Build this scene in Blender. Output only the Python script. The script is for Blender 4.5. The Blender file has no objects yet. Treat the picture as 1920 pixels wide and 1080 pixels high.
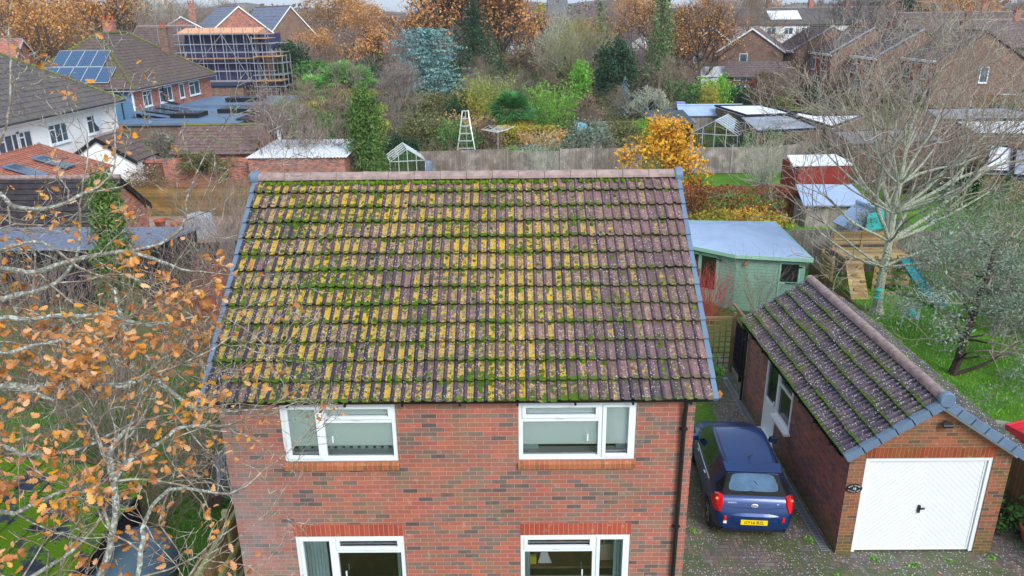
import bpy, math, random
import numpy as np
from mathutils import Vector, Matrix
R = math.radians
SC = bpy.context.scene
COL = SC.collection
# ---------------------------------------------------------------- camera
F_PX, PITCH, YAW, ROLL = 1416.9, 0.3449, 0.0057, -0.0107
CAM_Z = 10.0
_cp, _sp, _cy, _sy = math.cos(PITCH), math.sin(PITCH), math.cos(YAW), math.sin(YAW)
FW = Vector((-_sy*_cp, _cy*_cp, -_sp)); _r = Vector((_cy, _sy, 0)); _u = _r.cross(FW)
RT = math.cos(ROLL)*_r + math.sin(ROLL)*_u; UP = -math.sin(ROLL)*_r + math.cos(ROLL)*_u
cam_data = bpy.data.cameras.new('camera'); cam = bpy.data.objects.new('camera', cam_data); COL.objects.link(cam)
cam.matrix_world = Matrix(((RT.x, UP.x, -FW.x, 0), (RT.y, UP.y, -FW.y, 0), (RT.z, UP.z, -FW.z, CAM_Z), (0, 0, 0, 1)))
cam_data.sensor_width = 36; cam_data.lens = 36*F_PX/1920; cam_data.clip_start = .1; cam_data.clip_end = 3000
SC.camera = cam
# ---------------------------------------------------------------- light: bright overcast winter day
SUN_EL, SUN_AZ = R(40), R(152)       # azimuth clockwise from +Y: high, behind the camera and to the right
w = bpy.data.worlds.new('World'); SC.world = w; w.use_nodes = True
nt = w.node_tree; sky = nt.nodes.new('ShaderNodeTexSky'); sky.sky_type = 'NISHITA'; sky.sun_disc = False
sky.sun_elevation = SUN_EL; sky.sun_rotation = SUN_AZ; sky.air_density = 1.0; sky.dust_density = 2.5; sky.ozone_density = 1.0
bg = nt.nodes['Background']; bg.inputs[1].default_value = .125
hs = nt.nodes.new('ShaderNodeHueSaturation'); hs.inputs['Saturation'].default_value = .62
nt.links.new(sky.outputs[0], hs.inputs['Color'])
cl = nt.nodes.new('ShaderNodeMix'); cl.data_type = 'RGBA'; cl.inputs[0].default_value = .6; cl.inputs[7].default_value = (3.45, 4.15, 5.1, 1)   # even cloud cover over the clear sky
nt.links.new(hs.outputs[0], cl.inputs[6]); nt.links.new(cl.outputs[2], bg.inputs[0])
sd = bpy.data.lights.new('sun', 'SUN'); sd.energy = 1.5; sd.angle = R(24); sd.color = (1, .975, .94)
sun = bpy.data.objects.new('sun', sd); COL.objects.link(sun)
_d = Vector((math.sin(SUN_AZ)*math.cos(SUN_EL), math.cos(SUN_AZ)*math.cos(SUN_EL), math.sin(SUN_EL)))
sun.rotation_euler = _d.to_track_quat('Z', 'Y').to_euler()
SC.view_settings.view_transform = 'Standard'; SC.view_settings.look = 'None'
SC.view_settings.exposure = .92; SC.view_settings.gamma = 1
SC.cycles.max_bounces = 6; SC.cycles.diffuse_bounces = 2; SC.cycles.glossy_bounces = 3
SC.cycles.transparent_max_bounces = 12; SC.cycles.transmission_bounces = 4; SC.cycles.volume_bounces = 0
SC.cycles.use_denoising = True

def ray(px, py): return FW*F_PX + RT*(px-960) + UP*(540-py)
def G(px, py, z=0.0):
    d = ray(px, py); t = (z-CAM_Z)/d.z
    return Vector((d.x*t, d.y*t, z))
def at(px, py, Y):
    d = ray(px, py); t = Y/d.y
    return Vector((d.x*t, Y, CAM_Z+d.z*t))
# ---------------------------------------------------------------- shader expressions
class V:
    def __init__(s, k, sock): s.k, s.s = k, sock
    def _m(s, op, *a): return s.k.math(op, s, *a)
    def __add__(s, b): return s._m('ADD', b)
    def __radd__(s, b): return s._m('ADD', b)
    def __sub__(s, b): return s._m('SUBTRACT', b)
    def __rsub__(s, b): return s.k.math('SUBTRACT', b, s)
    def __mul__(s, b): return s._m('MULTIPLY', b)
    def __rmul__(s, b): return s._m('MULTIPLY', b)
    def __truediv__(s, b): return s._m('DIVIDE', b)
    def floor(s): return s._m('FLOOR')
    def fract(s): return s._m('FRACT')
    def abs(s): return s._m('ABSOLUTE')
    def gt(s, b): return s._m('GREATER_THAN', b)
    def lt(s, b): return s._m('LESS_THAN', b)
    def min(s, b): return s._m('MINIMUM', b)
    def max(s, b): return s._m('MAXIMUM', b)
    def mod(s, b): return s._m('FLOORED_MODULO', b)
    def clamp(s): return s.k.math('ADD', s, 0.0, clamp=True)
    def ss(s, a, b):                                            # smoothstep from a to b
        n = s.k.n('ShaderNodeMapRange'); n.interpolation_type = 'SMOOTHSTEP'
        s.k.set(n.inputs['Value'], s); n.inputs['From Min'].default_value = a; n.inputs['From Max'].default_value = b
        return V(s.k, n.outputs['Result'])
class K:
    """one material and its node tree"""
    def __init__(s, name, rough=.8, spec=.3, metal=0.0):
        s.m = bpy.data.materials.new(name); s.m.use_nodes = True; s.t = s.m.node_tree
        s.b = s.t.nodes['Principled BSDF']; s.out = s.t.nodes['Material Output']
        s.b.inputs['Roughness'].default_value = rough; s.b.inputs['Specular IOR Level'].default_value = spec
        s.b.inputs['Metallic'].default_value = metal
    def n(s, t): return s.t.nodes.new(t)
    def set(s, inp, v):
        if isinstance(v, V): s.t.links.new(v.s, inp)
        elif isinstance(v, (tuple, list)): inp.default_value = tuple(v) + ((1,) if len(v) == 3 and inp.type == 'RGBA' else ())
        else: inp.default_value = v
    def math(s, op, a, b=None, clamp=False):
        n = s.n('ShaderNodeMath'); n.operation = op; n.use_clamp = clamp; s.set(n.inputs[0], a)
        if b is not None: s.set(n.inputs[1], b)
        return V(s, n.outputs[0])
    def uv(s):
        n = s.n('ShaderNodeUVMap'); x = s.n('ShaderNodeSeparateXYZ'); s.t.links.new(n.outputs[0], x.inputs[0])
        return V(s, n.outputs[0]), V(s, x.outputs[0]), V(s, x.outputs[1])
    def pos(s): return V(s, s.n('ShaderNodeNewGeometry').outputs['Position'])
    def obj(s): return V(s, s.n('ShaderNodeTexCoord').outputs['Object'])
    def island(s): return V(s, s.n('ShaderNodeNewGeometry').outputs['Random Per Island'])
    def comb(s, x, y, z=0.0):
        n = s.n('ShaderNodeCombineXYZ')
        for i, v in enumerate((x, y, z)): s.set(n.inputs[i], v)
        return V(s, n.outputs[0])
    def sep(s, v):
        n = s.n('ShaderNodeSeparateXYZ'); s.set(n.inputs[0], v); return [V(s, n.outputs[i]) for i in range(3)]
    def scale(s, vec, sc):
        n = s.n('ShaderNodeMapping'); s.set(n.inputs[0], vec); n.inputs['Scale'].default_value = sc; return V(s, n.outputs[0])
    def noise(s, vec, scale, detail=3, rough=.55, dist=0.0):
        n = s.n('ShaderNodeTexNoise'); s.set(n.inputs['Vector'], vec); n.inputs['Scale'].default_value = scale
        n.inputs['Detail'].default_value = detail; n.inputs['Roughness'].default_value = rough; n.inputs['Distortion'].default_value = dist
        return V(s, n.outputs[0])
    def vor(s, vec, scale, what='Distance'):
        n = s.n('ShaderNodeTexVoronoi'); s.set(n.inputs['Vector'], vec); n.inputs['Scale'].default_value = scale
        return V(s, n.outputs[what])
    def white(s, x, y, z=0.0):
        n = s.n('ShaderNodeTexWhiteNoise'); s.set(n.inputs['Vector'], s.comb(x, y, z)); return V(s, n.outputs['Value'])
    def ramp(s, f, stops, const=False):
        n = s.n('ShaderNodeValToRGB'); s.set(n.inputs[0], f); r = n.color_ramp
        if const: r.interpolation = 'CONSTANT'
        while len(r.elements) < len(stops): r.elements.new(.5)
        for e, (p, c) in zip(r.elements, stops): e.position = p; e.color = tuple(c) + (1,)
        return V(s, n.outputs[0])
    def mix(s, f, a, b, mode='MIX'):
        n = s.n('ShaderNodeMix'); n.data_type = 'RGBA'; n.blend_type = mode; s.set(n.inputs[0], f); s.set(n.inputs[6], a); s.set(n.inputs[7], b)
        return V(s, n.outputs[2])
    def col(s, v): s.set(s.b.inputs['Base Color'], v); return s
    def rgh(s, v): s.set(s.b.inputs['Roughness'], v); return s
    def bump(s, h, strength=.5, dist=.02):
        n = s.n('ShaderNodeBump'); n.inputs['Strength'].default_value = strength; n.inputs['Distance'].default_value = dist
        s.set(n.inputs['Height'], h); s.t.links.new(n.outputs[0], s.b.inputs['Normal']); return s
def c8(r, g, b): return tuple(((x/255)/12.92 if x <= 10 else ((x/255+.055)/1.055)**2.4) for x in (r, g, b))

def plain(name, c, rough=.6, spec=.4, metal=0.0, var=.15, sc=3.0, bump=0.0):
    k = K(name, rough, spec, metal); p = k.obj(); nz = k.noise(p, sc, 5, .6)
    d = tuple(max(0, x*(1-var)) for x in c); l = tuple(min(1, x*(1+var)) for x in c)
    k.col(k.ramp(nz, [(.3, d), (.7, l)]))
    if bump: k.bump(k.noise(p, sc*8, 4), bump, .01)
    return k.m
def brick_mat(name, stops, mortar, bw=.225, bh=.075, joint=.10, stain=None, soldier=False, base=None, pale=None):
    """brick courses laid out in metres on the UV map, every brick its own colour"""
    k = K(name, .88, .25); uv, u, v = k.uv()
    if soldier: u, v = v*1.0, u*1.0
    row = (v/bh).floor(); uu = u/bw + row.mod(2.0)*.5*(0 if soldier else 1)
    if soldier: uu = u/10.0; row = (v/bh).floor()
    fx, fy = uu.fract(), (v/bh).fract(); cell = k.white(uu.floor(), row, 3.1)
    jx = joint*bh/bw
    ed = (fy.lt(joint)) if soldier else fy.lt(joint).max(fx.lt(jx))
    c = k.ramp(cell, stops); nz = k.noise(uv, 38, 4, .7)
    c = k.mix(.55, c, k.ramp(nz, [(.25, (.25, .22, .22)), (.7, (.8, .78, .76))]), 'SOFT_LIGHT')
    big = k.noise(uv, .9, 4, .6); c = k.mix(.45, c, k.ramp(big, [(.3, (.3, .3, .32)), (.7, (.68, .66, .64))]), 'SOFT_LIGHT')
    if stain:
        zz = k.sep(k.obj())[2]; f = (k.noise(uv, 1.6, 5, .7).ss(.42, .7)*stain[1]).clamp()
        c = k.mix(f, c, stain[0])
    eff = k.noise(uv, 7, 3).ss(.6, .75)*.3; c = k.mix(eff, c, (.55, .5, .46))
    if pale:
        xx, yy, zz = k.sep(k.obj()); c = k.mix(((1.0-xx.ss(.1, 1.5))*(1.0-zz.ss(2.6, 4.6)*.7)*(k.noise(uv, 2.2, 5, .7).ss(.3, .62)*.8 + .15)).clamp()*.5, c, pale)
        c = k.mix((1.0-zz.ss(.6, 2.6))*(1.0-xx.ss(.3, 2.2))*k.noise(uv, 3.1, 4).ss(.4, .7)*.5, c, c8(140, 140, 84))
    if base:
        zz = k.sep(k.obj())[2]; c = k.mix(((1.0-zz.ss(0.0, .75))*.9*k.noise(uv, 5, 4, .7).ss(.3, .6) + (1.0-zz.ss(.0, .12))*.5).clamp(), c, base)
    c = k.mix(ed*.85, c, mortar); k.col(c)
    k.bump((1.0-ed)*.6 + nz*.4, .5, .012)
    return k.m
def tile_mat(name, base, light, moss, mossamt=.5, tw=.2, lich=(.45, .45, .42), lamt=.3, gauge=.28, scale=1.0):
    k = K(name, .85, .25); uv, u, v = k.uv()
    cell = k.white((u/tw + (v/gauge).floor()*.5).floor(), (v/gauge).floor(), 1.7)
    c = k.mix(cell, base, light); nz = k.noise(uv, 9*scale, 5, .7)
    c = k.mix(.6, c, k.ramp(nz, [(.3, (.25, .25, .25)), (.7, (.75, .75, .75))]), 'SOFT_LIGHT')
    c = k.mix(k.noise(uv, 14*scale, 3, .6).ss(.62, .72)*lamt*2.2, c, lich)
    c = k.mix((k.noise(uv, 1.1, 5, .7)*.6 + k.noise(uv, 6, 3)*.4).ss(.62-.25*mossamt, .72-.2*mossamt)*.9, c, moss)
    fx = (u/tw + (v/gauge).floor()*.5).fract(); k.col(c)
    k.bump(nz*.6 + fx.gt(.08)*.4, .7, .03)
    return k.m
def wood_mat(name, base, dark, green=None, bw=.12, horiz=False):
    k = K(name, .9, .15); uv, u, v = k.uv()
    if horiz: u, v = v, u
    cell = k.white((u/bw).floor(), 2.0, 5.0); g = k.noise(k.comb(u*30.0, v*1.6), 1, 5, .7)
    c = k.mix(g, dark, base); c = k.mix(.7, c, k.ramp(cell, [(0, (.28, .28, .28)), (1, (.78, .78, .78))]), 'SOFT_LIGHT')
    c = k.mix(k.noise(uv, 1.3, 4).ss(.45, .7)*.5, c, tuple(min(1, x*1.7) for x in base))
    if green: c = k.mix(k.noise(uv, 2.0, 5, .7).ss(.4, .65)*.7, c, green)
    c = k.mix((u/bw).fract().lt(.07)*.8, c, tuple(x*.25 for x in dark)); k.col(c)
    k.bump((u/bw).fract()*.6 + g*.3, .6, .02)
    return k.m
def leaf_mat(name, cols, rough=.6, spec=.3, trans=.25):
    k = K(name, rough, spec); r = k.island(); n = len(cols)
    c = k.ramp(r, [(i/max(1, n-1), x) for i, x in enumerate(cols)])
    c = k.mix(.5, c, k.ramp(k.noise(k.obj(), .8, 3), [(.35, (.22, .22, .22)), (.65, (.82, .82, .82))]), 'SOFT_LIGHT')
    k.col(c)
    tr = k.n('ShaderNodeBsdfTranslucent'); k.set(tr.inputs[0], c); mx = k.n('ShaderNodeMixShader'); mx.inputs[0].default_value = trans
    k.t.links.new(k.b.outputs[0], mx.inputs[1]); k.t.links.new(tr.outputs[0], mx.inputs[2]); k.t.links.new(mx.outputs[0], k.out.inputs[0])
    return k.m
def bark_mat(name, a, b, spot=None, sc=6):
    k = K(name, .9, .15); p = k.obj(); n = k.noise(k.scale(p, (1, 1, .4)), sc, 5, .7)
    c = k.ramp(n, [(.3, a), (.68, b)])
    if spot: c = k.mix(k.noise(p, sc*3.5, 3).ss(.5, .6), c, spot)
    k.col(c); k.bump(n, .5, .02); return k.m
def glass_mat(name, tint=(.6, .7, .72), refl=.18, clear=.75):
    k = K(name); g = k.n('ShaderNodeBsdfGlossy'); g.inputs['Roughness'].default_value = .03; g.inputs[0].default_value = (.9, .95, 1, 1)
    t = k.n('ShaderNodeBsdfTransparent'); t.inputs[0].default_value = (clear, clear*1.03, clear*1.03, 1)
    f = k.n('ShaderNodeFresnel'); f.inputs[0].default_value = 1.5; a = V(k, f.outputs[0])
    mx = k.n('ShaderNodeMixShader'); k.set(mx.inputs[0], (a + refl*.5).clamp())
    k.t.links.new(t.outputs[0], mx.inputs[1]); k.t.links.new(g.outputs[0], mx.inputs[2]); k.t.links.new(mx.outputs[0], k.out.inputs[0])
    return k.m
# ---------------------------------------------------------------- mesh building
class MB:
    def __init__(s, off=(0, 0, 0)):
        s.v, s.f, s.uv, s.off, s.M = [], [], {}, Vector(off), None
    def P(s, p):
        p = Vector(p)
        if s.M is not None: p = s.M @ p
        s.v.append(p - s.off); return len(s.v)-1
    def face(s, pts, uv=None):
        i = [s.P(p) for p in pts]; s.f.append(i)
        if uv: s.uv[len(s.f)-1] = uv
    def box(s, x0, y0, z0, x1, y1, z1):
        i = [s.P(p) for p in ((x0,y0,z0),(x1,y0,z0),(x1,y1,z0),(x0,y1,z0),(x0,y0,z1),(x1,y0,z1),(x1,y1,z1),(x0,y1,z1))]
        s.f += [[i[a] for a in q] for q in ((0,3,2,1),(4,5,6,7),(0,1,5,4),(1,2,6,5),(2,3,7,6),(3,0,4,7))]; return s
    def bar(s, a, b, w=.05, h=None, up=(0, 0, 1)):
        """square bar from a to b"""
        a, b = Vector(a), Vector(b); h = h or w; d = (b-a).normalized(); u = Vector(up)
        if abs(d.dot(u)) > .98: u = Vector((1, 0, 0))
        r = d.cross(u).normalized()*w/2; t = r.cross(d).normalized()*h/2
        i = [s.P(p+q) for p in (a, b) for q in (-r-t, r-t, r+t, -r+t)]
        s.f += [[i[k] for k in q] for q in ((0,1,2,3),(7,6,5,4),(0,4,5,1),(1,5,6,2),(2,6,7,3),(3,7,4,0))]; return s
    def tube(s, pts, rad, n=6, cap=True):
        pts = [Vector(p) for p in pts]; rings = []
        if not hasattr(rad, '__len__'): rad = [rad]*len(pts)
        pr = None
        for k, p in enumerate(pts):
            d = (pts[min(k+1, len(pts)-1)]-pts[max(k-1, 0)]).normalized()
            if pr is None: pr = d.orthogonal().normalized()
            else:
                pr = pr - d*pr.dot(d); pr = pr.normalized() if pr.length > 1e-5 else d.orthogonal().normalized()
            q = d.cross(pr); r = rad[k]
            rings.append([s.P(p + pr*(r*math.cos(6.2832*j/n)) + q*(r*math.sin(6.2832*j/n))) for j in range(n)])
        for a, b in zip(rings, rings[1:]):
            for j in range(n): s.f.append([a[j], a[(j+1) % n], b[(j+1) % n], b[j]])
        if cap: s.f.append(rings[0][::-1]); s.f.append(rings[-1])
        return s
    def lathe(s, c, prof, n=16):
        c = Vector(c); rings = [[s.P(c+Vector((r*math.cos(6.2832*j/n), r*math.sin(6.2832*j/n), z))) for j in range(n)] for r, z in prof]
        for a, b in zip(rings, rings[1:]):
            for j in range(n): s.f.append([a[j], a[(j+1) % n], b[(j+1) % n], b[j]])
        s.f.append(rings[0][::-1]); s.f.append(rings[-1]); return s
    def prism(s, poly, d):
        """polygon of 3-D points swept along d"""
        d = Vector(d); a = [s.P(p) for p in poly]; b = [s.P(Vector(p)+d) for p in poly]; n = len(a)
        s.f.append(a[::-1]); s.f.append(b)
        for j in range(n): s.f.append([a[j], a[(j+1) % n], b[(j+1) % n], b[j]])
        return s
    def slope(s, a, b, c, d, n, lip=.025, thick=.05):
        """tiled slope: a,b eave left/right; d,c ridge left/right; n stepped courses"""
        a, b, c, d = map(Vector, (a, b, c, d)); nn = (b-a).cross(d-a).normalized()
        for i in range(n):
            t0, t1 = i/n, (i+1)/n+.02
            l0, r0, l1, r1 = a.lerp(d, t0), b.lerp(c, t0), a.lerp(d, min(1, t1)), b.lerp(c, min(1, t1))
            s.face([l0+nn*lip, r0+nn*lip, r1, l1]); s.face([l0-nn*.01, r0-nn*.01, r0+nn*lip, l0+nn*lip])
        s.face([a-nn*thick, d-nn*thick, c-nn*thick, b-nn*thick]); s.face([a-nn*thick, b-nn*thick, b, a])
        s.face([a-nn*thick, a+nn*lip, d, d-nn*thick]); s.face([b+nn*lip, b-nn*thick, c-nn*thick, c]); return s
    def mesh(s, name, smooth=False):
        me = bpy.data.meshes.new(name); me.from_pydata([tuple(p) for p in s.v], [], s.f)
        ul = me.uv_layers.new(name='UVMap'); data = np.zeros(len(me.loops)*2, dtype=np.float32); k = 0
        for fi, f in enumerate(s.f):
            if fi in s.uv:
                for q in s.uv[fi]: data[k], data[k+1] = q; k += 2
                continue
            p0, p1, p2 = s.v[f[0]], s.v[f[1]], s.v[f[2]]; n = (p1-p0).cross(p2-p1)
            if n.length < 1e-12 and len(f) > 3: n = (s.v[f[2]]-p0).cross(s.v[f[3]]-p0)
            n = n.normalized() if n.length > 1e-12 else Vector((0, 0, 1))
            if abs(n.z) > .97: t, b = Vector((1, 0, 0)), Vector((0, 1, 0))
            else: t = Vector((0, 0, 1)).cross(n).normalized(); b = n.cross(t)
            for i in f: data[k] = s.v[i].dot(t); data[k+1] = s.v[i].dot(b); k += 2
        ul.data.foreach_set('uv', data)
        if smooth: me.polygons.foreach_set('use_smooth', [True]*len(me.polygons))
        me.update(); return me
    def build(s, name, mat, parent=None, smooth=False, bevel=0):
        o = bpy.data.objects.new(name, s.mesh(name, smooth)); COL.objects.link(o); o.data.materials.append(mat)
        if parent: o.parent = parent
        if bevel:
            m = o.modifiers.new('bevel', 'BEVEL'); m.width = bevel; m.segments = 2; m.limit_method = 'ANGLE'
        return o
def tag(o, label=None, cat=None, group=None, kind=None):
    if label: o['label'] = label
    if cat: o['category'] = cat
    if group: o['group'] = group
    if kind: o['kind'] = kind
    return o
def thing(name, label, cat, loc=(0, 0, 0), rz=0, group=None):
    o = bpy.data.objects.new(name, None); COL.objects.link(o); o.empty_display_size = .2
    o.location = loc; o.rotation_euler = (0, 0, rz); return tag(o, label, cat, group)
def copy_tree(o, parent=None):
    c = o.copy(); COL.objects.link(c); c.parent = parent
    for ch in o.children: copy_tree(ch, c)
    return c
def np_mesh(name, verts, nper, mat, parent=None, smooth=False):
    """faces of nper consecutive vertices each"""
    verts = np.asarray(verts, dtype=np.float32).reshape(-1, 3); nf = len(verts)//nper
    me = bpy.data.meshes.new(name); me.vertices.add(len(verts)); me.vertices.foreach_set('co', verts.ravel())
    me.loops.add(nf*nper); me.loops.foreach_set('vertex_index', np.arange(nf*nper, dtype=np.int32))
    me.polygons.add(nf); me.polygons.foreach_set('loop_start', np.arange(0, nf*nper, nper, dtype=np.int32))
    me.update(calc_edges=True); me.materials.append(mat)
    o = bpy.data.objects.new(name, me); COL.objects.link(o)
    if parent: o.parent = parent
    return o
def text_mesh(body, size, mat, parent, loc, rot, name='lettering', extrude=.004, align='CENTER', sx=1.0):
    cu = bpy.data.curves.new(name, 'FONT'); cu.body = body; cu.size = size; cu.extrude = extrude; cu.align_x = align; cu.align_y = 'CENTER'
    t = bpy.data.objects.new('tmp', cu); COL.objects.link(t); dg = bpy.context.evaluated_depsgraph_get()
    me = bpy.data.meshes.new_from_object(t.evaluated_get(dg)); bpy.data.objects.remove(t); bpy.data.curves.remove(cu)
    o = bpy.data.objects.new(name, me); COL.objects.link(o); me.materials.append(mat); o.parent = parent
    o.location = loc; o.rotation_euler = rot; o.scale = (sx, 1, 1); return o
# ---------------------------------------------------------------- materials
MORT = (.38, .34, .29)
M = {}
M['brick'] = brick_mat('brick_red', [(0, c8(110, 96, 94)), (.12, c8(126, 104, 96)), (.2, c8(142, 100, 90)), (.34, c8(158, 96, 84)), (.5, c8(166, 98, 84)), (.62, c8(174, 104, 86)), (.72, c8(158, 92, 84)), (.8, c8(140, 112, 98)), (.88, c8(122, 104, 94)), (.94, c8(98, 88, 86)), (1, c8(84, 78, 80))], c8(180, 154, 138), stain=(c8(136, 116, 92), .5), pale=c8(164, 156, 162))
M['brick_garage'] = brick_mat('brick_garage', [(0, c8(92, 78, 70)), (.15, c8(112, 88, 70)), (.4, c8(132, 90, 70)), (.65, c8(150, 90, 66)), (.85, c8(124, 80, 66)), (.93, c8(90, 76, 70)), (1, c8(84, 74, 72))], c8(176, 140, 108), stain=(c8(110, 100, 55), .45), base=c8(92, 92, 46))
M['brick_side'] = brick_mat('brick_plum', [(0, c8(104, 84, 90)), (.3, c8(140, 94, 94)), (.6, c8(164, 98, 90)), (.85, c8(124, 90, 92)), (1, c8(94, 82, 88))], c8(168, 140, 130), stain=(c8(92, 88, 52), .3), base=c8(84, 84, 48))
M['brick_far'] = brick_mat('brick_brown', [(0, c8(96, 82, 76)), (.4, c8(126, 102, 88)), (.8, c8(144, 112, 94)), (1, c8(104, 90, 84))], c8(132, 116, 104), stain=(c8(92, 86, 82), .7))
M['brick_left'] = brick_mat('brick_orange', [(0, c8(90, 74, 84)), (.25, c8(168, 104, 90)), (.6, c8(190, 122, 98)), (.85, c8(150, 96, 92)), (1, c8(84, 76, 92))], c8(196, 172, 156))
M['soldier'] = brick_mat('brick_soldier', [(0, c8(150, 74, 60)), (.5, c8(172, 84, 66)), (1, c8(156, 70, 56))], c8(190, 136, 112), joint=.12, soldier=True)
M['soldier_g'] = brick_mat('brick_soldier_brown', [(0, c8(118, 58, 42)), (.5, c8(146, 72, 46)), (1, c8(124, 70, 44))], c8(168, 116, 84), joint=.12, soldier=True, stain=(c8(120, 92, 44), .8))
M['sillbrick'] = brick_mat('brick_sill', [(0, c8(130, 90, 60)), (.5, c8(168, 104, 70)), (1, c8(150, 84, 66))], c8(170, 130, 95), joint=.14, soldier=True)
M['tile_brown'] = tile_mat('roof_tile_brown', c8(84, 72, 74), c8(108, 92, 90), c8(88, 96, 44), .3)
M['tile_moss'] = tile_mat('roof_tile_mossy', c8(84, 72, 72), c8(104, 90, 88), c8(96, 106, 46), .42, lamt=.55)
M['moss_ridge'] = tile_mat('ridge_tile_mossy', c8(90, 84, 70), c8(110, 104, 84), c8(110, 122, 48), .8, lamt=.5)
M['tile_dark'] = tile_mat('roof_tile_dark', c8(44, 40, 46), c8(62, 56, 60), c8(66, 78, 34), .3, lamt=.15)
M['tile_red'] = tile_mat('roof_tile_red', c8(150, 96, 84), c8(178, 120, 104), c8(110, 92, 74), .1, lich=(.5, .46, .44), lamt=.4)
M['tile_grey'] = tile_mat('roof_tile_grey', c8(84, 80, 84), c8(104, 98, 96), c8(96, 104, 56), .35, lamt=.35)
M['tile_terr'] = tile_mat('roof_tile_terrace', c8(88, 78, 82), c8(112, 98, 98), c8(104, 106, 52), .35, tw=.3, gauge=.32, lamt=.15)
M['tile_mottled'] = tile_mat('roof_tile_mottled', c8(92, 74, 74), c8(120, 98, 96), c8(104, 112, 52), .45, lich=(.62, .60, .60), lamt=1.1)
M['slate'] = tile_mat('roof_slate_blue', c8(104, 112, 132), c8(124, 134, 152), c8(110, 120, 60), .2, lamt=.1)
M['tilehung'] = tile_mat('tile_hanging_red', c8(150, 62, 52), c8(178, 82, 66), c8(110, 70, 60), .0, tw=.18, gauge=.15, lamt=.1)
M['ridge'] = plain('ridge_tile_pink', c8(152, 134, 130), .85, .2, var=.3, sc=7, bump=.3)
M['ridge_g'] = plain('ridge_tile_grey', c8(146, 128, 126), .85, .2, var=.35, sc=7, bump=.3)
M['verge'] = plain('verge_plastic_blue_grey', c8(98, 120, 144), .5, .4, var=.1)
M['white'] = plain('white_upvc', (.76, .82, .86), .35, .45, var=.03)
M['whitedoor'] = plain('white_door_paint', (.74, .77, .79), .4, .4, var=.02)
M['render'] = plain('white_render', (.86, .88, .89), .8, .2, var=.06, sc=1.2, bump=.1)
M['black'] = plain('black_plastic', (.012, .012, .014), .35, .5, var=.2)
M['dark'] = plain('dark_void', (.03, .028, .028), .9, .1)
M['glass'] = glass_mat('window_glass', refl=.26, clear=.96)
M['glasscar'] = plain('car_glass_dark', (.012, .015, .018), .12, .8, var=.1)
M['glassfar'] = plain('window_glass_far', c8(74, 92, 108), .12, .8, var=.5, sc=.8)
M['ghglass'] = glass_mat('greenhouse_glass', refl=.42, clear=.72)
M['alu'] = plain('aluminium', (.62, .70, .72), .4, .5, .3, var=.08)
M['felt_blue'] = plain('roof_felt_blue_grey', c8(150, 172, 202), .8, .3, var=.12, sc=1.2, bump=.1)
M['felt_dark'] = plain('roof_felt_dark', c8(90, 114, 140), .6, .4, var=.12, sc=.8)
M['felt_green'] = plain('roof_felt_green_grey', c8(62, 78, 88), .8, .3, var=.2, sc=1.5)
M['whiteroof'] = plain('flat_roof_pale', c8(214, 222, 230), .7, .3, var=.12, sc=.7)
M['greyroof'] = plain('flat_roof_grey', c8(140, 148, 160), .8, .3, var=.35, sc=.6)
M['sumgreen'] = plain('sage_green_paint', c8(134, 176, 158), .6, .3, var=.06, sc=2)
M['sumtrim'] = plain('pale_green_trim', c8(150, 196, 174), .5, .3, var=.05)
M['blueboard'] = plain('blue_weatherboard', c8(84, 124, 158), .6, .3, var=.06)
M['orange'] = plain('orange_door_paint', c8(214, 124, 40), .5, .4, var=.05)
M['membrane'] = plain('purple_grey_membrane', c8(66, 66, 104), .7, .2, var=.2, sc=1)
M['steel'] = plain('galvanised_steel', c8(150, 156, 166), .45, .5, .4, var=.15)
M['plank'] = plain('scaffold_plank', c8(176, 140, 104), .9, .1, var=.2, sc=2)
M['ply'] = plain('copper_ply_board', c8(214, 160, 124), .8, .2, var=.12, sc=1)
M['redshed'] = plain('red_shed_paint', c8(140, 52, 48), .7, .2, var=.15, sc=4)
M['terracotta'] = plain('terracotta', c8(168, 88, 62), .8, .2, var=.15, sc=6)
M['cover'] = plain('grey_tarpaulin', c8(172, 182, 194), .6, .3, var=.12, sc=2, bump=.3)
M['waterbutt'] = plain('grey_plastic_butt', c8(120, 140, 168), .5, .4, var=.08)
M['bluebarrel'] = plain('bright_blue_plastic', c8(40, 84, 190), .4, .5, var=.08)
M['navy'] = plain('navy_cover', c8(36, 52, 80), .5, .4, var=.2)
M['teal'] = plain('teal_slide_plastic', c8(28, 128, 140), .35, .5, var=.1)
M['turq'] = plain('turquoise_canopy', c8(60, 186, 176), .6, .3, var=.08)
M['tank'] = plain('blue_grey_tank_plastic', c8(84, 108, 124), .45, .4, var=.1)
M['redplastic'] = plain('red_plastic', c8(190, 44, 60), .5, .4, var=.1)
M['concrete'] = plain('concrete', c8(150, 150, 146), .9, .2, var=.2, sc=3, bump=.2)
M['paving'] = plain('patio_paving', c8(158, 132, 118), .9, .2, var=.25, sc=1.5)
M['gravel'] = plain('gravel', c8(150, 150, 150), .95, .1, var=.45, sc=14)
M['fence_grey'] = wood_mat('fence_grey_weathered', c8(168, 160, 154), c8(88, 80, 76))
M['fence_brown'] = wood_mat('fence_brown', c8(134, 106, 80), c8(78, 60, 46), c8(96, 100, 60))
M['fence_side'] = wood_mat('fence_brown_brightened', c8(166, 132, 100), c8(104, 80, 60), c8(110, 112, 66))  # fence brown lightened in colour to offset the shade of the house wall
M['rail_side'] = plain('rail_green_brightened', c8(150, 158, 112), .9, .1, var=.2)  # rail green lightened likewise, brightness painted in for the shaded side fence
M['fence_lap'] = wood_mat('fence_lap_brown', c8(150, 116, 74), c8(96, 70, 44), c8(104, 100, 58), bw=.1, horiz=True)
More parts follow.
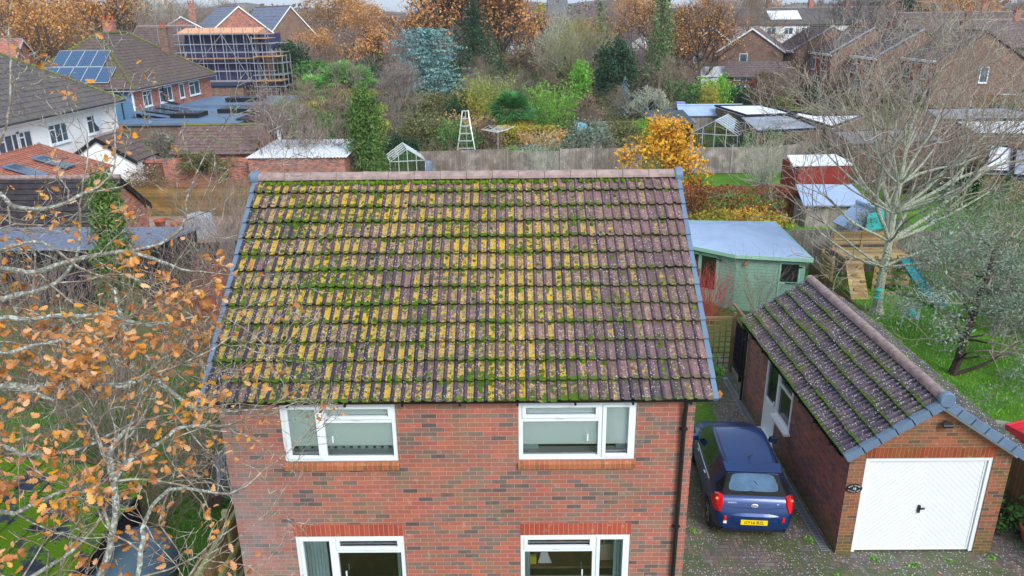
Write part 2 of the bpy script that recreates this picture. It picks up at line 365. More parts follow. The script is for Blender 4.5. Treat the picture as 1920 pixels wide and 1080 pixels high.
M['rail_green'] = wood_mat('rail_green_algae', c8(124, 130, 92), c8(84, 92, 60), c8(96, 120, 60), bw=.3)
M['timber_new'] = wood_mat('timber_honey', c8(186, 160, 116), c8(142, 118, 82), bw=.12, horiz=True)
M['timber_dark'] = wood_mat('timber_black_stain', c8(48, 48, 58), c8(24, 24, 30))
M['trellis'] = plain('trellis_wood', c8(132, 112, 84), .9, .1, var=.2)
M['flint'] = plain('flint_wall', c8(122, 124, 128), .9, .2, var=.4, sc=4, bump=.4)
M['blind'] = plain('pale_green_blind', (.82, .93, .90), .8, .1, var=.05, sc=.6)
M['curtain'] = plain('pale_blue_curtain', c8(186, 212, 214), .9, .1, var=.1, sc=3)
M['roomwall'] = plain('brown_room_wall', c8(120, 62, 44), .9, .1, var=.1)
# leaves and bark
M['l_oak'] = leaf_mat('leaf_oak_orange', [c8(136, 88, 50), c8(184, 122, 70), c8(216, 156, 104), c8(198, 130, 62), c8(226, 178, 136), c8(214, 150, 40), c8(166, 104, 62)], trans=.18)
M['l_oakfar'] = leaf_mat('leaf_autumn_far', [c8(160, 108, 56), c8(204, 146, 84), c8(222, 166, 100), c8(184, 124, 66), c8(196, 150, 70)], trans=.15)
M['l_brown'] = leaf_mat('leaf_brown_beech', [c8(117, 70, 53), c8(170, 102, 63), c8(146, 97, 73), c8(102, 63, 53)])
M['l_gold'] = leaf_mat('leaf_golden', [c8(226, 168, 30), c8(240, 196, 70), c8(214, 140, 40), c8(236, 180, 40)])
M['l_green'] = leaf_mat('leaf_mid_green', [c8(51, 95, 41), c8(80, 131, 58), c8(102, 153, 73), c8(65, 112, 53)])
M['l_bright'] = leaf_mat('leaf_bright_green', [c8(75, 136, 41), c8(112, 178, 61), c8(141, 200, 75), c8(92, 156, 48)])
M['l_lime'] = leaf_mat('leaf_lime_bamboo', [c8(120, 150, 52), c8(150, 172, 72), c8(164, 176, 84), c8(110, 140, 60)])
M['l_yellowgreen'] = leaf_mat('leaf_yellow_bamboo', [c8(166, 158, 50), c8(190, 176, 70), c8(140, 146, 56)])
M['l_dark'] = leaf_mat('leaf_dark_evergreen', [c8(24, 56, 39), c8(39, 75, 48), c8(53, 92, 58), c8(31, 65, 43)], trans=.1)
M['l_blue'] = leaf_mat('leaf_blue_cedar', [c8(85, 126, 131), c8(117, 163, 163), c8(134, 178, 173), c8(73, 112, 117)], trans=.1)
M['l_olive'] = leaf_mat('leaf_olive', [c8(102, 117, 68), c8(131, 141, 85), c8(117, 107, 73), c8(85, 102, 61), c8(148, 136, 97)])
M['l_grey'] = leaf_mat('leaf_grey_green', [c8(96, 116, 100), c8(126, 146, 128), c8(150, 166, 150), c8(104, 128, 96), c8(140, 142, 128)])
M['l_mauve'] = leaf_mat('leaf_mauve', [c8(112, 90, 78), c8(140, 112, 96), c8(156, 138, 118), c8(96, 92, 62), c8(120, 110, 70), c8(84, 72, 60)], trans=.1)
M['l_straw'] = leaf_mat('leaf_straw', [c8(206, 162, 104), c8(224, 186, 124), c8(190, 140, 84)])
M['l_cypress'] = leaf_mat('leaf_cypress', [c8(61, 95, 43), c8(90, 124, 56), c8(107, 134, 68), c8(73, 107, 48)], trans=.1)
M['l_spruce'] = leaf_mat('leaf_spruce', [c8(53, 90, 53), c8(87, 124, 70), c8(117, 146, 92), c8(73, 107, 63)], trans=.1)
M['b_pale'] = bark_mat('bark_pale_green', c8(150, 156, 140), c8(196, 200, 184), c8(120, 130, 104))
M['b_oak'] = bark_mat('bark_lichen_oak', c8(96, 92, 84), c8(150, 150, 140), c8(176, 188, 180), 9)
M['b_twig'] = bark_mat('bark_twig', c8(150, 136, 124), c8(190, 180, 168))
M['b_grey'] = bark_mat('bark_grey_brown', c8(112, 102, 98), c8(156, 142, 136))
M['b_mauve'] = bark_mat('bark_mauve_twigs', c8(104, 90, 78), c8(150, 134, 120))
M['b_dark'] = bark_mat('bark_dark', c8(46, 38, 36), c8(84, 72, 66))
M['b_red'] = bark_mat('bark_red_dogwood', c8(140, 50, 54), c8(180, 84, 80))
M['b_straw'] = bark_mat('stem_straw', c8(150, 130, 90), c8(200, 176, 130))
M['b_green'] = bark_mat('stem_olive', c8(112, 118, 72), c8(150, 150, 104))

def grass_mat(name, a, b, c3, sc=1.0, leafy=None):
    k = K(name, .95, .1); p = k.obj(); n1 = k.noise(p, .35*sc, 4, .6); n2 = k.noise(p, 9*sc, 5, .75); n3 = k.noise(p, 60, 2)
    c = k.ramp(n1*.45 + n2*.55, [(.32, a), (.5, b), (.66, c3)])
    c = k.mix(.6, c, k.ramp(n3, [(.3, (.22, .22, .22)), (.7, (.8, .8, .8))]), 'SOFT_LIGHT')
    if leafy: c = k.mix(k.vor(p, 3.2).lt(.14)*k.noise(p, .4, 2).ss(.45, .6), c, leafy)
    k.col(c); k.bump(n2 + n3*.4, .8, .05); return k.m
M['ground'] = grass_mat('ground_earth_and_grass', c8(70, 66, 50), c8(84, 96, 52), c8(96, 118, 58), .6)
M['lawn'] = grass_mat('lawn_green', c8(70, 98, 36), c8(86, 134, 42), c8(112, 156, 56), 1.4, c8(150, 130, 80))
M['lawn_left'] = grass_mat('lawn_rough', c8(56, 88, 34), c8(80, 118, 44), c8(110, 134, 66), 1.0, c8(170, 120, 60))
def road_paving():
    k = K('block_paving', .6, .4); uv, u, v = k.uv(); s = .105
    x, y = u/s, v/s; i, j = x.floor(), y.floor(); q = (i - j).mod(4.0); fx, fy = x.fract(), y.fract()
    k0, k1, k2, k3 = q.lt(.5), q.gt(.5)*q.lt(1.5), q.gt(1.5)*q.lt(2.5), q.gt(2.5); hz = q.lt(1.5); vt = 1.0-hz; g = .09
    bi = i - k1; bj = j - k2
    ex = fx.lt(g); ey = fy.lt(g)
    ed = (hz*(ey.max(ex*k0)) + vt*(ex.max(ey*k3))).clamp()
    cell = k.white(bi, bj, hz)
    c = k.ramp(cell, [(0, c8(84, 80, 80)), (.3, c8(104, 94, 90)), (.6, c8(118, 100, 94)), (.85, c8(96, 92, 96)), (1, c8(124, 116, 110))])
    n1 = k.noise(uv, 1.1, 4, .6); n2 = k.noise(uv, 26, 4, .7)
    c = k.mix(.6, c, k.ramp(n2, [(.3, (.25, .25, .25)), (.7, (.75, .75, .75))]), 'SOFT_LIGHT')
    moss = (n1.ss(.40, .58)*.95 + ed*.55)*k.noise(uv, 8, 4, .7).ss(.32, .56)
    c = k.mix(ed*.9, c, c8(40, 38, 36)); c = k.mix(moss.clamp()*.8, c, c8(72, 92, 44))
    sp = k.vor(uv, 17).lt(.20)*k.noise(uv, .8, 3).ss(.36, .52); c = k.mix(sp*.8, c, c8(196, 200, 200))
    k.col(c); k.bump((1.0-ed)*.6 + n2*.4, .6, .015); return k.m
M['paving_blocks'] = road_paving()
def main_tiles(name, xscale, fade=True):
    """interlocking roll tiles: UV u counts rolls, v counts courses"""
    k = K(name, .88, .2); uv, u, v = k.uv(); p = k.obj()
    fu, fv = u.fract(), v.fract(); pan = fu.ss(.36, .44)*(1.0-fu.ss(.93, 1.0)); iu, iv = u.floor(), v.floor()
    cell = k.white(iu, iv, 1.0); cell2 = k.white((u*.5).floor(), iv, 4.0); pn = k.white(iu, iv, 9.0)
    n1 = k.noise(p, 16, 5, .75); n2 = k.noise(p, 42, 3, .7); big = k.noise(p, .55, 3, .5)
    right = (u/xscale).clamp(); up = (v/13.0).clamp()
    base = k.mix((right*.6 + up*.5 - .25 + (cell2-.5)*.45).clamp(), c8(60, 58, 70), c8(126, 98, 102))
    if not fade: base = k.mix(cell2, c8(74, 70, 84), c8(98, 88, 100))
    base = k.mix(.75, base, k.ramp(n1, [(.3, (.25, .25, .25)), (.7, (.78, .78, .78))]), 'SOFT_LIGHT')
    panc = k.mix(cell, c8(92, 82, 82), c8(152, 118, 114)) if fade else k.mix(cell, c8(72, 68, 76), c8(92, 82, 88))
    c = k.mix(pan*.55, base, k.mix(.5, panc, k.ramp(n1, [(.3, (.3, .3, .3)), (.7, (.75, .75, .75))]), 'SOFT_LIGHT'))
    # lichen: yellow crust lying in the pans, thinning out towards the right
    ln = k.noise(p, 11, 5, .8)
    if fade:
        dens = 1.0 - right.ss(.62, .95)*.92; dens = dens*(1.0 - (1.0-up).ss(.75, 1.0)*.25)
        spn = (k.noise(p, 34, 4, .75)-.5)*2.4 + .5; ln2 = (ln-.5)*1.7
        md = (k.noise(p, 19, 2, .5)-.5)*2.2
        cov = (pn-.5)*.6 + ln2*.55 + md*.75 + (dens-.62)*.8 + (big-.5)*1.3 + .22 + (.5-fv)*.12
        pm = (pan*1.25 + (ln-.5)*.9).clamp(); tan = (cov + .24 - spn).ss(-.12, .25)*pm; yel = (cov - .05 - spn).ss(-.06, .16)*pm
        c = k.mix(tan*.7, c, k.mix(cell, c8(168, 142, 96), c8(150, 140, 92))); c = k.mix(yel*.92, c, k.mix(k.white(iu, iv, 21.0), c8(176, 152, 60), c8(196, 160, 36)))
    else:
        c = k.mix((ln + (big-.5)*.6).ss(.5, .65)*.5, c, c8(112, 108, 72))
    spk = k.vor(p, 26).lt(.24 if fade else .26)*k.noise(p, 5, 3).ss(.42 if fade else .36, .55)
    c = k.mix(spk*(.6 if fade else .85), c, c8(208, 206, 206))
    mn = k.noise(p, 13, 4, .7) + (k.noise(p, 1.1, 3)-.5)*.7 + (fv.lt(.14)*.16 + (1.0-fv).lt(.13)*.12) + (pan-.5)*.10
    mm = ((mn + .02 if fade else mn + .02 + fv.lt(.14)*.10).ss(.66, .73))*((1.0-right.ss(.7, 1.0)*.6) if fade else .9)
    c = k.mix(mm, c, k.mix(n2, c8(44, 72, 16), c8(88, 122, 34))); k.col(c)
    k.bump(n1*.5 + mm*.8 + n2*.3, .8, .02); return k.m
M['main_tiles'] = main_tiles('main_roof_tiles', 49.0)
M['garage_tiles'] = main_tiles('garage_roof_tiles', 44.0, False)
M['moss'] = leaf_mat('moss_cushions', [c8(48, 76, 14), c8(72, 104, 20), c8(96, 126, 28), c8(60, 88, 20)], .95, .1, .1)
M['l_palm'] = leaf_mat('leaf_palm_green', [c8(44, 96, 56), c8(70, 132, 70), c8(96, 156, 80)]); M['l_palm2'] = leaf_mat('leaf_palm_bright', [c8(90, 150, 70), c8(120, 180, 90), c8(150, 200, 110)])
# ---------------------------------------------------------------- ground, drive, lawns (the setting)
def sheet(name, poly, z, mat, kind='structure'):
    mb = MB(); mb.face([(x, y, z) for x, y in poly], [(x, y) for x, y in poly]); return tag(mb.build(name, mat), kind=kind)
sheet('ground', [(-900, -40), (900, -40), (900, 1500), (-900, 1500)], 0, M['ground'])
sheet('driveway', [(2.5, 2), (10.35, 2), (10.35, 12.1), (9.4, 19.5), (6.3, 21.5), (2.5, 21.5)], .008, M['paving_blocks'])
sheet('patio', [(-20.5, 33.4), (-13.4, 33.4), (-12.6, 39.8), (-20.6, 39.8)], .01, M['paving'])
sheet('lawn_right', [(10.6, 12), (34, 12), (40, 52), (17, 52), (16.6, 46), (11.0, 29.2)], .012, M['lawn'])
sheet('lawn_middle', [(7, 40.2), (17.5, 40.2), (17.5, 49.7), (7, 49.7)], .016, M['lawn'])
sheet('lawn_left', [(-30, 5), (-5.2, 5), (-5.0, 26), (-30, 26)], .014, M['lawn_left'])
sheet('lawn_behind_house', [(-5.0, 17), (5.2, 17), (6.5, 40), (-12, 40), (-5, 26)], .014, M['lawn_left'])
mb = MB()
for k in range(9):
    a, b = G(1868+k*9, 412+k*3.2, 0), G(1868+(k+1)*9, 412+(k+1)*3.2, 0)
    mb.face([(a.x, a.y-.5, .02), (b.x, b.y-.5, .02), (b.x, b.y+.6, .02), (a.x, a.y+.6, .02)])
tag(mb.build('gravel_path', M['gravel']), kind='structure')
# distant hills closing the view
mb = MB(); rnd = random.Random(3); n = 60
for y0, hh, nm in ((900, 20, 0), (1250, 34, 1)):
    prev = None
    for i in range(n+1):
        x = -1000 + 2000*i/n; z = hh*(.75 + .25*math.sin(i*.37+nm*2) + .12*math.sin(i*1.3))
        cur = [(x, y0, 0), (x, y0+60, z*.8), (x, y0+160, z), (x, y0+240, 0)]
        if prev:
            for a in range(3): mb.face([prev[a], cur[a], cur[a+1], prev[a+1]])
        prev = cur
tag(mb.build('hills', plain('hill_woods', c8(82, 84, 78), 1, 0, var=.3, sc=.02), smooth=True), kind='structure')
# ---------------------------------------------------------------- windows
def wall_with_holes(mb, x0, x1, z0, z1, y, holes, depth=.25, inner=True):
    """front wall in the plane y (facing -y), openings cut through, reveals built"""
    xs = sorted({x0, x1, *[h[0] for h in holes], *[h[2] for h in holes]}); zs = sorted({z0, z1, *[h[1] for h in holes], *[h[3] for h in holes]})
    for a, b in zip(xs, xs[1:]):
        for c, d in zip(zs, zs[1:]):
            if any(h[0] <= (a+b)/2 <= h[2] and h[1] <= (c+d)/2 <= h[3] for h in holes): continue
            mb.face([(a, y, c), (b, y, c), (b, y, d), (a, y, d)])
            if inner: mb.face([(b, y+depth, c), (a, y+depth, c), (a, y+depth, d), (b, y+depth, d)])
    for a, c, b, d in holes:
        mb.face([(a, y, c), (a, y+depth, c), (b, y+depth, c), (b, y, c)]); mb.face([(a, y, d), (b, y, d), (b, y+depth, d), (a, y+depth, d)])
        mb.face([(a, y, c), (a, y, d), (a, y+depth, d), (a, y+depth, c)]); mb.face([(b, y, c), (b, y+depth, c), (b, y+depth, d), (b, y, d)])
def big_window(root, off, x0, z0, x1, z1, y, mull, top, blind=None, label=None):
    """white casement window; mull = x of the mullion, top = side carrying the top-hung vent"""
    f = MB(off); fw, d0, d1 = .065, y+.015, y+.085
    f.box(x0, d0, z0, x0+fw, d1, z1).box(x1-fw, d0, z0, x1, d1, z1).box(x0+fw, d0, z0, x1-fw, d1, z0+fw).box(x0+fw, d0, z1-fw, x1-fw, d1, z1)
    f.box(mull-.035, d0, z0+fw, mull+.035, d1, z1-fw)
    a, b = (mull+.035, x1-fw) if top == 'r' else (x0+fw, mull-.035)
    c, e = (x0+fw, mull-.035) if top == 'r' else (mull+.035, x1-fw)
    zt = z1-.29; f.box(a, d0, zt-.035, b, d1, zt+.035)
    s = .045; q0 = y-.005
    f.box(a-.01, q0, zt+.03, b+.01, q0+.05, zt+.03+s).box(a-.01, q0, z1-fw-s+.02, b+.01, q0+.05, z1-fw+.02).box(a-.01, q0, zt+.03+s, a+s, q0+.05, z1-fw-s+.02).box(b-s, q0, zt+.03+s, b+.01, q0+.05, z1-fw-s+.02)
    f.box(c-.01, q0, z0+fw-.02, c+s, q0+.05, z1-fw+.02).box(e-s, q0, z0+fw-.02, e+.01, q0+.05, z1-fw+.02).box(c+s, q0, z0+fw-.02, e-s, q0+.05, z0+fw+s-.02).box(c+s, q0, z1-fw-s+.02, e-s, q0+.05, z1-fw+.02)
    w = f.build('window', M['white'], root, bevel=.004)
    if label: w['label'] = label
    g = MB(off); g.face([(x0+fw, y+.06, z0+fw), (x1-fw, y+.06, z0+fw), (x1-fw, y+.06, z1-fw), (x0+fw, y+.06, z1-fw)]); g.build('pane', M['glass'], w)
    h = MB(off); h.box(mull+(.14 if top == 'r' else -.2), y-.035, z0+.34, mull+(.16 if top == 'r' else -.18), y-.008, z0+.44)
    h.box((a+b)/2-.05, y-.03, zt+.045, (a+b)/2+.06, y-.008, zt+.06); h.build('handle', M['white'], w)
    s = MB(off); s.box(x0-.0, y+.09, z0-.02, x1, y+.35, z0+.02); s.build('inner_sill', M['white'], w)
    return w
# ---------------------------------------------------------------- the brick house
X0, X1, YF, YB, ZE = -4.33, 2.58, 9.71, 16.27, 4.80
RX0, RX1, RYE, RZE, RYR, RZR = -4.53, 2.85, 9.57, 4.86, 12.99, 7.38
H0 = (X0, YF, 0)
house = thing('brick_house', 'two storey red brick house with mossy yellow lichened tiled roof in the centre', 'house', H0)
WU = [(-3.455, 3.79, -1.77, 4.755), (.018, 3.79, 1.735, 4.755)]; WL = [(-3.46, 1.36, -1.772, 2.45), (.036, 1.36, 1.736, 2.45)]
mb = MB(H0)
wall_with_holes(mb, X0, X1, 0, ZE, YF, [(a, b, c, d) for a, b, c, d in WU+WL])
for x, s in ((X0, -1), (X1, 1)):
    p = [(x, YF, 0), (x, YB, 0), (x, YB, ZE), (x, (YF+YB)/2, RZR-.12), (x, YF, ZE)]; q = [(x-s*.25, a[1], a[2]) for a in p]
    mb.face(p if s > 0 else p[::-1]); mb.face(q[::-1] if s > 0 else q)
mb.face([(X1, YB, 0), (X0, YB, 0), (X0, YB, ZE), (X1, YB, ZE)])
mb.build('wall', M['brick'], house)
mb = MB(H0); mb.box(X0+.26, YF+.26, 2.5, X1-.26, YB-.1, 2.7); mb.box(X0+.26, YF+.26, .02, X1-.26, YB-.1, .1); mb.box(X0+.26, YF+3.2, .1, X1-.26, YF+3.3, 4.7); mb.box(-.9, YF+.26, .1, -.8, YF+3.2, 4.7)
mb.build('interior_wall', M['roomwall'], house)
for i, ((a, b, c, d), ml, tp, lb) in enumerate(zip(WU+WL, (-2.86, 1.22, -2.86, 1.19), 'rlrl', ('upper left window with lowered pale blind', 'upper right window with lowered pale blind', 'lower left window with drawn back curtain', 'lower right window with bags inside'))):
    wn = big_window(house, H0, a, b, c, d, YF, ml, tp, label=lb)
    if i < 2:
        m2 = MB(H0); m2.box(a+.04, YF+.10, b+.24, c-.04, YF+.112, d-.04); m2.box(a+.04, YF+.095, b+.215, c-.04, YF+.118, b+.24); m2.build('blind', M['blind'], wn)
        m2 = MB(H0)
        if i == 0:
            for k in range(13): m2.box(a+.12+k*.118, YF+.30, b+.03, a+.19+k*.118, YF+.34, b+.2)
            m2.box(a+.05, YF+.42, b, c-.05, YF+.44, b+.3)
            m2.build('valance', M['curtain'], wn)
        else:
            m2.box(a+.05, YF+.3, b+.02, a+.3, YF+.34, b+.24); m2.box(c-.24, YF+.28, b+.02, c-.1, YF+.34, b+.12); m2.build('ornament', M['curtain'], wn)
    else:
        m2 = MB(H0)
        def curtain(x0_, x1_, n):
            pts = [(x0_+(x1_-x0_)*k/n, YF+.2+.03*(k % 2)) for k in range(n+1)]
            for (p, q), (r, s) in zip(pts, pts[1:]):
                m2.face([(p, q, b-.1), (r, s, b-.1), (r+(.0 if x0_ < -1 else 0), s, d+.02), (p, q, d+.02)])
        if i == 2: curtain(a+.04, a+.42, 14); curtain(c-.16, c-.03, 6)
        else: curtain(a+.04, a+.15, 6); curtain(c-.22, c-.03, 8)
        m2.build('curtain', M['curtain'], wn)
# soldier lintels and brick sills
for a, b, c, d in WL:
    m2 = MB(H0); m2.box(a-.01, YF-.004, d, c+.01, YF+.1, d+.215); m2.build('lintel', M['soldier'], house)
for a, b, c, d in WU:
    m2 = MB(H0); m2.prism([(a-.01, YF+.02, b), (a-.01, YF-.055, b-.045), (a-.01, YF-.055, b-.125), (a-.01, YF+.02, b-.125)], (c-a+.02, 0, 0)); m2.build('brick_sill', M['sillbrick'], house)
for a, b, c, d in WL:
    m2 = MB(H0); m2.prism([(a-.01, YF+.02, b), (a-.01, YF-.055, b-.045), (a-.01, YF-.055, b-.125), (a-.01, YF+.02, b-.125)], (c-a+.02, 0, 0)); m2.build('brick_sill', M['sillbrick'], house)
# roof: thirteen courses of roll tiles
def roll_roof(off, o, ux, nx, us, lenx, slope_len, courses, per, seed=0, amp=1.0):
    """o eave corner, ux along the eave, us up the slope, nx normal"""
    rr = random.Random(seed); mb = MB(off); o, ux, us, nx = map(Vector, (o, ux, us, nx))
    nr = int(round(lenx/per)); prof = [(a, b*amp) for a, b in ((0, -.002), (.06, .018), (.14, .031), (.25, .031), (.33, .018), (.39, -.002), (.55, -.006), (.72, -.006), (.88, 0), (1, -.002))]
    L = slope_len/courses
    for c in range(courses):
        jit = [rr.gauss(0, .006) for _ in range(nr+2)]; rows = []
        for t, lift in ((-.08, .064), (.5, .032), (1.0, .0)):
            row = []
            for i in range(nr):
                for (pu, ph) in (prof if i == nr-1 else prof[:-1]):
                    jj = jit[i//2*2 % len(jit)]
                    p = o + ux*((i+pu)*lenx/nr) + us*((c+t)*L + (jj if t < 0 else 0)) + nx*(ph+lift+jj*.6)
                    row.append((p, i+pu, c+t))
            rows.append(row)
        for r0, r1 in zip(rows, rows[1:]):
            for k in range(len(r0)-1):
                q = (r0[k], r0[k+1], r1[k+1], r1[k]); mb.face([x[0] for x in q], [(x[1]+1e-4, max(x[2], c+.001)) for x in q])
        r0 = rows[0]
        for k in range(len(r0)-1):
            a, b = r0[k], r0[k+1]
            mb.face([a[0]-nx*.015, b[0]-nx*.015, b[0], a[0]], [(a[1], c+.5), (b[1], c+.5), (b[1], c+.5), (a[1], c+.5)]); mb.face([a[0]-nx*.015, a[0]-nx*.015+us*.09-nx*.004, b[0]-nx*.015+us*.09-nx*.004, b[0]-nx*.015], [(a[1], c+.5)]*4)
    return mb
def moss_lumps(off, o, ux, nx, us, lenx, slope_len, courses, per, n, dens, seed=1, size=(.018, .05)):
    rr = random.Random(seed); fs = []; o, ux, us, nx = map(Vector, (o, ux, us, nx)); off = Vector(off); L = slope_len/courses; nr = int(lenx/per)
    for _ in range(n*4):
        i = rr.randrange(nr); c = rr.randrange(courses); a = (i+.5)/nr; b = (c+.5)/courses
        if rr.random() > dens(a, b): continue
        pu = rr.uniform(.42, .95) if rr.random() < .85 else rr.random(); t = rr.choice((rr.uniform(.0, .2), rr.uniform(.75, 1.0), rr.random()))
        ce = o + ux*((i+pu)*per) + us*((c+t)*L) + nx*(.034*(1-t)) - off; s = rr.uniform(*size); m = 7; hgt = s*rr.uniform(.5, .9)
        r1 = [ce + ux*(s*math.cos(6.283*j/m)*rr.uniform(.75, 1.15)) + us*(s*1.15*math.sin(6.283*j/m)*rr.uniform(.75, 1.15)) - nx*.006 for j in range(m)]
        r2 = [ce + (q-ce)*.62 + nx*hgt*.8 for q in r1]; tp = ce + nx*hgt
        for j in range(m):
            k = (j+1) % m; fs += [(r1[j], r1[k], r2[k]), (r1[j], r2[k], r2[j]), (r2[j], r2[k], tp)]
    return fs
def moss_obj(fs, parent):
    mb = MB(); idx = {}
    for t in fs:
        f = []
        for p in t:
            key = (round(p.x, 5), round(p.y, 5), round(p.z, 5))
            if key not in idx: idx[key] = len(mb.v); mb.v.append(p)
            f.append(idx[key])
        mb.f.append(f)
    return tag(mb.build('moss', M['moss'], parent, smooth=True), kind='stuff')
us = Vector((0, RYR-RYE, RZR-RZE)); SL = us.length; us.normalize(); nf = Vector((0, -us.z, us.y))
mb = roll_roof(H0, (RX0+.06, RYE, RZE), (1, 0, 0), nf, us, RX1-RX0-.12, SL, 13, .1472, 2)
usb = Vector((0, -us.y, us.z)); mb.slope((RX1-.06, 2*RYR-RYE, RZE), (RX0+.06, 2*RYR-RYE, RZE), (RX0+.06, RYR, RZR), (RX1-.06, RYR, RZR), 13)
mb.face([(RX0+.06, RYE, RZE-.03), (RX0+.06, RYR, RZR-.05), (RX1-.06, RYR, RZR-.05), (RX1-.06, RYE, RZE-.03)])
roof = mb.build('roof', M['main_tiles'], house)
def dens_main(a, b):
    d = .9-.75*max(0, (a-.55)/.45)
    return d*(.55 if b < .1 or b > .93 else 1)
moss_obj(moss_lumps(H0, (RX0+.06, RYE, RZE), (1, 0, 0), nf, us, RX1-RX0-.12, SL, 13, .1472, 620, dens_main), roof)
def ridge(off, a, b, n, mat, parent, r=.115, endcap=True, caps=True):
    """half-round ridge tiles butted end to end"""
    a, b = Vector(a), Vector(b); d = (b-a)/n; u = d.normalized(); s = u.cross(Vector((0, 0, 1))).normalized(); rr = random.Random(int(a.x*7+n)); mb = MB(off)
    for k in range(n):
        p, q = a+d*k+u*.004, a+d*(k+1)-u*.004; p = p+Vector((0, 0, rr.uniform(-.004, .004))); rings = []
        for x, e in ((p, .004), (q, 0)):
            rings.append([x + s*((r+e)*math.cos(t)) + Vector((0, 0, (r+e)*math.sin(t)-.02)) for t in [math.pi*j/8 for j in range(9)]])
        for j in range(8): mb.face([rings[0][j], rings[1][j], rings[1][j+1], rings[0][j+1]])
        for rg in rings: mb.face(rg)
    o = mb.build('ridge_tiles', mat, parent, smooth=False); return o
ridge(H0, (RX0+.1, RYR, RZR+.02), (RX1-.1, RYR, RZR+.02), 16, M['ridge'], roof)
# moss along the foot of the ridge
fs = moss_lumps(H0, (RX0+.2, RYR-.17, RZR-.07), (1, 0, 0), nf, us, 6.6, .06, 1, .1, 110, lambda a, b: 1 if a < .75 else .4, 5, (.02, .04)); moss_obj(fs, roof)
def verge(off, o, us, nx, ux, L, n, parent, w=.075, dp=.12):
    """interlocking plastic verge units up the slope; ux points outwards"""
    o, us, nx, ux = map(Vector, (o, us, nx, ux)); mb = MB(off); l = L/n
    for k in range(n):
        b = o+us*(k*l-.02); e = o+us*((k+1)*l); lf = .045
        for (p, q, h0, h1) in ((b, e, .058, .028),):
            A = [p+nx*h0-ux*w*.5, p+nx*h0+ux*w*.5, p+ux*w*.5-nx*dp*.6, p-ux*w*.5-nx*.03]; B = [q+nx*h1-ux*w*.5, q+nx*h1+ux*w*.5, q+ux*w*.5-nx*dp*.6, q-ux*w*.5-nx*.05]
            for i in range(3): mb.face([A[i], A[i+1], B[i+1], B[i]])
            mb.face(A); mb.face(B)
    return mb.build('verge', M['verge'], parent)
nb = Vector((0, us.z, us.y))
verge(H0, (RX0+.03, RYE, RZE), us, nf, (-1, 0, 0), SL, 13, roof); verge(H0, (RX1-.03, RYE, RZE), us, nf, (1, 0, 0), SL, 13, roof)
verge(H0, (RX0+.03, 2*RYR-RYE, RZE), usb, nb, (-1, 0, 0), SL, 13, roof); verge(H0, (RX1-.03, 2*RYR-RYE, RZE), usb, nb, (1, 0, 0), SL, 13, roof)
for x in (RX0+.03, RX1-.03): # ridge end caps
    m2 = MB(H0); m2.M = Matrix.Translation((x, RYR, RZR+.015)) @ Matrix.Rotation(R(90), 4, 'Y'); m2.lathe((0, 0, -.07), [(.12, 0), (.135, .02), (.135, .12), (.12, .14)], 18); m2.build('ridge_end_cap', M['verge'], roof)
# fascia, gutter, downpipe
mb = MB(H0); mb.box(RX0+.05, YF-.028, ZE-.045, RX1-.05, YF-.004, ZE+.09); mb.box(RX0+.05, YB+.004, ZE-.1, RX1-.05, YB+.03, ZE+.09); mb.build('fascia', M['white'], house)
def gutter(off, a, b, parent, r=.056, name='gutter'):
    a, b = Vector(a), Vector(b); u = (b-a).normalized(); s = u.cross(Vector((0, 0, 1))); mb = MB(off)
    for rr_, fl in ((r, 0), (r-.006, 1)):
        A = [[p + s*(rr_*math.cos(t)) - Vector((0, 0, rr_*math.sin(t))) for t in [math.pi*j/8 for j in range(9)]] for p in (a, b)]
        for j in range(8): mb.face([A[0][j], A[1][j], A[1][j+1], A[0][j+1]])
    L = (b-a).length; n = int(L/.85)
    for k in range(n+1):
        p = a+u*(L*(k+.5)/(n+1)); mb.box(min(p.x, p.x+.03*abs(u.x)+.0)-(.07*abs(u.y)), p.y-.07*abs(u.x), p.z-r-.012, p.x+.03*abs(u.x)+.07*abs(u.y), p.y+.03*abs(u.x)+.03*abs(u.y), p.z+.004) if abs(u.x) > .5 else mb.box(p.x-.07, p.y, p.z-r-.012, p.x+.06, p.y+.03, p.z+.004)
    return mb.build(name, M['black'], parent)
gutter(H0, (RX0+.0, YF-.09, ZE+.05), (RX1+.02, YF-.09, ZE+.05), house)
def downpipe(off, pts, parent, r=.034, clips=()):
    mb = MB(off); mb.tube(pts, r, 10)
    for z in clips:
        x, y = pts[-1][0], pts[-1][1]; mb.lathe((x, y, z), [(r+.008, 0), (r+.008, .05)], 10); mb.box(x-.06, y, z+.01, x+.06, y+.05, z+.03)
    return mb.build('downpipe', M['black'], parent, smooth=False)
downpipe(H0, [(2.42, YF-.09, ZE+.0), (2.42, YF-.09, ZE-.12), (2.42, YF-.06, ZE-.2), (2.42, YF-.06, 0)], house, clips=(4.3, 2.6, 1.2, 0.4))
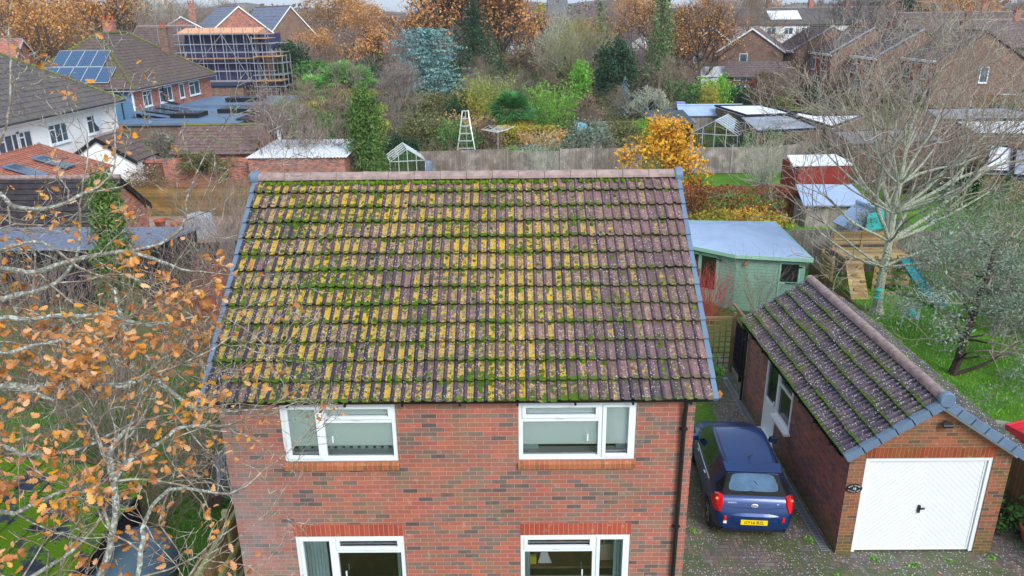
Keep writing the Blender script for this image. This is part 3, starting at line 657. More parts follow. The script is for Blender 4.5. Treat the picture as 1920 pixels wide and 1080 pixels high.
# things seen inside the lower right window
def in_room(name, label, cat, fn, mat, loc):
    m2 = MB(); fn(m2); o = m2.build(name, mat); o.location = loc; tag(o, label, cat); return o
def bag(m2):
    m2.prism([(-.2, 0, 0), (.2, 0, 0), (.24, 0, .36), (.1, 0, .33), (-.14, 0, .3), (-.24, 0, .2)], (0, .14, 0))
    m2.tube([(-.08, .04, .3), (-.07, .03, .42), (0, .02, .48), (.07, .03, .42), (.09, .04, .32)], .012, 6)
in_room('tote_bag', 'beige canvas bag with looped handle behind the lower right window', 'bag', bag, plain('canvas', c8(168, 156, 134), .9, .1), (1.47, YF+.42, 1.62))
tb = MB(); tb.box(-.5, .3, .0, 1.65, 1.0, .04)
for x in (-.45, 1.6):
    for y in (.35, .95): tb.box(x-.03, y-.03, -1.45, x+.03, y+.03, 0)
o = tb.build('side_table', plain('table_wood', c8(110, 70, 50), .6)); o.location = (.1, YF, 1.56); tag(o, 'brown table standing inside the lower right window', 'table')
in_room('yellow_packet', 'small yellow packet on the table in the lower right window', 'packet', lambda m: m.box(-.05, 0, 0, .05, .06, .15), plain('yellow_card', c8(214, 200, 40)), (.24, YF+.36, 1.60))
in_room('paper_stack', 'white papers leaning beside the yellow packet in the lower right window', 'papers', lambda m: m.prism([(-.1, 0, 0), (.12, 0, 0), (.05, .05, .17), (-.05, .05, .17)], (0, .05, 0)), plain('paper', (.7, .72, .75)), (.42, YF+.38, 1.60))
in_room('trinket_box', 'dark patterned box behind the papers in the lower right window', 'box', lambda m: (m.box(-.1, 0, 0, .1, .1, .24), m.box(-.11, -.01, .24, .11, .11, .27)), plain('patterned_box', c8(90, 92, 116), var=.8, sc=14), (.36, YF+.55, 1.60))
# ---------------------------------------------------------------- the garage
GX0, GX1, GY0, GY1 = 6.22, 9.24, 12.22, 18.62
RGX, RGZ, EGX0, EGX1, EGZ, VY0, VY1 = 7.70, 3.44, 6.05, 9.38, 2.31, 12.06, 18.76
GO = (GX0, GY0, 0); garage = thing('brick_garage', 'single brick garage with white up and over door beside the driveway', 'garage', GO)
mb = MB(GO); hd = (6.52, .03, 8.90, 2.17)
wall_with_holes(mb, GX0, GX1, 0, 2.42, GY0, [(hd[0], 0, hd[2], hd[3])], .22)
mb.face([(GX0+.12, GY0, 2.42), (GX1-.12, GY0, 2.42), (RGX, GY0, RGZ-.05)])
mb.build('front_wall', M['brick_garage'], garage); mb = MB(GO)
mb.face([(GX0, GY1, 0), (GX0, GY1, 2.42), (RGX, GY1, RGZ-.05), (GX1, GY1, 2.42), (GX1, GY1, 0)]); mb.build('rear_wall', M['brick_garage'], garage)
mb = MB(GO)
for y0, y1, z0, z1 in ((GY0, 15.18, 0, 2.42), (15.18, 16.1, 0, .0), (15.18, 16.1, 2.12, 2.42), (16.1, 16.95, 2.12, 2.42), (16.95, GY1, 0, 2.42), (15.18, 16.1, 0, .95)):
    if z1 > z0: mb.face([(GX0, y1, z0), (GX0, y0, z0), (GX0, y0, z1), (GX0, y1, z1)])
mb.face([(GX1, GY0, 0), (GX1, GY1, 0), (GX1, GY1, 2.42), (GX1, GY0, 2.42)]); mb.build('side_wall', M['brick_side'], garage)
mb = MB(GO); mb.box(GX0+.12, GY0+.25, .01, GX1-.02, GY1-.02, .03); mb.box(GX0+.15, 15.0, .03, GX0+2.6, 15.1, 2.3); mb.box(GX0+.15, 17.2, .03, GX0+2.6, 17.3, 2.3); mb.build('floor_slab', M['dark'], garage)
m2 = MB(GO); m2.box(hd[0]-.02, GY0-.006, hd[3], hd[2]+.02, GY0+.1, hd[3]+.215); m2.build('lintel', M['soldier_g'], garage)
# up-and-over door
m2 = MB(GO); fw = .075; y = GY0+.02
m2.box(hd[0], y, 0.03, hd[0]+fw, y+.09, hd[3]); m2.box(hd[2]-fw, y, 0.03, hd[2], y+.09, hd[3]); m2.box(hd[0]+fw, y, hd[3]-fw-.01, hd[2]-fw, y+.09, hd[3])
gd = m2.build('garage_door', M['whitedoor'], garage, bevel=.004)
m2 = MB(GO); cx = (hd[0]+hd[2])/2; x0, x1, z0, z1 = hd[0]+fw+.006, hd[2]-fw-.006, .05, hd[3]-fw-.018
m2.box(x0, y+.045, z0, x1, y+.07, z1)
m2.box(x0, y+.03, z0, x0+.035, y+.0455, z1); m2.box(x1-.035, y+.03, z0, x1, y+.0455, z1); m2.box(x0+.035, y+.03, z1-.035, x1-.035, y+.0455, z1); m2.box(x0+.035, y+.03, z0, x1-.035, y+.0455, z0+.035)
pw = .082                                                        # chevron ribs, raised boards with grooves between
def rib(side):
    n = int(4.0/pw)
    for k in range(n):
        h0 = z0+.04-1.4+k*pw*1.38; h1 = h0+pw*1.38-.012
        poly = []
        xa, xb = (x0+.037, cx) if side < 0 else (cx, x1-.037)
        def zz(h, x): return h + (abs(x-cx))*(-.95)*-1*.0 + (-.98*abs(x-cx)) + 1.1
        pts = [(xa, zz(h0, xa)), (xb, zz(h0, xb)), (xb, zz(h1, xb)), (xa, zz(h1, xa))]
        lo, hi = z0+.037, z1-.037                                 # clip to the panel
        def clip(P, f, v):
            o = []
            for i in range(len(P)):
                a, b = P[i], P[(i+1) % len(P)]; ia, ib = f*(a[1]-v) >= 0, f*(b[1]-v) >= 0
                if ia: o.append(a)
                if ia != ib: t = (v-a[1])/(b[1]-a[1]); o.append((a[0]+(b[0]-a[0])*t, v))
            return o
        P = clip(pts, 1, lo); P = clip(P, -1, hi) if P else P
        if len(P) > 2: m2.prism([(a, y+.046, b) for a, b in P], (0, -.007, 0))
rib(-1); rib(1)
m2.build('door_panel', M['whitedoor'], gd)
m2 = MB(GO); m2.box(cx-.02, y-.0, .93, cx+.02, y+.04, 1.09); m2.bar((cx, y-.01, 1.03), (cx+.09, y-.01, 1.035), .026); m2.build('door_handle', M['black'], gd)
# roof of the garage
su = Vector((RGX-EGX0, 0, RGZ-EGZ)); GSL = su.length; su.normalize(); ng = Vector((-su.z, 0, su.x))
mb = roll_roof(GO, (EGX0, VY1-.06, EGZ), (0, -1, 0), ng, su, VY1-VY0-.12, GSL, 6, .15, 7, 1.5)
su2 = Vector((RGX-EGX1, 0, RGZ-EGZ)); L2 = su2.length; su2.normalize(); ng2 = Vector((-su2.z, 0, su2.x)); ng2 = ng2 if ng2.z > 0 else -ng2
mb2 = roll_roof(GO, (EGX1, VY0+.06, EGZ), (0, 1, 0), ng2, su2, VY1-VY0-.12, L2, 6, .15, 8, 1.5)
n0 = len(mb.v); mb.v += mb2.v
for fi, f in enumerate(mb2.f):
    mb.f.append([i+n0 for i in f]); mb.uv[len(mb.f)-1] = mb2.uv[fi]
mb.face([(EGX0, VY0+.06, EGZ-.02), (EGX0, VY1-.06, EGZ-.02), (RGX, VY1-.06, RGZ-.03), (RGX, VY0+.06, RGZ-.03)], [(0, 0), (1, 0), (1, 1), (0, 1)])
mb.face([(EGX1, VY0+.06, EGZ-.02), (EGX1, VY1-.06, EGZ-.02), (RGX, VY1-.06, RGZ-.03), (RGX, VY0+.06, RGZ-.03)], [(0, 0), (1, 0), (1, 1), (0, 1)])
groof = mb.build('roof', M['garage_tiles'], garage)
fs = moss_lumps(GO, (EGX0, VY1-.06, EGZ), (0, -1, 0), ng, su, VY1-VY0-.12, GSL, 6, .15, 260, lambda a, b: .35+.6*a*b+.2*(b > .8), 11, (.016, .045)); moss_obj(fs, groof)
ridge(GO, (RGX, VY0+.14, RGZ+.02), (RGX, VY1-.02, RGZ+.02), 14, M['ridge_g'], groof, r=.12)
for y, sgn in ((VY0+.03, -1), (VY1-.03, 1)):
    verge(GO, (EGX0, y, EGZ), su, ng, (0, sgn, 0), GSL, 6, groof, .10, .2); verge(GO, (EGX1, y, EGZ), su2, ng2, (0, sgn, 0), L2, 6, groof, .10, .2)
m2 = MB(GO); m2.M = Matrix.Translation((RGX, VY0+.06, RGZ+.02)) @ Matrix.Rotation(R(90), 4, 'X'); m2.lathe((0, 0, -.04), [(.12, 0), (.15, .02), (.15, .10), (.13, .13)], 16); m2.build('ridge_end_cap', M['verge'], groof)
m2 = MB(GO)                                                       # white barge boards under the verge
for e, s_, n_ in ((EGX0, su, ng), (EGX1, su2, ng2)):
    a = Vector((e, GY0-.035, EGZ-.02)); b = Vector((RGX, GY0-.035, RGZ-.04)); m2.prism([a-n_*.02, b-n_*.02, b-n_*.15, a-n_*.15], (0, .028, 0))
m2.build('barge_board', M['white'], groof)
gutter(GO, (EGX0-.02, VY0+.12, EGZ-.02), (EGX0-.02, VY1+.1, EGZ-.02), garage)
downpipe(GO, [(GX0-.08, GY1-.1, 2.3), (GX0-.08, GY1-.1, 0)], garage, clips=(1.8, .7))
# side door and side window (x = GX0 plane, facing -x)
X = GX0
def side_frame(m2, y0, y1, z0, z1, fw=.07, x=X-.0):
    m2.box(x-.015, y0, z0, x+.06, y0+fw, z1); m2.box(x-.015, y1-fw, z0, x+.06, y1, z1); m2.box(x-.015, y0+fw, z0, x+.06, y1-fw, z0+fw); m2.box(x-.015, y0+fw, z1-fw, x+.06, y1-fw, z1)
m2 = MB(GO); side_frame(m2, 16.1, 16.95, .05, 2.12); m2.box(X+.0, 16.17, .12, X+.04, 16.88, .98); m2.box(X-.01, 16.17, .95, X+.05, 16.88, 1.03); m2.box(X-.2, 16.02, 0, X+.0, 17.02, .07)
sdoor = m2.build('side_door', M['white'], garage, bevel=.004)
m2 = MB(GO); m2.face([(X+.02, 16.88, 1.02), (X+.02, 16.17, 1.02), (X+.02, 16.17, 2.06), (X+.02, 16.88, 2.06)]); m2.build('pane', M['glasscar'], sdoor)
m2 = MB(GO); m2.box(X-.05, 16.2, 1.05, X-.02, 16.23, 1.2); m2.bar((X-.05, 16.2, 1.12), (X-.05, 16.32, 1.12), .02); m2.build('door_handle', M['white'], sdoor)
m2 = MB(GO); side_frame(m2, 15.18, 16.1, .95, 2.12); m2.box(X-.01, 15.25, 1.75, X+.055, 16.03, 1.81); m2.box(X-.14, 15.1, .9, X+.05, 16.12, .955)
swin = m2.build('window', M['white'], garage, bevel=.004)
m2 = MB(GO); m2.face([(X+.03, 16.03, 1.01), (X+.03, 15.25, 1.01), (X+.03, 15.25, 2.06), (X+.03, 16.03, 2.06)]); m2.build('pane', M['glasscar'], swin)
# security light
m2 = MB(GO); c = at(1771, 792, GY0); m2.box(c.x-.03, GY0-.06, c.z-.02, c.x+.03, GY0, c.z+.04); m2.prism([(c.x-.09, GY0-.14, c.z+.0), (c.x+.1, GY0-.14, c.z+.0), (c.x+.09, GY0-.06, c.z+.06), (c.x-.08, GY0-.06, c.z+.06)], (0, 0, -.05)); m2.build('security_light', M['black'], garage, bevel=.01)
# oval house sign
sgn = thing('house_sign', 'oval black plaque reading EAST WINDS 18 LITTLE OAK left of the white garage door', 'sign', (6.37, GY0-.012, 1.52))
m2 = MB(); n = 28; m2.prism([(.155*math.cos(6.2832*k/n), 0, .098*math.sin(6.2832*k/n)) for k in range(n)], (0, -.014, 0)); m2.build('plaque', M['black'], sgn)
m2 = MB()
for k in range(n):
    a, b = 6.2832*k/n, 6.2832*(k+1)/n; f = lambda t, q: (.155*q*math.cos(t), -.0145, .098*q*math.sin(t)); m2.prism([f(a, .95), f(b, .95), f(b, .965), f(a, .965)], (0, -.002, 0))
wt = plain('white_lettering', (.8, .8, .82), .5)
text_mesh('18', .07, wt, sgn, (0, -.016, 0), (R(90), 0, 0), 'number', .002)
def arc_text(s, rx, rz, a0, a1, up):
    for k, ch in enumerate(s):
        if ch == ' ': continue
        t = a0+(a1-a0)*k/(len(s)-1); p = (rx*math.cos(t), -.016, rz*math.sin(t)); rt = (t-math.pi/2) if up else (t-math.pi*1.5)
        text_mesh(ch, .033, wt, sgn, p, (R(90), -rt*.6, 0), 'letter', .002)
arc_text('EAST WINDS', .118, .066, R(150), R(30), True); arc_text('LITTLE OAK', .118, .066, R(210), R(330), False)
# ---------------------------------------------------------------- the blue hatchback
paint = K('car_paint_blue', .28, .6, .35); paint.b.inputs['Coat Weight'].default_value = .45; paint.b.inputs['Coat Roughness'].default_value = .06
_n = paint.noise(paint.obj(), 1.2, 2); paint.col(paint.ramp(_n, [(.3, c8(0, 40, 90)), (.7, c8(1, 54, 116))])); M['paint'] = paint.m
M['tyre'] = plain('tyre_rubber', (.02, .02, .02), .9); M['alloy'] = plain('alloy_wheel', (.45, .46, .48), .35, .5, .6)
M['redlens'] = plain('red_lens', c8(200, 20, 28), .12, .7, var=.15); M['amber'] = plain('amber_lens', c8(240, 130, 60), .12, .7); M['plate'] = plain('yellow_plate', c8(246, 208, 0), .4)
M['chrome'] = plain('chrome', (.75, .76, .78), .15, .6, .9)
car = thing('parked_car', 'small dark blue hatchback parked between the house and the garage', 'car', (4.68, 12.56, 0), R(-4.5))
CL = 3.6
# side-view curves along y (0 = rear bumper)
def interp(x, pts):
    for (a, va), (b, vb) in zip(pts, pts[1:]):
        if x <= b:
            t = (x-a)/(b-a) if b > a else 0; return va+(vb-va)*t
    return pts[-1][1]
def smooth(x, pts):                                               # monotone cubic through points
    n = len(pts)
    for i in range(n-1):
        (a, va), (b, vb) = pts[i], pts[i+1]
        if x <= b or i == n-2:
            pm = pts[i-1] if i else pts[i]; pn = pts[i+2] if i+2 < n else pts[i+1]
            ma = (vb-pm[1])/(b-pm[0]) if b > pm[0] else 0; mb_ = (pn[1]-va)/(pn[0]-a) if pn[0] > a else 0
            h = b-a; t = min(1, max(0, (x-a)/h)); return (2*t**3-3*t*t+1)*va+(t**3-2*t*t+t)*h*ma+(-2*t**3+3*t*t)*vb+(t**3-t*t)*h*mb_
ztop = [(0, .60), (.03, .70), (.07, .80), (.14, .93), (.20, .98), (.42, 1.28), (.50, 1.385), (.62, 1.425), (1.1, 1.475), (1.7, 1.485), (2.1, 1.44), (2.35, 1.32), (2.72, 1.06), (2.9, 1.0), (3.25, .90), (3.45, .78), (3.6, .52)]
zbelt = [(0, .585), (.03, .68), (.07, .78), (.14, .91), (.3, .97), (.7, .99), (1.5, .955), (2.4, .925), (2.8, .90), (3.2, .83), (3.5, .66), (3.6, .48)]
wmax = [(0, .60), (.05, .70), (.15, .755), (.4, .79), (.9, .8), (2.6, .795), (3.1, .77), (3.4, .70), (3.55, .55), (3.6, .42)]
wroof = [(0, .56), (.1, .64), (.2, .665), (.42, .58), (.52, .555), (1.0, .565), (1.8, .57), (2.2, .56), (2.5, .6), (2.85, .66), (3.2, .64), (3.5, .52), (3.6, .38)]
ys = [0, .015, .03, .05, .07, .10, .14, .17, .20, .25, .30, .36, .42, .46, .50, .55, .62] + [.62+.07*k for k in range(1, 43)]
ys = [y for y in ys if y <= 3.6] + [3.6]
def section(y):
    W, zt, zb, wr = smooth(y, wmax), smooth(y, ztop), smooth(y, zbelt), smooth(y, wroof); zb = min(zb, zt-.012)
    zs = .24 + (.06 if y < .3 or y > 3.3 else 0); p = []
    p.append((W*.0, zs)); p.append((W*.90, zs)); p.append((W*.965, zs+.05)); 
    for t in (.2, .4, .6, .8): p.append((W*(.985+.02*math.sin(t*3.1)), zs+.05+(zb-zs-.05)*t))
    p.append((W*.975, zb))
    gh = zt-zb; top = .10 if gh > .2 else gh*.4
    for t in (.12, .3, .5, .7, .88, 1.0): p.append((W*.965+(wr-W*.965)*t**1.15, zb+(gh-top)*t+.0))
    for t in (.3, .6, .85, 1.0):                                  # shoulder rounding over to the centre
        a = t*math.pi/2; p.append((wr*(1-.18*math.sin(a)*0) - wr*.16*(1-math.cos(a)), zt-top+top*math.sin(a)*.82))
    for t in (.3, .6, 1.0): p.append((wr*.84*(1-t), zt-top*.18+top*.18*math.sin(t*1.57)))
    return p
WH = [(.60, .285), (2.98, .285)]; WR = .335
secs = [section(y) for y in ys]; NP = len(secs[0])
def cls(i, j):
    """which panel a face of the shell belongs to"""
    y = (ys[i]+ys[i+1])/2; s = secs[i]
    if 8 <= j <= 12:
        if .66 < y < 1.02 and j < 12 and y > .62+(j-8)*.03: return 'side_window'
        if 1.08 < y < 1.72 or 1.80 < y < 2.32-(j-8)*.05: return 'side_window'
    if .215 < y < .475 and j >= 9: return 'rear_window'
    if 2.2 < y < 2.66 and j >= 10: return 'windscreen'
    return 'body'
groups = {}
for i in range(len(ys)-1):
    for j in range(NP-1):
        for sx in (1, -1):
            groups.setdefault((cls(i, j), sx if cls(i, j) == 'side_window' else 0), []).append((i, j, sx))
def pt(i, j, sx):
    x, z = secs[i][j]; y = ys[i]
    if j <= 6:
        for yc, zc in WH:
            d = WR**2-(y-yc)**2
            if d > 0 and j >= 1: z = max(z, zc+math.sqrt(d))
    return Vector((sx*x, y, z))
M['darksurround'] = plain('dark_glass_surround', (.008, .009, .011), .55, .12, var=.1)
cm = {'body': 'paint', 'side_window': 'glasscar', 'rear_window': 'darksurround', 'windscreen': 'glasscar'}
for (g, sd_), fs in groups.items():
    mb = MB(); vi = {}
    for i, j, sx in fs:
        q = []
        for a, b in ((i, j), (i+1, j), (i+1, j+1), (i, j+1)):
            p = pt(a, b, sx); kx = (round(p.x, 5), round(p.y, 5), round(p.z, 5))
            if kx not in vi: vi[kx] = mb.P(p)
            q.append(vi[kx])
        q2 = []
        for x in (q if sx > 0 else q[::-1]):
            if x not in q2: q2.append(x)
        if len(q2) > 2: mb.f.append(q2)
    if g == 'body':
        ring = [pt(0, j, 1) for j in range(NP)] + [pt(0, j, -1) for j in range(NP-2, 0, -1)]; mb.face(ring)
        ring = [pt(len(ys)-1, j, 1) for j in range(NP)] + [pt(len(ys)-1, j, -1) for j in range(NP-2, 0, -1)]; mb.face(ring[::-1])
    o = mb.build(g, M[cm[g]], car, smooth=True)
    if g == 'rear_window': rearw = o
    if g == 'body': body = o
# frosted centre of the rear window (condensation)
mist = plain('misted_glass', c8(62, 96, 128), .5, .2, var=.3, sc=4)
def surf(y, x, up=.004):
    i = max(0, min(len(ys)-2, sum(1 for q in ys if q <= y)-1)); t = (y-ys[i])/(ys[i+1]-ys[i]); zz = []
    for s in (secs[i], secs[i+1]):
        s2 = s[8:]; z = s2[-1][1]
        for (xa, za), (xb, zb) in zip(s2, s2[1:]):
            if xb <= abs(x) <= xa: z = za+(zb-za)*((abs(x)-xa)/(xb-xa) if xb != xa else 0); break
        zz.append(z)
    n = Vector((0, -.72, .69)); return Vector((x, y, zz[0]+(zz[1]-zz[0])*t)) + n*up
mb = MB(); nx_, ny_ = 16, 5
def mp(a, b):
    y = .25+(.455-.25)*b; wx = (.50-.07*b) * (1 - .05*abs(2*b-1)**3); x = -wx+2*wx*a; e = abs(2*a-1)**8*.02; return surf(y+(e if b < .5 else -e), x, .006)
for a in range(nx_):
    for b in range(ny_): mb.face([mp(a/nx_, b/ny_), mp((a+1)/nx_, b/ny_), mp((a+1)/nx_, (b+1)/ny_), mp(a/nx_, (b+1)/ny_)])
mb.build('misted_pane', mist, rearw, smooth=True)
# spoiler
mb = MB(); mb.prism([(x, y, z) for x, y, z in ((-.55, .40, 1.39), (.55, .40, 1.39), (.575, .66, 1.435), (-.575, .66, 1.435))], (0, 0, .026)); mb.build('roof_spoiler', M['paint'], car, bevel=.01)
mb = MB(); mb.bar((.16, .285, 1.035+.04), (.02, .36, 1.155+.055), .014); mb.bar((.16, .28, 1.06), (-.2, .235, 1.035), .02); mb.build('rear_wiper', M['black'], car)
mb = MB(); mb.lathe((.0, .85, 1.455), [(.03, 0), (.012, .03)], 10); mb.tube([(0, .85, 1.48), (.03, .70, 1.62)], .005, 5); mb.build('aerial', M['black'], car)
# lamps
def lamp(sx):
    mb = MB(); P = [(.62, .17, .98), (.69, .19, 1.02), (.755, .28, .98), (.80, .33, .86), (.79, .25, .76), (.74, .12, .70), (.67, .03, .72), (.63, .07, .84)]
    P = [Vector((sx*x*1.01, y-.03, z)) for x, y, z in P]; c = sum(P, Vector())/len(P)+Vector((sx*.022, -.03, 0))
    for a, b in zip(P, P[1:]+P[:1]): mb.face([a, b, c] if sx > 0 else [b, a, c])
    for a, b in zip(P, P[1:]+P[:1]): mb.face([a, b, b+Vector((-sx*.03, .05, 0)), a+Vector((-sx*.03, .05, 0))])
    o = mb.build('tail_lamp', M['redlens'], car, smooth=False)
    m2 = MB(); m2.prism([c+Vector((-sx*.04, .04, .10)), c+Vector((sx*.01, .03, .10)), c+Vector((sx*.012, .015, .06)), c+Vector((-sx*.04, .02, .055))], (0, -.012, .004)); m2.build('indicator', M['amber'], o)
    m2 = MB(); x = sx*.565; m2.prism([(x-.035, .03, .52), (x+.035, .035, .52), (x+.028, .03, .62), (x-.02, .02, .63)], (0, -.045, 0)); o2 = m2.build('reflector', M['redlens'], car, bevel=.005)
    if sx < 0: m2 = MB(); m2.box(x-.03, -.012, .46, x+.035, .03, .515); m2.build('reversing_lens', M['white'], o2)
lamp(1); lamp(-1)
# bumper
mb = MB()
for k in range(16):
    t0, t1 = -1+2*k/16, -1+2*(k+1)/16
    def bp(t, z, o): return Vector((.735*t, o+.16*abs(t)**4, z))
    R_ = [(.30, .05), (.36, .0), (.52, -.025), (.64, -.02), (.69, .03), (.70, .09)]
    for (za, oa), (zb_, ob) in zip(R_, R_[1:]): mb.face([bp(t0, za, oa), bp(t1, za, oa), bp(t1, zb_, ob), bp(t0, zb_, ob)])
for sx in (-1, 1):                                                # wrap round the corners
    R_ = [(.30, .21), (.36, .16), (.52, .135), (.64, .14), (.69, .19), (.70, .25)]
    for (za, oa), (zb_, ob) in zip(R_, R_[1:]): mb.face([(sx*.735, oa, za), (sx*.735, ob, zb_), (sx*.80, .42, zb_), (sx*.80, .42, za)])
mb.build('rear_bumper', M['paint'], car, smooth=True)
mb = MB(); mb.prism([(-.62, -.01, .29), (.62, -.01, .29), (.66, .07, .25), (-.66, .07, .25)], (0, 0, .045)); mb.build('bumper_skirt', M['black'], car)
mb = MB(); mb.box(-.26, -.034, .455, .26, -.024, .565); pl = mb.build('number_plate', M['plate'], car)
text_mesh('GY16 BZL', .098, M['black'], pl, (0, -.036, .509), (R(90), 0, 0), 'registration', .002, sx=.92)
ht = plain('chrome_lettering', (.7, .72, .75), .3, .5, .3)
def hatch(z): return interp(z, [(.70, .03), (.80, .07), (.93, .14)]) 
mb = MB(); n = 20; cz, cy_ = .84, .088-.02
rx_ = R(62)
def ov(t, a, b, o): return Vector((a*math.cos(t), cy_-o+ b*math.sin(t)*math.cos(rx_)*1.0, cz + b*math.sin(t)*math.sin(rx_)))
for k in range(n):
    a, b = 6.2832*k/n, 6.2832*(k+1)/n; mb.face([ov(a, .065, .034, .006), ov(b, .065, .034, .006), ov(b, .056, .026, .008), ov(a, .056, .026, .008)])
em = mb.build('emblem', ht, car); text_mesh('KIA', .042, ht, em, (0, cy_-.006, cz), (rx_, 0, 0), 'emblem_letters', .002, sx=1.1)
text_mesh('PICANTO', .036, ht, car, (-.44, cy_+.005, cz+.05), (rx_, 0, 0), 'model_lettering', .002, sx=1.1)
text_mesh('SR7', .03, ht, car, (.45, cy_+.005, cz+.04), (rx_, 0, 0), 'trim_lettering', .002)
# seams of the tailgate and roof rails
mb = MB(); 
for sx in (-1, 1):
    mb.tube([Vector((sx*q[0], q[1], q[2])) for q in ((.475, .66, 1.455), (.49, 1.1, 1.482), (.5, 1.7, 1.487), (.49, 2.1, 1.45))], .006, 4)
mb.tube([surf(.075, -.58, .002), surf(.06, -.3, .004), surf(.06, .3, .004), surf(.075, .58, .002)], .004, 4); mb.build('seam', M['black'], car)
for sx in (-1, 1):                                                # handles, mirrors
    for y in (1.12, 1.98):
        mb = MB(); mb.bar((sx*.80, y, .86), (sx*.805, y+.13, .855), .028, .03); mb.build('door_handle', M['chrome'], car, bevel=.006)
    mb = MB(); mb.prism([(sx*.76, 2.28, .96), (sx*.95, 2.26, .95), (sx*.955, 2.27, 1.09), (sx*.80, 2.29, 1.10)], (0, .09, -.01)); mb.build('wing_mirror', M['paint'], car, bevel=.02)
    mb = MB(); mb.tube([Vector((sx*q[0], q[1], q[2])) for q in ((.795, .72, 1.0), (.80, 1.5, .968), (.79, 2.35, .935))], .006, 4); mb.build('window_trim', M['chrome'], car)
    for yc, zc in WH:
        mb = MB(); mb.M = Matrix.Translation((sx*.70, yc, zc)) @ Matrix.Rotation(R(90)*sx, 4, 'Y')
        mb.lathe((0, 0, -.09), [(.20, 0), (.275, .005), (.29, .03), (.29, .15), (.275, .178), (.21, .182), (.20, .16)], 28); w = mb.build('wheel', M['tyre'], car, smooth=True)
        mb = MB(); mb.M = Matrix.Translation((sx*.70, yc, zc)) @ Matrix.Rotation(R(90)*sx, 4, 'Y'); mb.lathe((0, 0, .05), [(.035, 0), (.035, .038)], 12)
        for k in range(5):
            a = 6.2832*k/5
            for da in (-.14, .14): mb.bar((.03*math.cos(a), .03*math.sin(a), .078), (.195*math.cos(a+da), .195*math.sin(a+da), .082), .03, .014)
        for k in range(24):
            a, b = 6.2832*k/24, 6.2832*(k+1)/24; mb.face([(.19*math.cos(a), .19*math.sin(a), .088), (.19*math.cos(b), .19*math.sin(b), .088), (.207*math.cos(b), .207*math.sin(b), .090), (.207*math.cos(a), .207*math.sin(a), .090)])
        mb.build('rim', M['alloy'], w)
mb = MB(); mb.box(-.66, .3, .18, .66, 3.3, .3); mb.build('underbody', M['black'], car)
# fallen leaves on car roof are left on the roof as flecks
# ---------------------------------------------------------------- neighbouring buildings
def face_pt(W, D, face, u, o, z):
    return {'f': Vector((u, -D/2-o, z)), 'b': Vector((-u, D/2+o, z)), 'r': Vector((W/2+o, u, z)), 'l': Vector((-W/2-o, -u, z))}[face]
def fbox(mb, W, D, face, u0, u1, z0, z1, o0, o1):
    a, b = face_pt(W, D, face, u0, o0, z0), face_pt(W, D, face, u1, o1, z1)
    mb.box(min(a.x, b.x), min(a.y, b.y), z0, max(a.x, b.x), max(a.y, b.y), z1)
def window(root, W, D, face, u, z, w, h, mull=1, frame='white', fw=.09, sill=True, vent=True, name='window', bar=None):
    m = MB(); a, b = u-w/2, u+w/2
    fbox(m, W, D, face, a, a+fw, z, z+h, -.02, .03); fbox(m, W, D, face, b-fw, b, z, z+h, -.02, .03)
    fbox(m, W, D, face, a+fw, b-fw, z, z+fw, -.02, .03); fbox(m, W, D, face, a+fw, b-fw, z+h-fw, z+h, -.02, .03)
    for k in range(1, mull+1):
        c = a+w*k/(mull+1); fbox(m, W, D, face, c-.04, c+.04, z+fw, z+h-fw, -.02, .025)
    if vent and mull: c = a+w*(1)/(mull+1); fbox(m, W, D, face, a+fw, c-.04, z+h*.68, z+h*.68+.07, -.02, .028)
    if sill: fbox(m, W, D, face, a-.04, b+.04, z-.07, z-.004, -.02, .09)
    o = m.build(name, M[frame], root); m = MB(); fbox(m, W, D, face, a+fw*.6, b-fw*.6, z+fw*.6, z+h-fw*.6, -.015, .008); m.build('pane', M['glassfar'], o); return o
def walls(root, W, D, h, mat, axis='x', rh=None, name='wall', z0=0, gmat=None):
    m = MB(); x, y = W/2, D/2
    m.face([(-x, -y, z0), (x, -y, z0), (x, -y, h), (-x, -y, h)]); m.face([(x, -y, z0), (x, y, z0), (x, y, h), (x, -y, h)])
    m.face([(x, y, z0), (-x, y, z0), (-x, y, h), (x, y, h)]); m.face([(-x, y, z0), (-x, -y, z0), (-x, -y, h), (-x, y, h)])
    if rh:
        if axis == 'x': m.face([(x, -y, h), (x, y, h), (x, 0, rh)]); m.face([(-x, y, h), (-x, -y, h), (-x, 0, rh)])
        else: m.face([(-x, -y, h), (x, -y, h), (0, -y, rh)]); m.face([(x, y, h), (-x, y, h), (0, y, rh)])
    return m.build(name, M[mat], root)
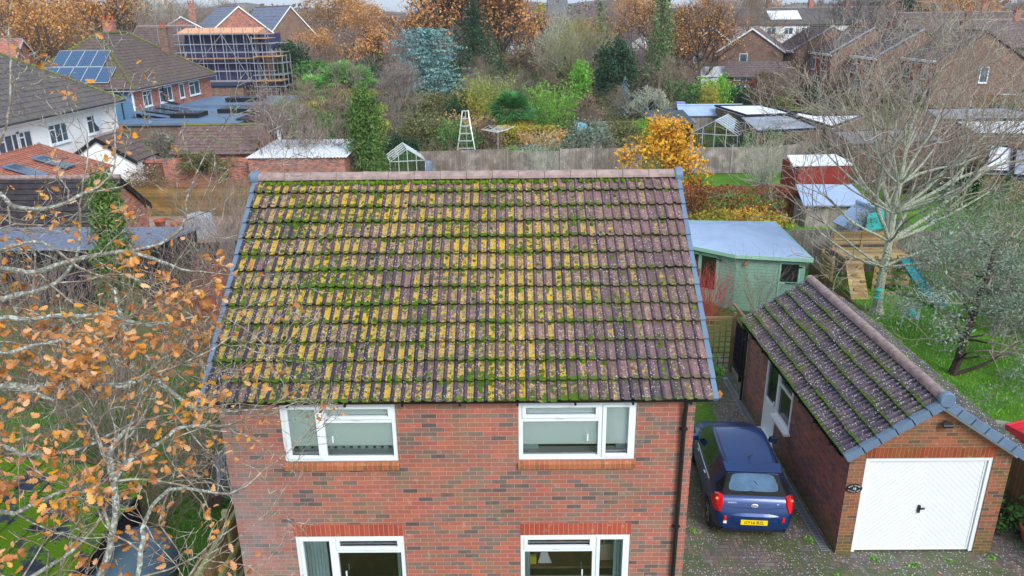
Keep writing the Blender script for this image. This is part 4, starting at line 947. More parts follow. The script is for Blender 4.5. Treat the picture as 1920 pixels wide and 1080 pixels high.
def roof_gable(root, W, D, h, rh, mat, axis='x', over=.25, gov=.2, n=10, ridge_mat='ridge_g', barge=None, lip=.03):
    m = MB()
    if axis == 'x':
        x, y = W/2+gov, D/2; s = (rh-h)/y; e = h-s*over; y += over
        P = [[(-x, -y, e), (x, -y, e), (x, 0, rh), (-x, 0, rh)], [(x, y, e), (-x, y, e), (-x, 0, rh), (x, 0, rh)]]
    else:
        x, y = W/2, D/2+gov; s = (rh-h)/x; e = h-s*over; x += over
        P = [[(x, -y, e), (x, y, e), (0, y, rh), (0, -y, rh)], [(-x, y, e), (-x, -y, e), (0, -y, rh), (0, y, rh)]]
    for q in P: m.slope(*q, n, lip)
    o = m.build('roof', M[mat], root); r = MB(); a, b = P[0][3], P[0][2]
    r.tube([Vector(a)+Vector((0, 0, .02)), Vector(b)+Vector((0, 0, .02))], .11, 8); r.build('ridge_tiles', M[ridge_mat], o)
    if barge:
        for sgn in (-1, 1):
            g = MB()
            for q in P:
                if axis == 'x': A, B = Vector((sgn*(x-.0), q[0][1], e)), Vector((sgn*(x-.0), 0, rh)); d = (sgn*.03, 0, 0)
                else: A, B = Vector((q[0][0], sgn*(y-.0), e)), Vector((0, sgn*(y-.0), rh)); d = (0, sgn*.03, 0)
                g.prism([A, B, B-Vector((0, 0, .24)), A-Vector((0, 0, .24))], d)
            g.build('barge_board', M[barge], o)
    return o
def roof_hip(root, W, D, h, rh, mat, over=.4, n=14, ridge_mat='moss_ridge', axis='y', rl=None):
    """hipped roof, ridge along axis with length rl"""
    x, y = W/2+over, D/2+over; m = MB(); rl = rl if rl is not None else abs(W-D); q = rl/2
    a, b = ((0, -q, rh), (0, q, rh)) if axis == 'y' else ((-q, 0, rh), (q, 0, rh))
    c = [(-x, -y, h), (x, -y, h), (x, y, h), (-x, y, h)]
    if axis == 'y': S = [(c[0], c[1], a, a), (c[1], c[2], b, a), (c[2], c[3], b, b), (c[3], c[0], a, b)]; hips = [(c[0], a), (c[1], a), (c[2], b), (c[3], b), (a, b)]
    else: S = [(c[0], c[1], b, a), (c[1], c[2], b, b), (c[2], c[3], a, b), (c[3], c[0], a, a)]; hips = [(c[0], a), (c[3], a), (c[1], b), (c[2], b), (a, b)]
    for s in S: m.slope(*s, n, .03)
    o = m.build('roof', M[mat], root); r = MB(); rr = random.Random(5)
    for p, t in hips:
        p, t = Vector(p), Vector(t); L = (t-p).length; k = max(1, int(L/.32))
        for i in range(k):
            u, v = p.lerp(t, i/k), p.lerp(t, (i+.93)/k); r.tube([u+Vector((0, 0, .06)), v+Vector((0, 0, .03+rr.uniform(0, .02)))], [.13, .10], 6)
    r.build('hip_tiles', M[ridge_mat], o)
    f = MB(); t = .16
    for (x0, y0, x1, y1) in ((-x, -y, x, -y+.03), (-x, y-.03, x, y), (-x, -y+.03, -x+.03, y-.03), (x-.03, -y+.03, x, y-.03)): f.box(x0, y0, h-t, x1, y1, h-.01)
    f.box(-x+.03, -y+.03, h-.12, x-.03, y-.03, h-.09); f.build('soffit', M['white'], root)
    g = MB(); g.tube([(-x, -y-.06, h-.02), (x+.06, -y-.06, h-.02), (x+.06, y, h-.02)], .055, 6); g.build('gutter', M['black'], root)
    return o
def chimney(roof, x, y, z0, z1, w=.6, d=.5, mat='brick_far', pots=2, name='chimney'):
    m = MB(); m.box(x-w/2, y-d/2, z0, x+w/2, y+d/2, z1); m.box(x-w/2-.05, y-d/2-.05, z1, x+w/2+.05, y+d/2+.05, z1+.12); c = m.build(name, M[mat], roof)
    for k in range(pots):
        m = MB(); m.lathe((x+(k-(pots-1)/2)*w*.45, y, z1+.12), [(.12, 0), (.10, .1), (.09, .35), (.12, .38), (.08, .39)], 10); m.build('chimney_pot', M['terracotta'], c)
def aerial(name, label, x, y, z, h=1.6, rz=0):
    m = MB(); m.tube([(0, 0, 0), (0, 0, h)], .02, 5); m.bar((-.45, 0, h-.1), (.45, 0, h-.1), .02)
    for k in range(6): m.bar((-.4+k*.16, -.16, h-.1), (-.4+k*.16, .16, h-.1), .012)
    return tag_at(m.build(name, M['steel']), (x, y, z), rz, label, 'aerial')
def tag_at(o, loc, rz, label, cat, group=None):
    o.location = loc; o.rotation_euler = (0, 0, rz); return tag(o, label, cat, group)

# white rendered house on the left (right wall x = -26.4, far corner y = 51)
W, D = 11.0, 13.0; wh = thing('rendered_house', 'white rendered house with dark hipped tile roof at the far left', 'house', (-26.4-W/2, 51-D/2, 0))
walls(wh, W, D, 5.0, 'render'); rf = roof_hip(wh, W, D, 5.05, 8.9, 'tile_grey', .45, 16, 'moss_ridge', 'y', 3.5)
for px, w_, ml in ((101, 1.9, 2), (166, 1.35, 1), (8, 1.9, 2), (38, 1.3, 1)):
    d = 26.4*1417/(960-px); Y = (d-.338*6)/.941; window(wh, W, D, 'r', Y-(51-D/2), 3.35, w_, 1.15, ml)
m = MB(); m.M = Matrix.Translation((W/2+.28, D/2-2.0-1.1, 4.1)) @ Matrix.Rotation(R(75), 4, 'Y'); m.lathe((0, 0, 0), [(.42, .10), (.3, .04), (.05, 0), (.04, -.2)], 20); tag(m.build('satellite_dish', M['cover'], wh))
# gabled white extension
W2, D2 = 4.0, 2.6; ex = thing('white_extension', 'low white gabled extension with mossy tiles joined to the white house', 'extension', (-24.4, 45.7, 0))
walls(ex, W2, D2, 2.35, 'render', 'y', 3.6); roof_gable(ex, W2, D2, 2.35, 3.62, 'tile_moss', 'y', .2, .12, 6, 'ridge_g', 'black'); window(ex, W2, D2, 'r', 0, 1.0, 1.2, 1.1, 1)
# red tiled lean-to with skylights
lt = thing('red_roofed_extension', 'white lean to extension with red ribbed roof and two skylights', 'extension', (-24.55, 38.4, 0))
W3, D3 = 3.7, 7.4; walls(lt, W3, D3, 2.35, 'render')
m = MB(); m.slope((W3/2+.15, -D3/2-.1, 2.35), (W3/2+.15, D3/2+.1, 2.35), (-W3/2, D3/2+.1, 3.62), (-W3/2, -D3/2-.1, 3.62), 8, .03); rr_ = m.build('roof', M['tile_red'], lt)
m = MB()
for k in range(24): y = -D3/2+.1+k*.31; m.bar((W3/2+.14, y, 2.41), (-W3/2, y, 3.67), .07, .03)
m.build('roof_rib', M['tile_red'], rr_)
for y0 in (1.1, -1.3):
    m = MB(); n_ = Vector((1.27, 0, 3.85)).normalized(); q = [Vector((W3/2-.7-1.7*t, y0+s*.95, 2.68+.56*t)) + n_*.1 for s, t in ((-.5, 0), (.5, 0), (.5, 1), (-.5, 1))]
    m.prism(q, n_*.06); sk = m.build('skylight', M['verge'], rr_); m = MB(); c = sum(q, Vector())/4; m.prism([c+(p-c)*.8+n_*.062 for p in q], n_*.01); m.build('pane', M['glassfar'], sk)
# dark tiled brick outbuilding in front of it
og = thing('brick_outbuilding', 'brick garage with dark tiled roof and gable wall behind the slim green conifer', 'garage', (-23.3, 31.2, 0))
walls(og, 13.4, 4.0, 2.35, 'brick_left', 'x', 3.82); roof_gable(og, 13.4, 4.0, 2.35, 3.85, 'tile_dark', 'x', .2, .12, 9, 'ridge_g', 'black', .05)
# the black shed with felt roof
bs = thing('felt_roofed_shed', 'long black shed with crinkled silver blue felt roof in the left garden', 'shed', (-16, 27.5, 0))
P = [(-6.5, -1.2), (2.5, -1.2), (3.4, 1.3), (-6.5, 1.4)]
m = MB(); m.prism([(x, y, 0) for x, y in P], (0, 0, 2.2)); m.build('wall', M['timber_dark'], bs)
fm = K('crinkled_felt', .45, .4); fm.col(c8(150, 166, 196)); fm.b.inputs['Roughness'].default_value = .25; fw_ = fm.noise(fm.scale(fm.obj(), (2, 6, 1)), 2.2, 5, .7, 1.0); fm.col(fm.ramp(fw_, [(.3, c8(110, 128, 164)), (.7, c8(176, 190, 214))])); fm.bump(fw_, 1.0, .25)
m = MB(); m.prism([(x*1.03, y*1.12, 2.2) for x, y in P], (0, 0, .1)); m.build('roof', fm.m, bs)
m = MB()
for k in range(14): m.box(-6.3+k*.62, -1.235, .05, -6.26+k*.62, -1.2, 2.1)
m.build('cladding_batten', M['timber_dark'], bs)
# solar panel house
W, D = 9.4, 16.0; sh = thing('solar_panel_house', 'mossy hipped roof house with solar panels and blue weatherboarding', 'house', (-29.7-W/2, 60.3+D/2, 0))
m = MB(); x, y = W/2, D/2
m.face([(x, -y, 0), (x, y, 0), (x, y, 5), (x, -y, 5)]); m.face([(x, y, 0), (-x, y, 0), (-x, y, 5), (x, y, 5)]); m.face([(-x, y, 0), (-x, -y, 0), (-x, -y, 5), (-x, y, 5)]); m.build('brick_wall', M['brick_left'], sh)
m = MB(); m.box(-x, -y-.0, 0, x, -y+.1, 1.4); m.build('plinth_wall', M['brick_left'], sh)
m = MB()
for k in range(24): z = 1.4+k*.15; m.prism([(-x, -y-.04, z), (-x, -y+.0, z+.15), (-x, -y+.1, z+.15), (-x, -y+.1, z)], (W, 0, 0))
m.build('weatherboard', M['blueboard'], sh)
m = MB(); m.box(x-.05, -y-.07, 1.4, x+.06, -y+.06, 4.95); m.build('corner_board', M['white'], sh)
rf = roof_hip(sh, W, D, 5.0, 9.0, 'tile_moss', .45, 18, 'moss_ridge', 'y', 4.6)
for px, w_, ml in ((270, 1.5, 1), (305, 2.5, 2), (335, 1.0, 0), (359, 2.4, 1)):
    d = 29.7*1417/(960-px); Y = (d-.338*6)/.941; window(sh, W, D, 'r', Y-(60.3+D/2), 3.45, w_, 1.25, ml)
m = MB(); m.tube([(x+.1, -y+5.2, 4.9), (x+.1, -y+5.2, 3.6), (x+.1, -y+8.5, 2.9), (x+.1, -y+8.5, 2.4)], .05, 6); m.tube([(x-.9, -y-.1, 4.9), (x-.9, -y-.1, .2)], .05, 6); m.tube([(x-3.6, -y-.1, 4.9), (x-3.2, -y-.1, 2.6)], .05, 6); m.build('downpipe', M['black'], sh)
window(sh, W, D, 'f', -.9+3.4, .1, .95, 2.1, 0, name='door', sill=False)
m = MB(); fbox(m, W, D, 'f', 2.1, 2.9, .15, 1.2, -.01, .05); m.build('door_panel', M['orange'], sh)
# solar array lying on the front slope
pv = K('solar_cells', .18, .6); uvv, u_, v_ = pv.uv(); g_ = (u_*6.0).fract().lt(.10).max((v_*6.0).fract().lt(.10)); pv.col(pv.mix(g_*.5, c8(38, 72, 108), c8(116, 146, 176))); M['pv'] = pv.m
eave = Vector((0, -y-.45, 5.0)); rid = Vector((0, -2.3, 9.0)); ud = (rid-eave); nn_ = Vector((0, -ud.z, ud.y)).normalized()
def pvrow(px0, px1, t0, t1, n):
    for k in range(n):
        x0_, x1_ = px0+(px1-px0)*k/n+.02, px0+(px1-px0)*(k+1)/n-.02
        q = [Vector((xx, 0, 0))+eave+ud*t+nn_*.12 for xx, t in ((x0_, t0), (x1_, t0), (x1_, t1), (x0_, t1))]
        m = MB(); m.prism(q, nn_*.04); o = m.build('solar_panel', M['alu'], rf); m = MB(); c = sum(q, Vector())/4
        m.face([c+(p-c)*.965+nn_*.045 for p in q], [(0, 0), (1, 0), (1, 1.6), (0, 1.6)]); m.build('cell_sheet', M['pv'], o)
pvrow(-3.7, 3.0, .09, .36, 6); pvrow(-2.3, 1.9, .37, .66, 4)
chimney(rf, -1.5, 2.6, 7.5, 9.9, .9, .6, 'brick_left', 3); chimney(rf, 2.4, 4.5, 6.8, 9.3, .7, .5, 'brick_far', 2)
# flat roofed extension with roof lanterns
fx = thing('flat_roofed_extension', 'single storey brick extension with dark blue flat roof and roof lights', 'extension', (-25.1, 65.2, 0))
W, D = 9.2, 17.4; walls(fx, W, D, 2.7, 'brick_far'); m = MB(); m.box(-W/2-.2, -D/2-.2, 2.7, W/2+.2, D/2+.2, 2.86); fr = m.build('roof', M['felt_dark'], fx)
m = MB(); m.box(-W/2+.6, 1.2, 2.86, W/2+.3, D/2+.3, 3.1); m.build('upper_deck', M['felt_dark'], fr)
for (cx_, cy2, sx_, sy_, z) in ((-.4, -4.9, 2.2, 2.0, 2.86), (2.6, -1.7, 3.0, 2.6, 2.86), (1.0, 4.4, 3.0, 2.2, 3.1)):
    m = MB(); m.box(cx_-sx_/2, cy2-sy_/2, z, cx_+sx_/2, cy2+sy_/2, z+.35); sk = m.build('roof_light', M['black'], fr); m = MB(); m.box(cx_-sx_/2+.12, cy2-sy_/2+.12, z+.35, cx_+sx_/2-.12, cy2+sy_/2-.12, z+.38); m.build('pane', M['glassfar'], sk)
lg = thing('glazed_lean_to', 'glass roofed lean to below the windows of the solar panel house', 'lean to', (-27.9, 62.4, 0))
m = MB(); m.slope((1.6, -3, 2.86), (1.6, 3, 2.86), (-1.75, 3, 3.35), (-1.75, -3, 3.35), 4); lr = m.build('roof', M['felt_dark'], lg)
for y0 in (-1.6, .6):
    m = MB(); m.prism([(1.1, y0-.7, 3.06), (1.1, y0+.7, 3.06), (-1.2, y0+.7, 3.38), (-1.2, y0-.7, 3.38)], (0, 0, .05)); m.build('pane', M['glassfar'], lr)
# garden room with slate roof to the right of the flat roof
gr_ = thing('garden_room', 'glazed garden room with slate roof beside the flat roofed extension', 'garden room', (-19.3, 62.5, 0))
W, D = 3.2, 10.0
m = MB(); m.slope((W/2+.3, -D/2, 2.1), (W/2+.3, D/2, 2.1), (-W/2, D/2, 3.0), (-W/2, -D/2, 3.0), 8, .03); m.build('roof', M['tile_dark'], gr_)
m = MB(); m.box(-W/2, -D/2+.1, 0, -W/2+.1, D/2, 2.9); m.box(-W/2, D/2-.1, 0, W/2, D/2, 2.0); m.build('wall', M['brick_far'], gr_)
m = MB()
for k in range(5): y0 = -D/2+.1+k*2.4; m.box(W/2-.1, y0, 0, W/2+.02, y0+.14, 2.1)
for k in range(3): x0_ = -W/2+.2+k*1.4; m.box(x0_, -D/2, 0, x0_+.12, -D/2+.1, 2.2)
m.box(W/2-.1, -D/2, 2.0, W/2+.05, D/2, 2.14); m.build('door_frame', M['white'], gr_); m = MB(); m.box(W/2-.06, -D/2+.1, .1, W/2-.04, D/2-.1, 2.0); m.box(-W/2+.1, -D/2+.05, .1, W/2-.1, -D/2+.07, 2.1); m.build('pane', M['glassfar'], gr_)
# mossy roofed brick outhouse
W, D = 5.1, 4.8; oh = thing('mossy_outhouse', 'brick outhouse with mottled mossy roof between the conservatory and the planted arch', 'outbuilding', (-19.0, 50.0, 0))
walls(oh, W, D, 2.2, 'brick_left', 'x', 3.5); rf = roof_gable(oh, W, D, 2.2, 3.52, 'tile_mottled', 'x', .25, .15, 9, 'moss_ridge', None)
# corrugated pale roof shelter
W, D = 6.0, 6.2; cs = thing('corrugated_shelter', 'open brown shelter with pale corrugated sheet roof behind the ridge', 'shelter', (-12.9, 47.4, 0))
m = MB()
for k in range(30):
    x0_ = -W/2+k*W/30; m.face([(x0_, -D/2, 2.3), (x0_+.1, -D/2, 2.34), (x0_+.1, D/2, 2.48), (x0_, D/2, 2.44)]); m.face([(x0_+.1, -D/2, 2.34), (x0_+.2, -D/2, 2.3), (x0_+.2, D/2, 2.44), (x0_+.1, D/2, 2.48)])
m.build('roof', M['whiteroof'], cs)
walls(cs, W-.3, D-.3, 2.28, 'redshed' if False else 'brick_left')
# brick garden wall with brown doors under the climbing plant
gw = thing('garden_wall', 'brick garden wall with brown doors below the climbing plant', 'wall', (-21, 45.6, 0))
m = MB(); m.box(-4.5, -.11, 0, 4.9, .11, 2.1); m.build('brickwork', M['brick_left'], gw)
for x0_ in (-4.2, -1.6): m = MB(); m.box(x0_, -.15, .05, x0_+1.3, -.112, 1.9); m.build('door', plain('brown_gate_%d' % (x0_*10), c8(96, 56, 44), .7), gw)
# the house under scaffolding
W, D = 16.0, 8.0; sc_ = thing('scaffolded_house', 'brick house with purple membrane wall behind scaffolding', 'house', (-37.6, 97.0, 0))
walls(sc_, W, D, 6.4, 'brick_left'); rf = roof_gable(sc_, 7.0, D, 6.4, 9.3, 'tile_brown', 'x', .3, .1, 12, 'ridge_g', 'white'); rf.location = (-4.6, 0, 0)
m = MB(); m.box(-.9, -D/2-.05, 2.9, W/2, -D/2+.1, 8.4); m.box(-.9, -D/2+.1, 6.4, W/2, D/2, 8.35); m.build('membrane_wall', M['membrane'], sc_)
m = MB(); m.box(-1.1, -D/2-1.5, 8.5, W/2+.2, -D/2+1.5, 8.62); m.prism([(-1.1, -D/2-1.5, 8.62), (-1.1, -D/2+1.5, 8.62), (-1.1, -D/2+1.2, 9.1)], (W/2+1.3, 0, 0)); m.build('board_roof', M['ply'], sc_)
for k in range(3): window(sc_, W, D, 'f', .6+k*2.7, 5.2, 1.7, 1.1, 1, 'membrane')
m = MB(); m.box(-1, -D/2-3.5, 0, 6.4, -D/2-1.7, 2.7); m.build('ground_storey', M['brick_far'], sc_)
m = MB(); m.box(-1.1, -D/2-3.7, 2.7, 6.8, -D/2-1.5, 3.1); m.build('tarpaulin', M['navy'], sc_, bevel=.12)
sf = thing('scaffolding', 'galvanised scaffolding with plank decks round the unfinished house', 'scaffolding', (-37.6, 93.0, 0))
for k in range(9):
    m = MB(); x0_ = -1.0+k*1.25
    for yy in (-1.5, -.5): m.tube([(x0_, yy, 0), (x0_, yy, 9.2)], .05, 5)
    m.build('standard', M['steel'], sf)
for j, z in enumerate((2.0, 3.2, 4.3, 5.2, 6.4, 7.3, 8.4)):
    m = MB()
    for yy in (-1.5, -.5): m.tube([(-1.6, yy, z), (9.8, yy, z)], .045, 5)
    m.build('ledger', M['steel'], sf)
for z in (3.1, 5.7): m = MB(); m.box(-1.5, -1.5, z, 9.8, -.5, z+.08); m.build('plank_deck', M['plank'], sf)
m = MB(); m.tube([(0, -1.55, 4.3), (4, -1.55, 8.4)], .045, 5); m.tube([(4, -1.55, 8.4), (6.8, -1.55, 3.2)], .045, 5); m.tube([(9, -1.55, 2), (7, -1.55, 8.4)], .045, 5); m.build('brace', M['steel'], sf)
tw = thing('scaffold_tower', 'tall scaffold tower at the right end of the unfinished house', 'scaffolding', (-27.9, 92.5, 0))
for k in range(4):
    for l in range(3):
        m = MB(); m.tube([(-2+k*1.1, -2+l*1.6, 0), (-2+k*1.1, -2+l*1.6, 8.2-k*.7)], .05, 5); m.build('standard', M['steel'], tw)
for z in (1.3, 2.6, 3.9, 5.2, 6.4, 7.4):
    m = MB(); e = 1.4 if z < 6 else .6
    for l in range(3): m.tube([(-2.3, -2+l*1.6, z), (e, -2+l*1.6, z)], .045, 5)
    for k in range(4): m.tube([(-2+k*1.1, -2.2, z), (-2+k*1.1, 1.4, z)], .045, 5)
    m.build('ledger', M['steel'], tw)
for z in (3.2, 5.9, 7.9): m = MB(); m.box(-2.1, -2, z, 1.0 if z < 7 else -.2, 1.2, z+.08); m.build('plank_deck', M['plank'], tw)
# gabled houses beyond
def far_house(name, label, px, Y, W, D, h, rh, rz, wm, rm, axis='y', wins=(), chim=(), barge='white', n=12, z0=0, group=None, lean=0):
    x = at(px, 100, Y).x; t = thing(name, label, 'house', (x, Y, 0), R(rz), group); walls(t, W, D, h, wm, axis, rh-.05)
    rf = roof_gable(t, W, D, h, rh, rm, axis, .35, .2, n, 'ridge_g', barge)
    for wn in wins: window(t, W, D, *wn)
    for c in chim: chimney(rf, *c)
    return t, rf
far_house('gabled_house', 'small gabled brick house with mossy green roof and chimney left of the slate roofs', 352, 128, 9, 10, 8, 10.6, 20, 'brick_left', 'tile_moss', 'y', [('f', 0, 5, 1.6, 1.2)], [(1.5, 1, 9, 12.4, .9, .7, 'brick_left', 3)])
far_house('slate_roofed_house', 'left of two large blue slate roofed gabled houses', 438, 130, 11, 14, 7.6, 12.0, 32, 'brick_left', 'slate', 'y', [('f', -2, 6, 1.3, 1.3), ('f', 2, 6, 1.3, 1.3)])
far_house('slate_roofed_house', 'right of two large blue slate roofed gabled houses with satellite dish', 520, 136, 11, 15, 6.0, 12.0, 38, 'brick_far', 'slate', 'y', [('f', 1, 5, 1.3, 1.3)])
t, rf = far_house('dormer_house', 'distant slate roofed house with small white edged dormer gable', 700, 190, 12, 12, 6.5, 10.2, 0, 'brick_left', 'tile_dark', 'x', [('f', -4, 4.6, 1.4, 1.2), ('f', 3, 4.6, 1.4, 1.2)])
m = MB(); m.prism([(1.0, -6.0, 6.6), (5.0, -6.0, 6.6), (3.0, -6.0, 8.6)], (0, 4, 0)); dm = m.build('dormer', M['brick_left'], rf); m = MB(); m.bar((.9, -6.1, 6.5), (3, -6.1, 8.7), .2); m.bar((3, -6.1, 8.7), (5.1, -6.1, 6.5), .2); m.build('barge_board', M['white'], dm)
far_house('red_roofed_house', 'low red tiled house in front of the distant dormer house', 738, 165, 12, 9, 4.2, 6.6, 4, 'brick_left', 'tile_red', 'x')
far_house('cottage', 'distant red tiled cottage at the far left edge behind the trees', -60, 95, 12, 10, 5.4, 8.0, 15, 'brick_left', 'tile_red', 'x')
far_house('cottage', 'pale cottage with red roof glimpsed right of the orange oak', 1000, 230, 14, 10, 5, 8.2, 5, 'render', 'tile_red', 'x')
far_house('white_cottage', 'white walled cottage glimpsed through trees behind the tall spruce', 1182, 150, 7, 8, 4.4, 6.4, 20, 'render', 'tile_grey', 'y', [('f', 0, 2.6, 1.4, 1.2)])
far_house('gabled_house', 'brown gabled house with white barge boards behind the orange oak on the right', 1300, 124, 9, 12, 5.2, 8.3, 12, 'brick_far', 'tile_terr', 'y', [('f', -2, 3.2, 1.4, 1.3), ('f', 2, 3.2, 1.4, 1.3)])
# church tower
ct = thing('church_tower', 'grey flint church tower rising between the trees', 'church tower', (at(1044, 50, 200).x, 200, 0))
walls(ct, 4.8, 4.8, 19, 'flint'); m = MB(); m.box(-2.6, -2.6, 18.6, 2.6, 2.6, 19.2)
for k in range(4):
    for s in (-2.6, 2.1): m.box(-2.6+k*1.5, s, 19.2, -1.9+k*1.5, s+.5, 19.9)
m.build('parapet', M['flint'], ct); m = MB(); m.box(2.4, -2, 0, 13, 5, 8); m.build('nave', M['flint'], ct); m = MB(); m.slope((2.4, -2.3, 8), (13.2, -2.3, 8), (13.2, 1.5, 10.5), (2.4, 1.5, 10.5), 8); m.build('nave_roof', M['tile_grey'], ct)
window(ct, 4.8, 4.8, 'f', 0, 13, .9, 2.4, 1, 'flint', sill=False)
# right hand gabled house
t, rf = far_house('gabled_house', 'brown brick gabled house with single narrow window and black satellite dish at right centre', 1412, 116, 8.6, 12, 5.3, 8.2, -20, 'brick_far', 'tile_terr', 'y', [('f', -.9, 3.3, 1.1, 1.5, 0)], [(-1.2, 2, 7.6, 9.2, .5, .5, 'brick_far', 1)])
t2 = thing('low_outhouse', 'low brick outhouse with shallow grey tiled roof below the gabled house', 'outbuilding', (at(1420, 150, 104).x, 104, 0), R(-12))
walls(t2, 8, 5, 2.4, 'brick_far'); m = MB(); m.slope((-4.3, -2.9, 2.3), (4.3, -2.9, 2.3), (4.3, 2.7, 4.0), (-4.3, 2.7, 4.0), 7, .04); m.build('roof', M['tile_terr'], t2); window(t2, 8, 5, 'f', -2, 1.1, 2.4, 1.1, 2)
cv = thing('conservatory', 'pale roofed conservatory left of the low outhouse', 'conservatory', (at(1345, 150, 106).x, 106, 0)); walls(cv, 6, 4, 2.2, 'white'); m = MB(); m.prism([(-3.2, -2.2, 2.2), (3.2, -2.2, 2.2), (2.6, 2.2, 3.2), (-2.6, 2.2, 3.2)], (0, 0, .06)); m.build('roof', M['whiteroof'], cv)
# staggered terrace running away on the right
labs = ['nearest terrace house with broad brown gable end and tall narrow window', 'second terrace house from the gable end with red tile hanging', 'third terrace house from the gable end with stepped lead flashing', 'farthest of the four stepped terrace houses above the pale canopy']
for k, (xe, Y0, L) in enumerate(((46.1, 86, 8.4), (43.0, 93.5, 8.0), (40.4, 100.5, 8.0), (38.2, 108, 8.5))):
    W = 10.0; D = L; t = thing('terrace_house', labs[k], 'house', (xe+W/2, Y0+D/2, 0), 0, 'stepped terrace houses on the right'); zo = [0, -.05, .1, .2][k]
    walls(t, W, D, 5.0+zo, 'brick_far', 'y', 8.0+zo); rf = roof_gable(t, W, D, 5.0+zo, 8.05+zo, 'tile_terr', 'y', .35, .1, 12, 'moss_ridge', None, .05)
    m = MB(); fbox(m, W, D, 'l', -D/2+.4, D/2-.4, 2.6, 4.72+zo, -.01, .006); m.build('tile_hanging', M['tilehung'], t)
    m = MB(); fbox(m, W, D, 'l', -D/2, D/2, 4.74+zo, 5.0+zo, -.01, .38); m.build('fascia', M['white'], t)
    window(t, W, D, 'l', -2.0, 2.9, 1.8, 1.5, 1); window(t, W, D, 'l', 2.0, 2.9, 1.5, 1.5, 1); window(t, W, D, 'l', 0, .6, 2.4, 1.6, 2)
    if k: m = MB(); m.bar((-W/2-.3, -D/2-.05, 5.1+zo), (0, -D/2-.05, 8.2+zo), .35, .12); m.build('lead_flashing', M['steel'], rf)
    if k == 0:
        window(t, W, D, 'f', .4, 2.6, .95, 1.7, 0); window(t, W, D, 'f', 3.6, .5, 1.9, .9, 0); m = MB(); m.bar((-W/2-.3, -D/2-.14, 4.75), (0, -D/2-.14, 8.0), .1, .2); m.bar((0, -D/2-.14, 8.0), (W/2+.3, -D/2-.14, 4.75), .1, .2); m.build('barge_board', M['tile_terr'], rf)
        chimney(rf, -.6, 0, 7.5, 8.9, .5, .5, 'brick_far', 1)
# far rows
t, rf = far_house('terrace_row', 'distant white and brick terrace row with solar panels on its roof', 1500, 150, 30, 9, 8.3, 11.0, 4, 'render', 'tile_grey', 'x', [('f', -11+k*3.2, 6.4, 1.7, 1.2) for k in range(5)] + [('f', 9, 6.6, 1.9, 1.2), ('f', 12.6, 6.6, 1.9, 1.2)], [(-7, 0, 10.4, 12.4, .9, .6, 'brick_far', 1), (1, 0, 10.4, 12.8, .9, .6, 'brick_left', 1), (8, 0, 10.4, 12.6, .9, .6, 'brick_far', 1)])
m = MB(); fbox(m, 30, 9, 'f', 6.5, 15, 0, 8.2, -.01, .05); m.build('brick_panel', M['brick_left'], t)
m = MB(); m.prism([(-7.8, -3.6, 8.95), (-2.0, -3.6, 8.95), (-2.0, -1.2, 10.45), (-7.8, -1.2, 10.45)], (0, -.05, .08)); m.build('solar_panel', M['whiteroof'], rf)
t, rf = far_house('terrace_row', 'upper right terrace row with mossy roof and several chimneys', 1850, 135, 34, 9, 6.8, 9.9, 3, 'brick_left', 'tile_moss', 'x', [('f', -15, 5.0, 1.7, 1.3), ('f', -11.5, 5.0, 1.5, 1.3)], [(-10, 0, 9.2, 11.2, .9, .6), (-2, 0, 9.2, 11.2, .9, .6, 'brick_left'), (6, 0, 9.2, 11, .9, .6)])
t, rf = far_house('terrace_row', 'row of brown tiled roofs stepping down in front of the upper right terrace', 1905, 112, 22, 10, 5.6, 8.9, 3, 'brick_far', 'tile_terr', 'x', [('f', 3, 3, 1.5, 1.4)], [(-8, 0, 8.2, 10, .8, .6), (-1, 0, 8.2, 10, .8, .6, 'brick_left')])
aerial('television_aerial', 'tall television aerial on the upper right terrace roofs', at(1827, 60, 112).x, 112, 8.6, 3.0)
aerial('television_aerial', 'television aerial above the terrace row with solar panels', at(1395, 30, 148).x, 148, 10.5, 2.4)
aerial('television_aerial', 'television aerial on the mossy hipped house with solar panels', -32.4, 72.5, 8.0, 2.6)
# flat roofed garages, right of centre
def flat_block(name, label, pts, h, rm, wm='fence_brown', cat='garage', group=None, upstand=True, doors=0):
    c = Vector((sum(p[0] for p in pts)/len(pts), sum(p[1] for p in pts)/len(pts), 0)); t = thing(name, label, cat, c, 0, group)
    m = MB(); m.prism([(x-c.x, y-c.y, 0) for x, y in pts], (0, 0, h-.12)); m.build('wall', M[wm], t)
    m = MB(); m.prism([((x-c.x)*1.02, (y-c.y)*1.02, h-.12) for x, y in pts], (0, 0, .12)); r = m.build('roof', M[rm], t)
    if upstand:
        m = MB(); q = [Vector(((x-c.x)*1.02, (y-c.y)*1.02, h+.04)) for x, y in pts]
        for a, b in zip(q, q[1:]+q[:1]): m.bar(a, b, .16, .12)
        m.build('edge_trim', M['timber_dark'], r)
    return t
def gq(*pp, z=2.5): return [tuple(G(x, y, z)[:2]) for x, y in pp]
flat_block('flat_roofed_garage', 'garage block with pale flat roof beyond the greenhouse', gq((1342, 199), (1425, 198), (1492, 214), (1400, 217)), 2.5, 'whiteroof')
flat_block('flat_roofed_garage', 'garage block with puddled grey flat roof right of the greenhouse', gq((1386, 219), (1478, 216), (1540, 240), (1420, 246)), 2.45, 'greyroof')
flat_block('flat_roofed_garage', 'pale flat garage roof behind the big bare tree', gq((1440, 200), (1530, 215), (1620, 214), (1560, 236)), 2.4, 'whiteroof')
flat_block('flat_roofed_garage', 'long grey garage roof behind the bare tree crown', gq((1735, 205), (1880, 203), (1990, 222), (1760, 226)), 2.5, 'greyroof')
flat_block('flat_roofed_garage', 'wide white flat garage roof at the right edge', gq((1790, 228), (2010, 226), (2010, 254), (1830, 252)), 2.5, 'whiteroof')
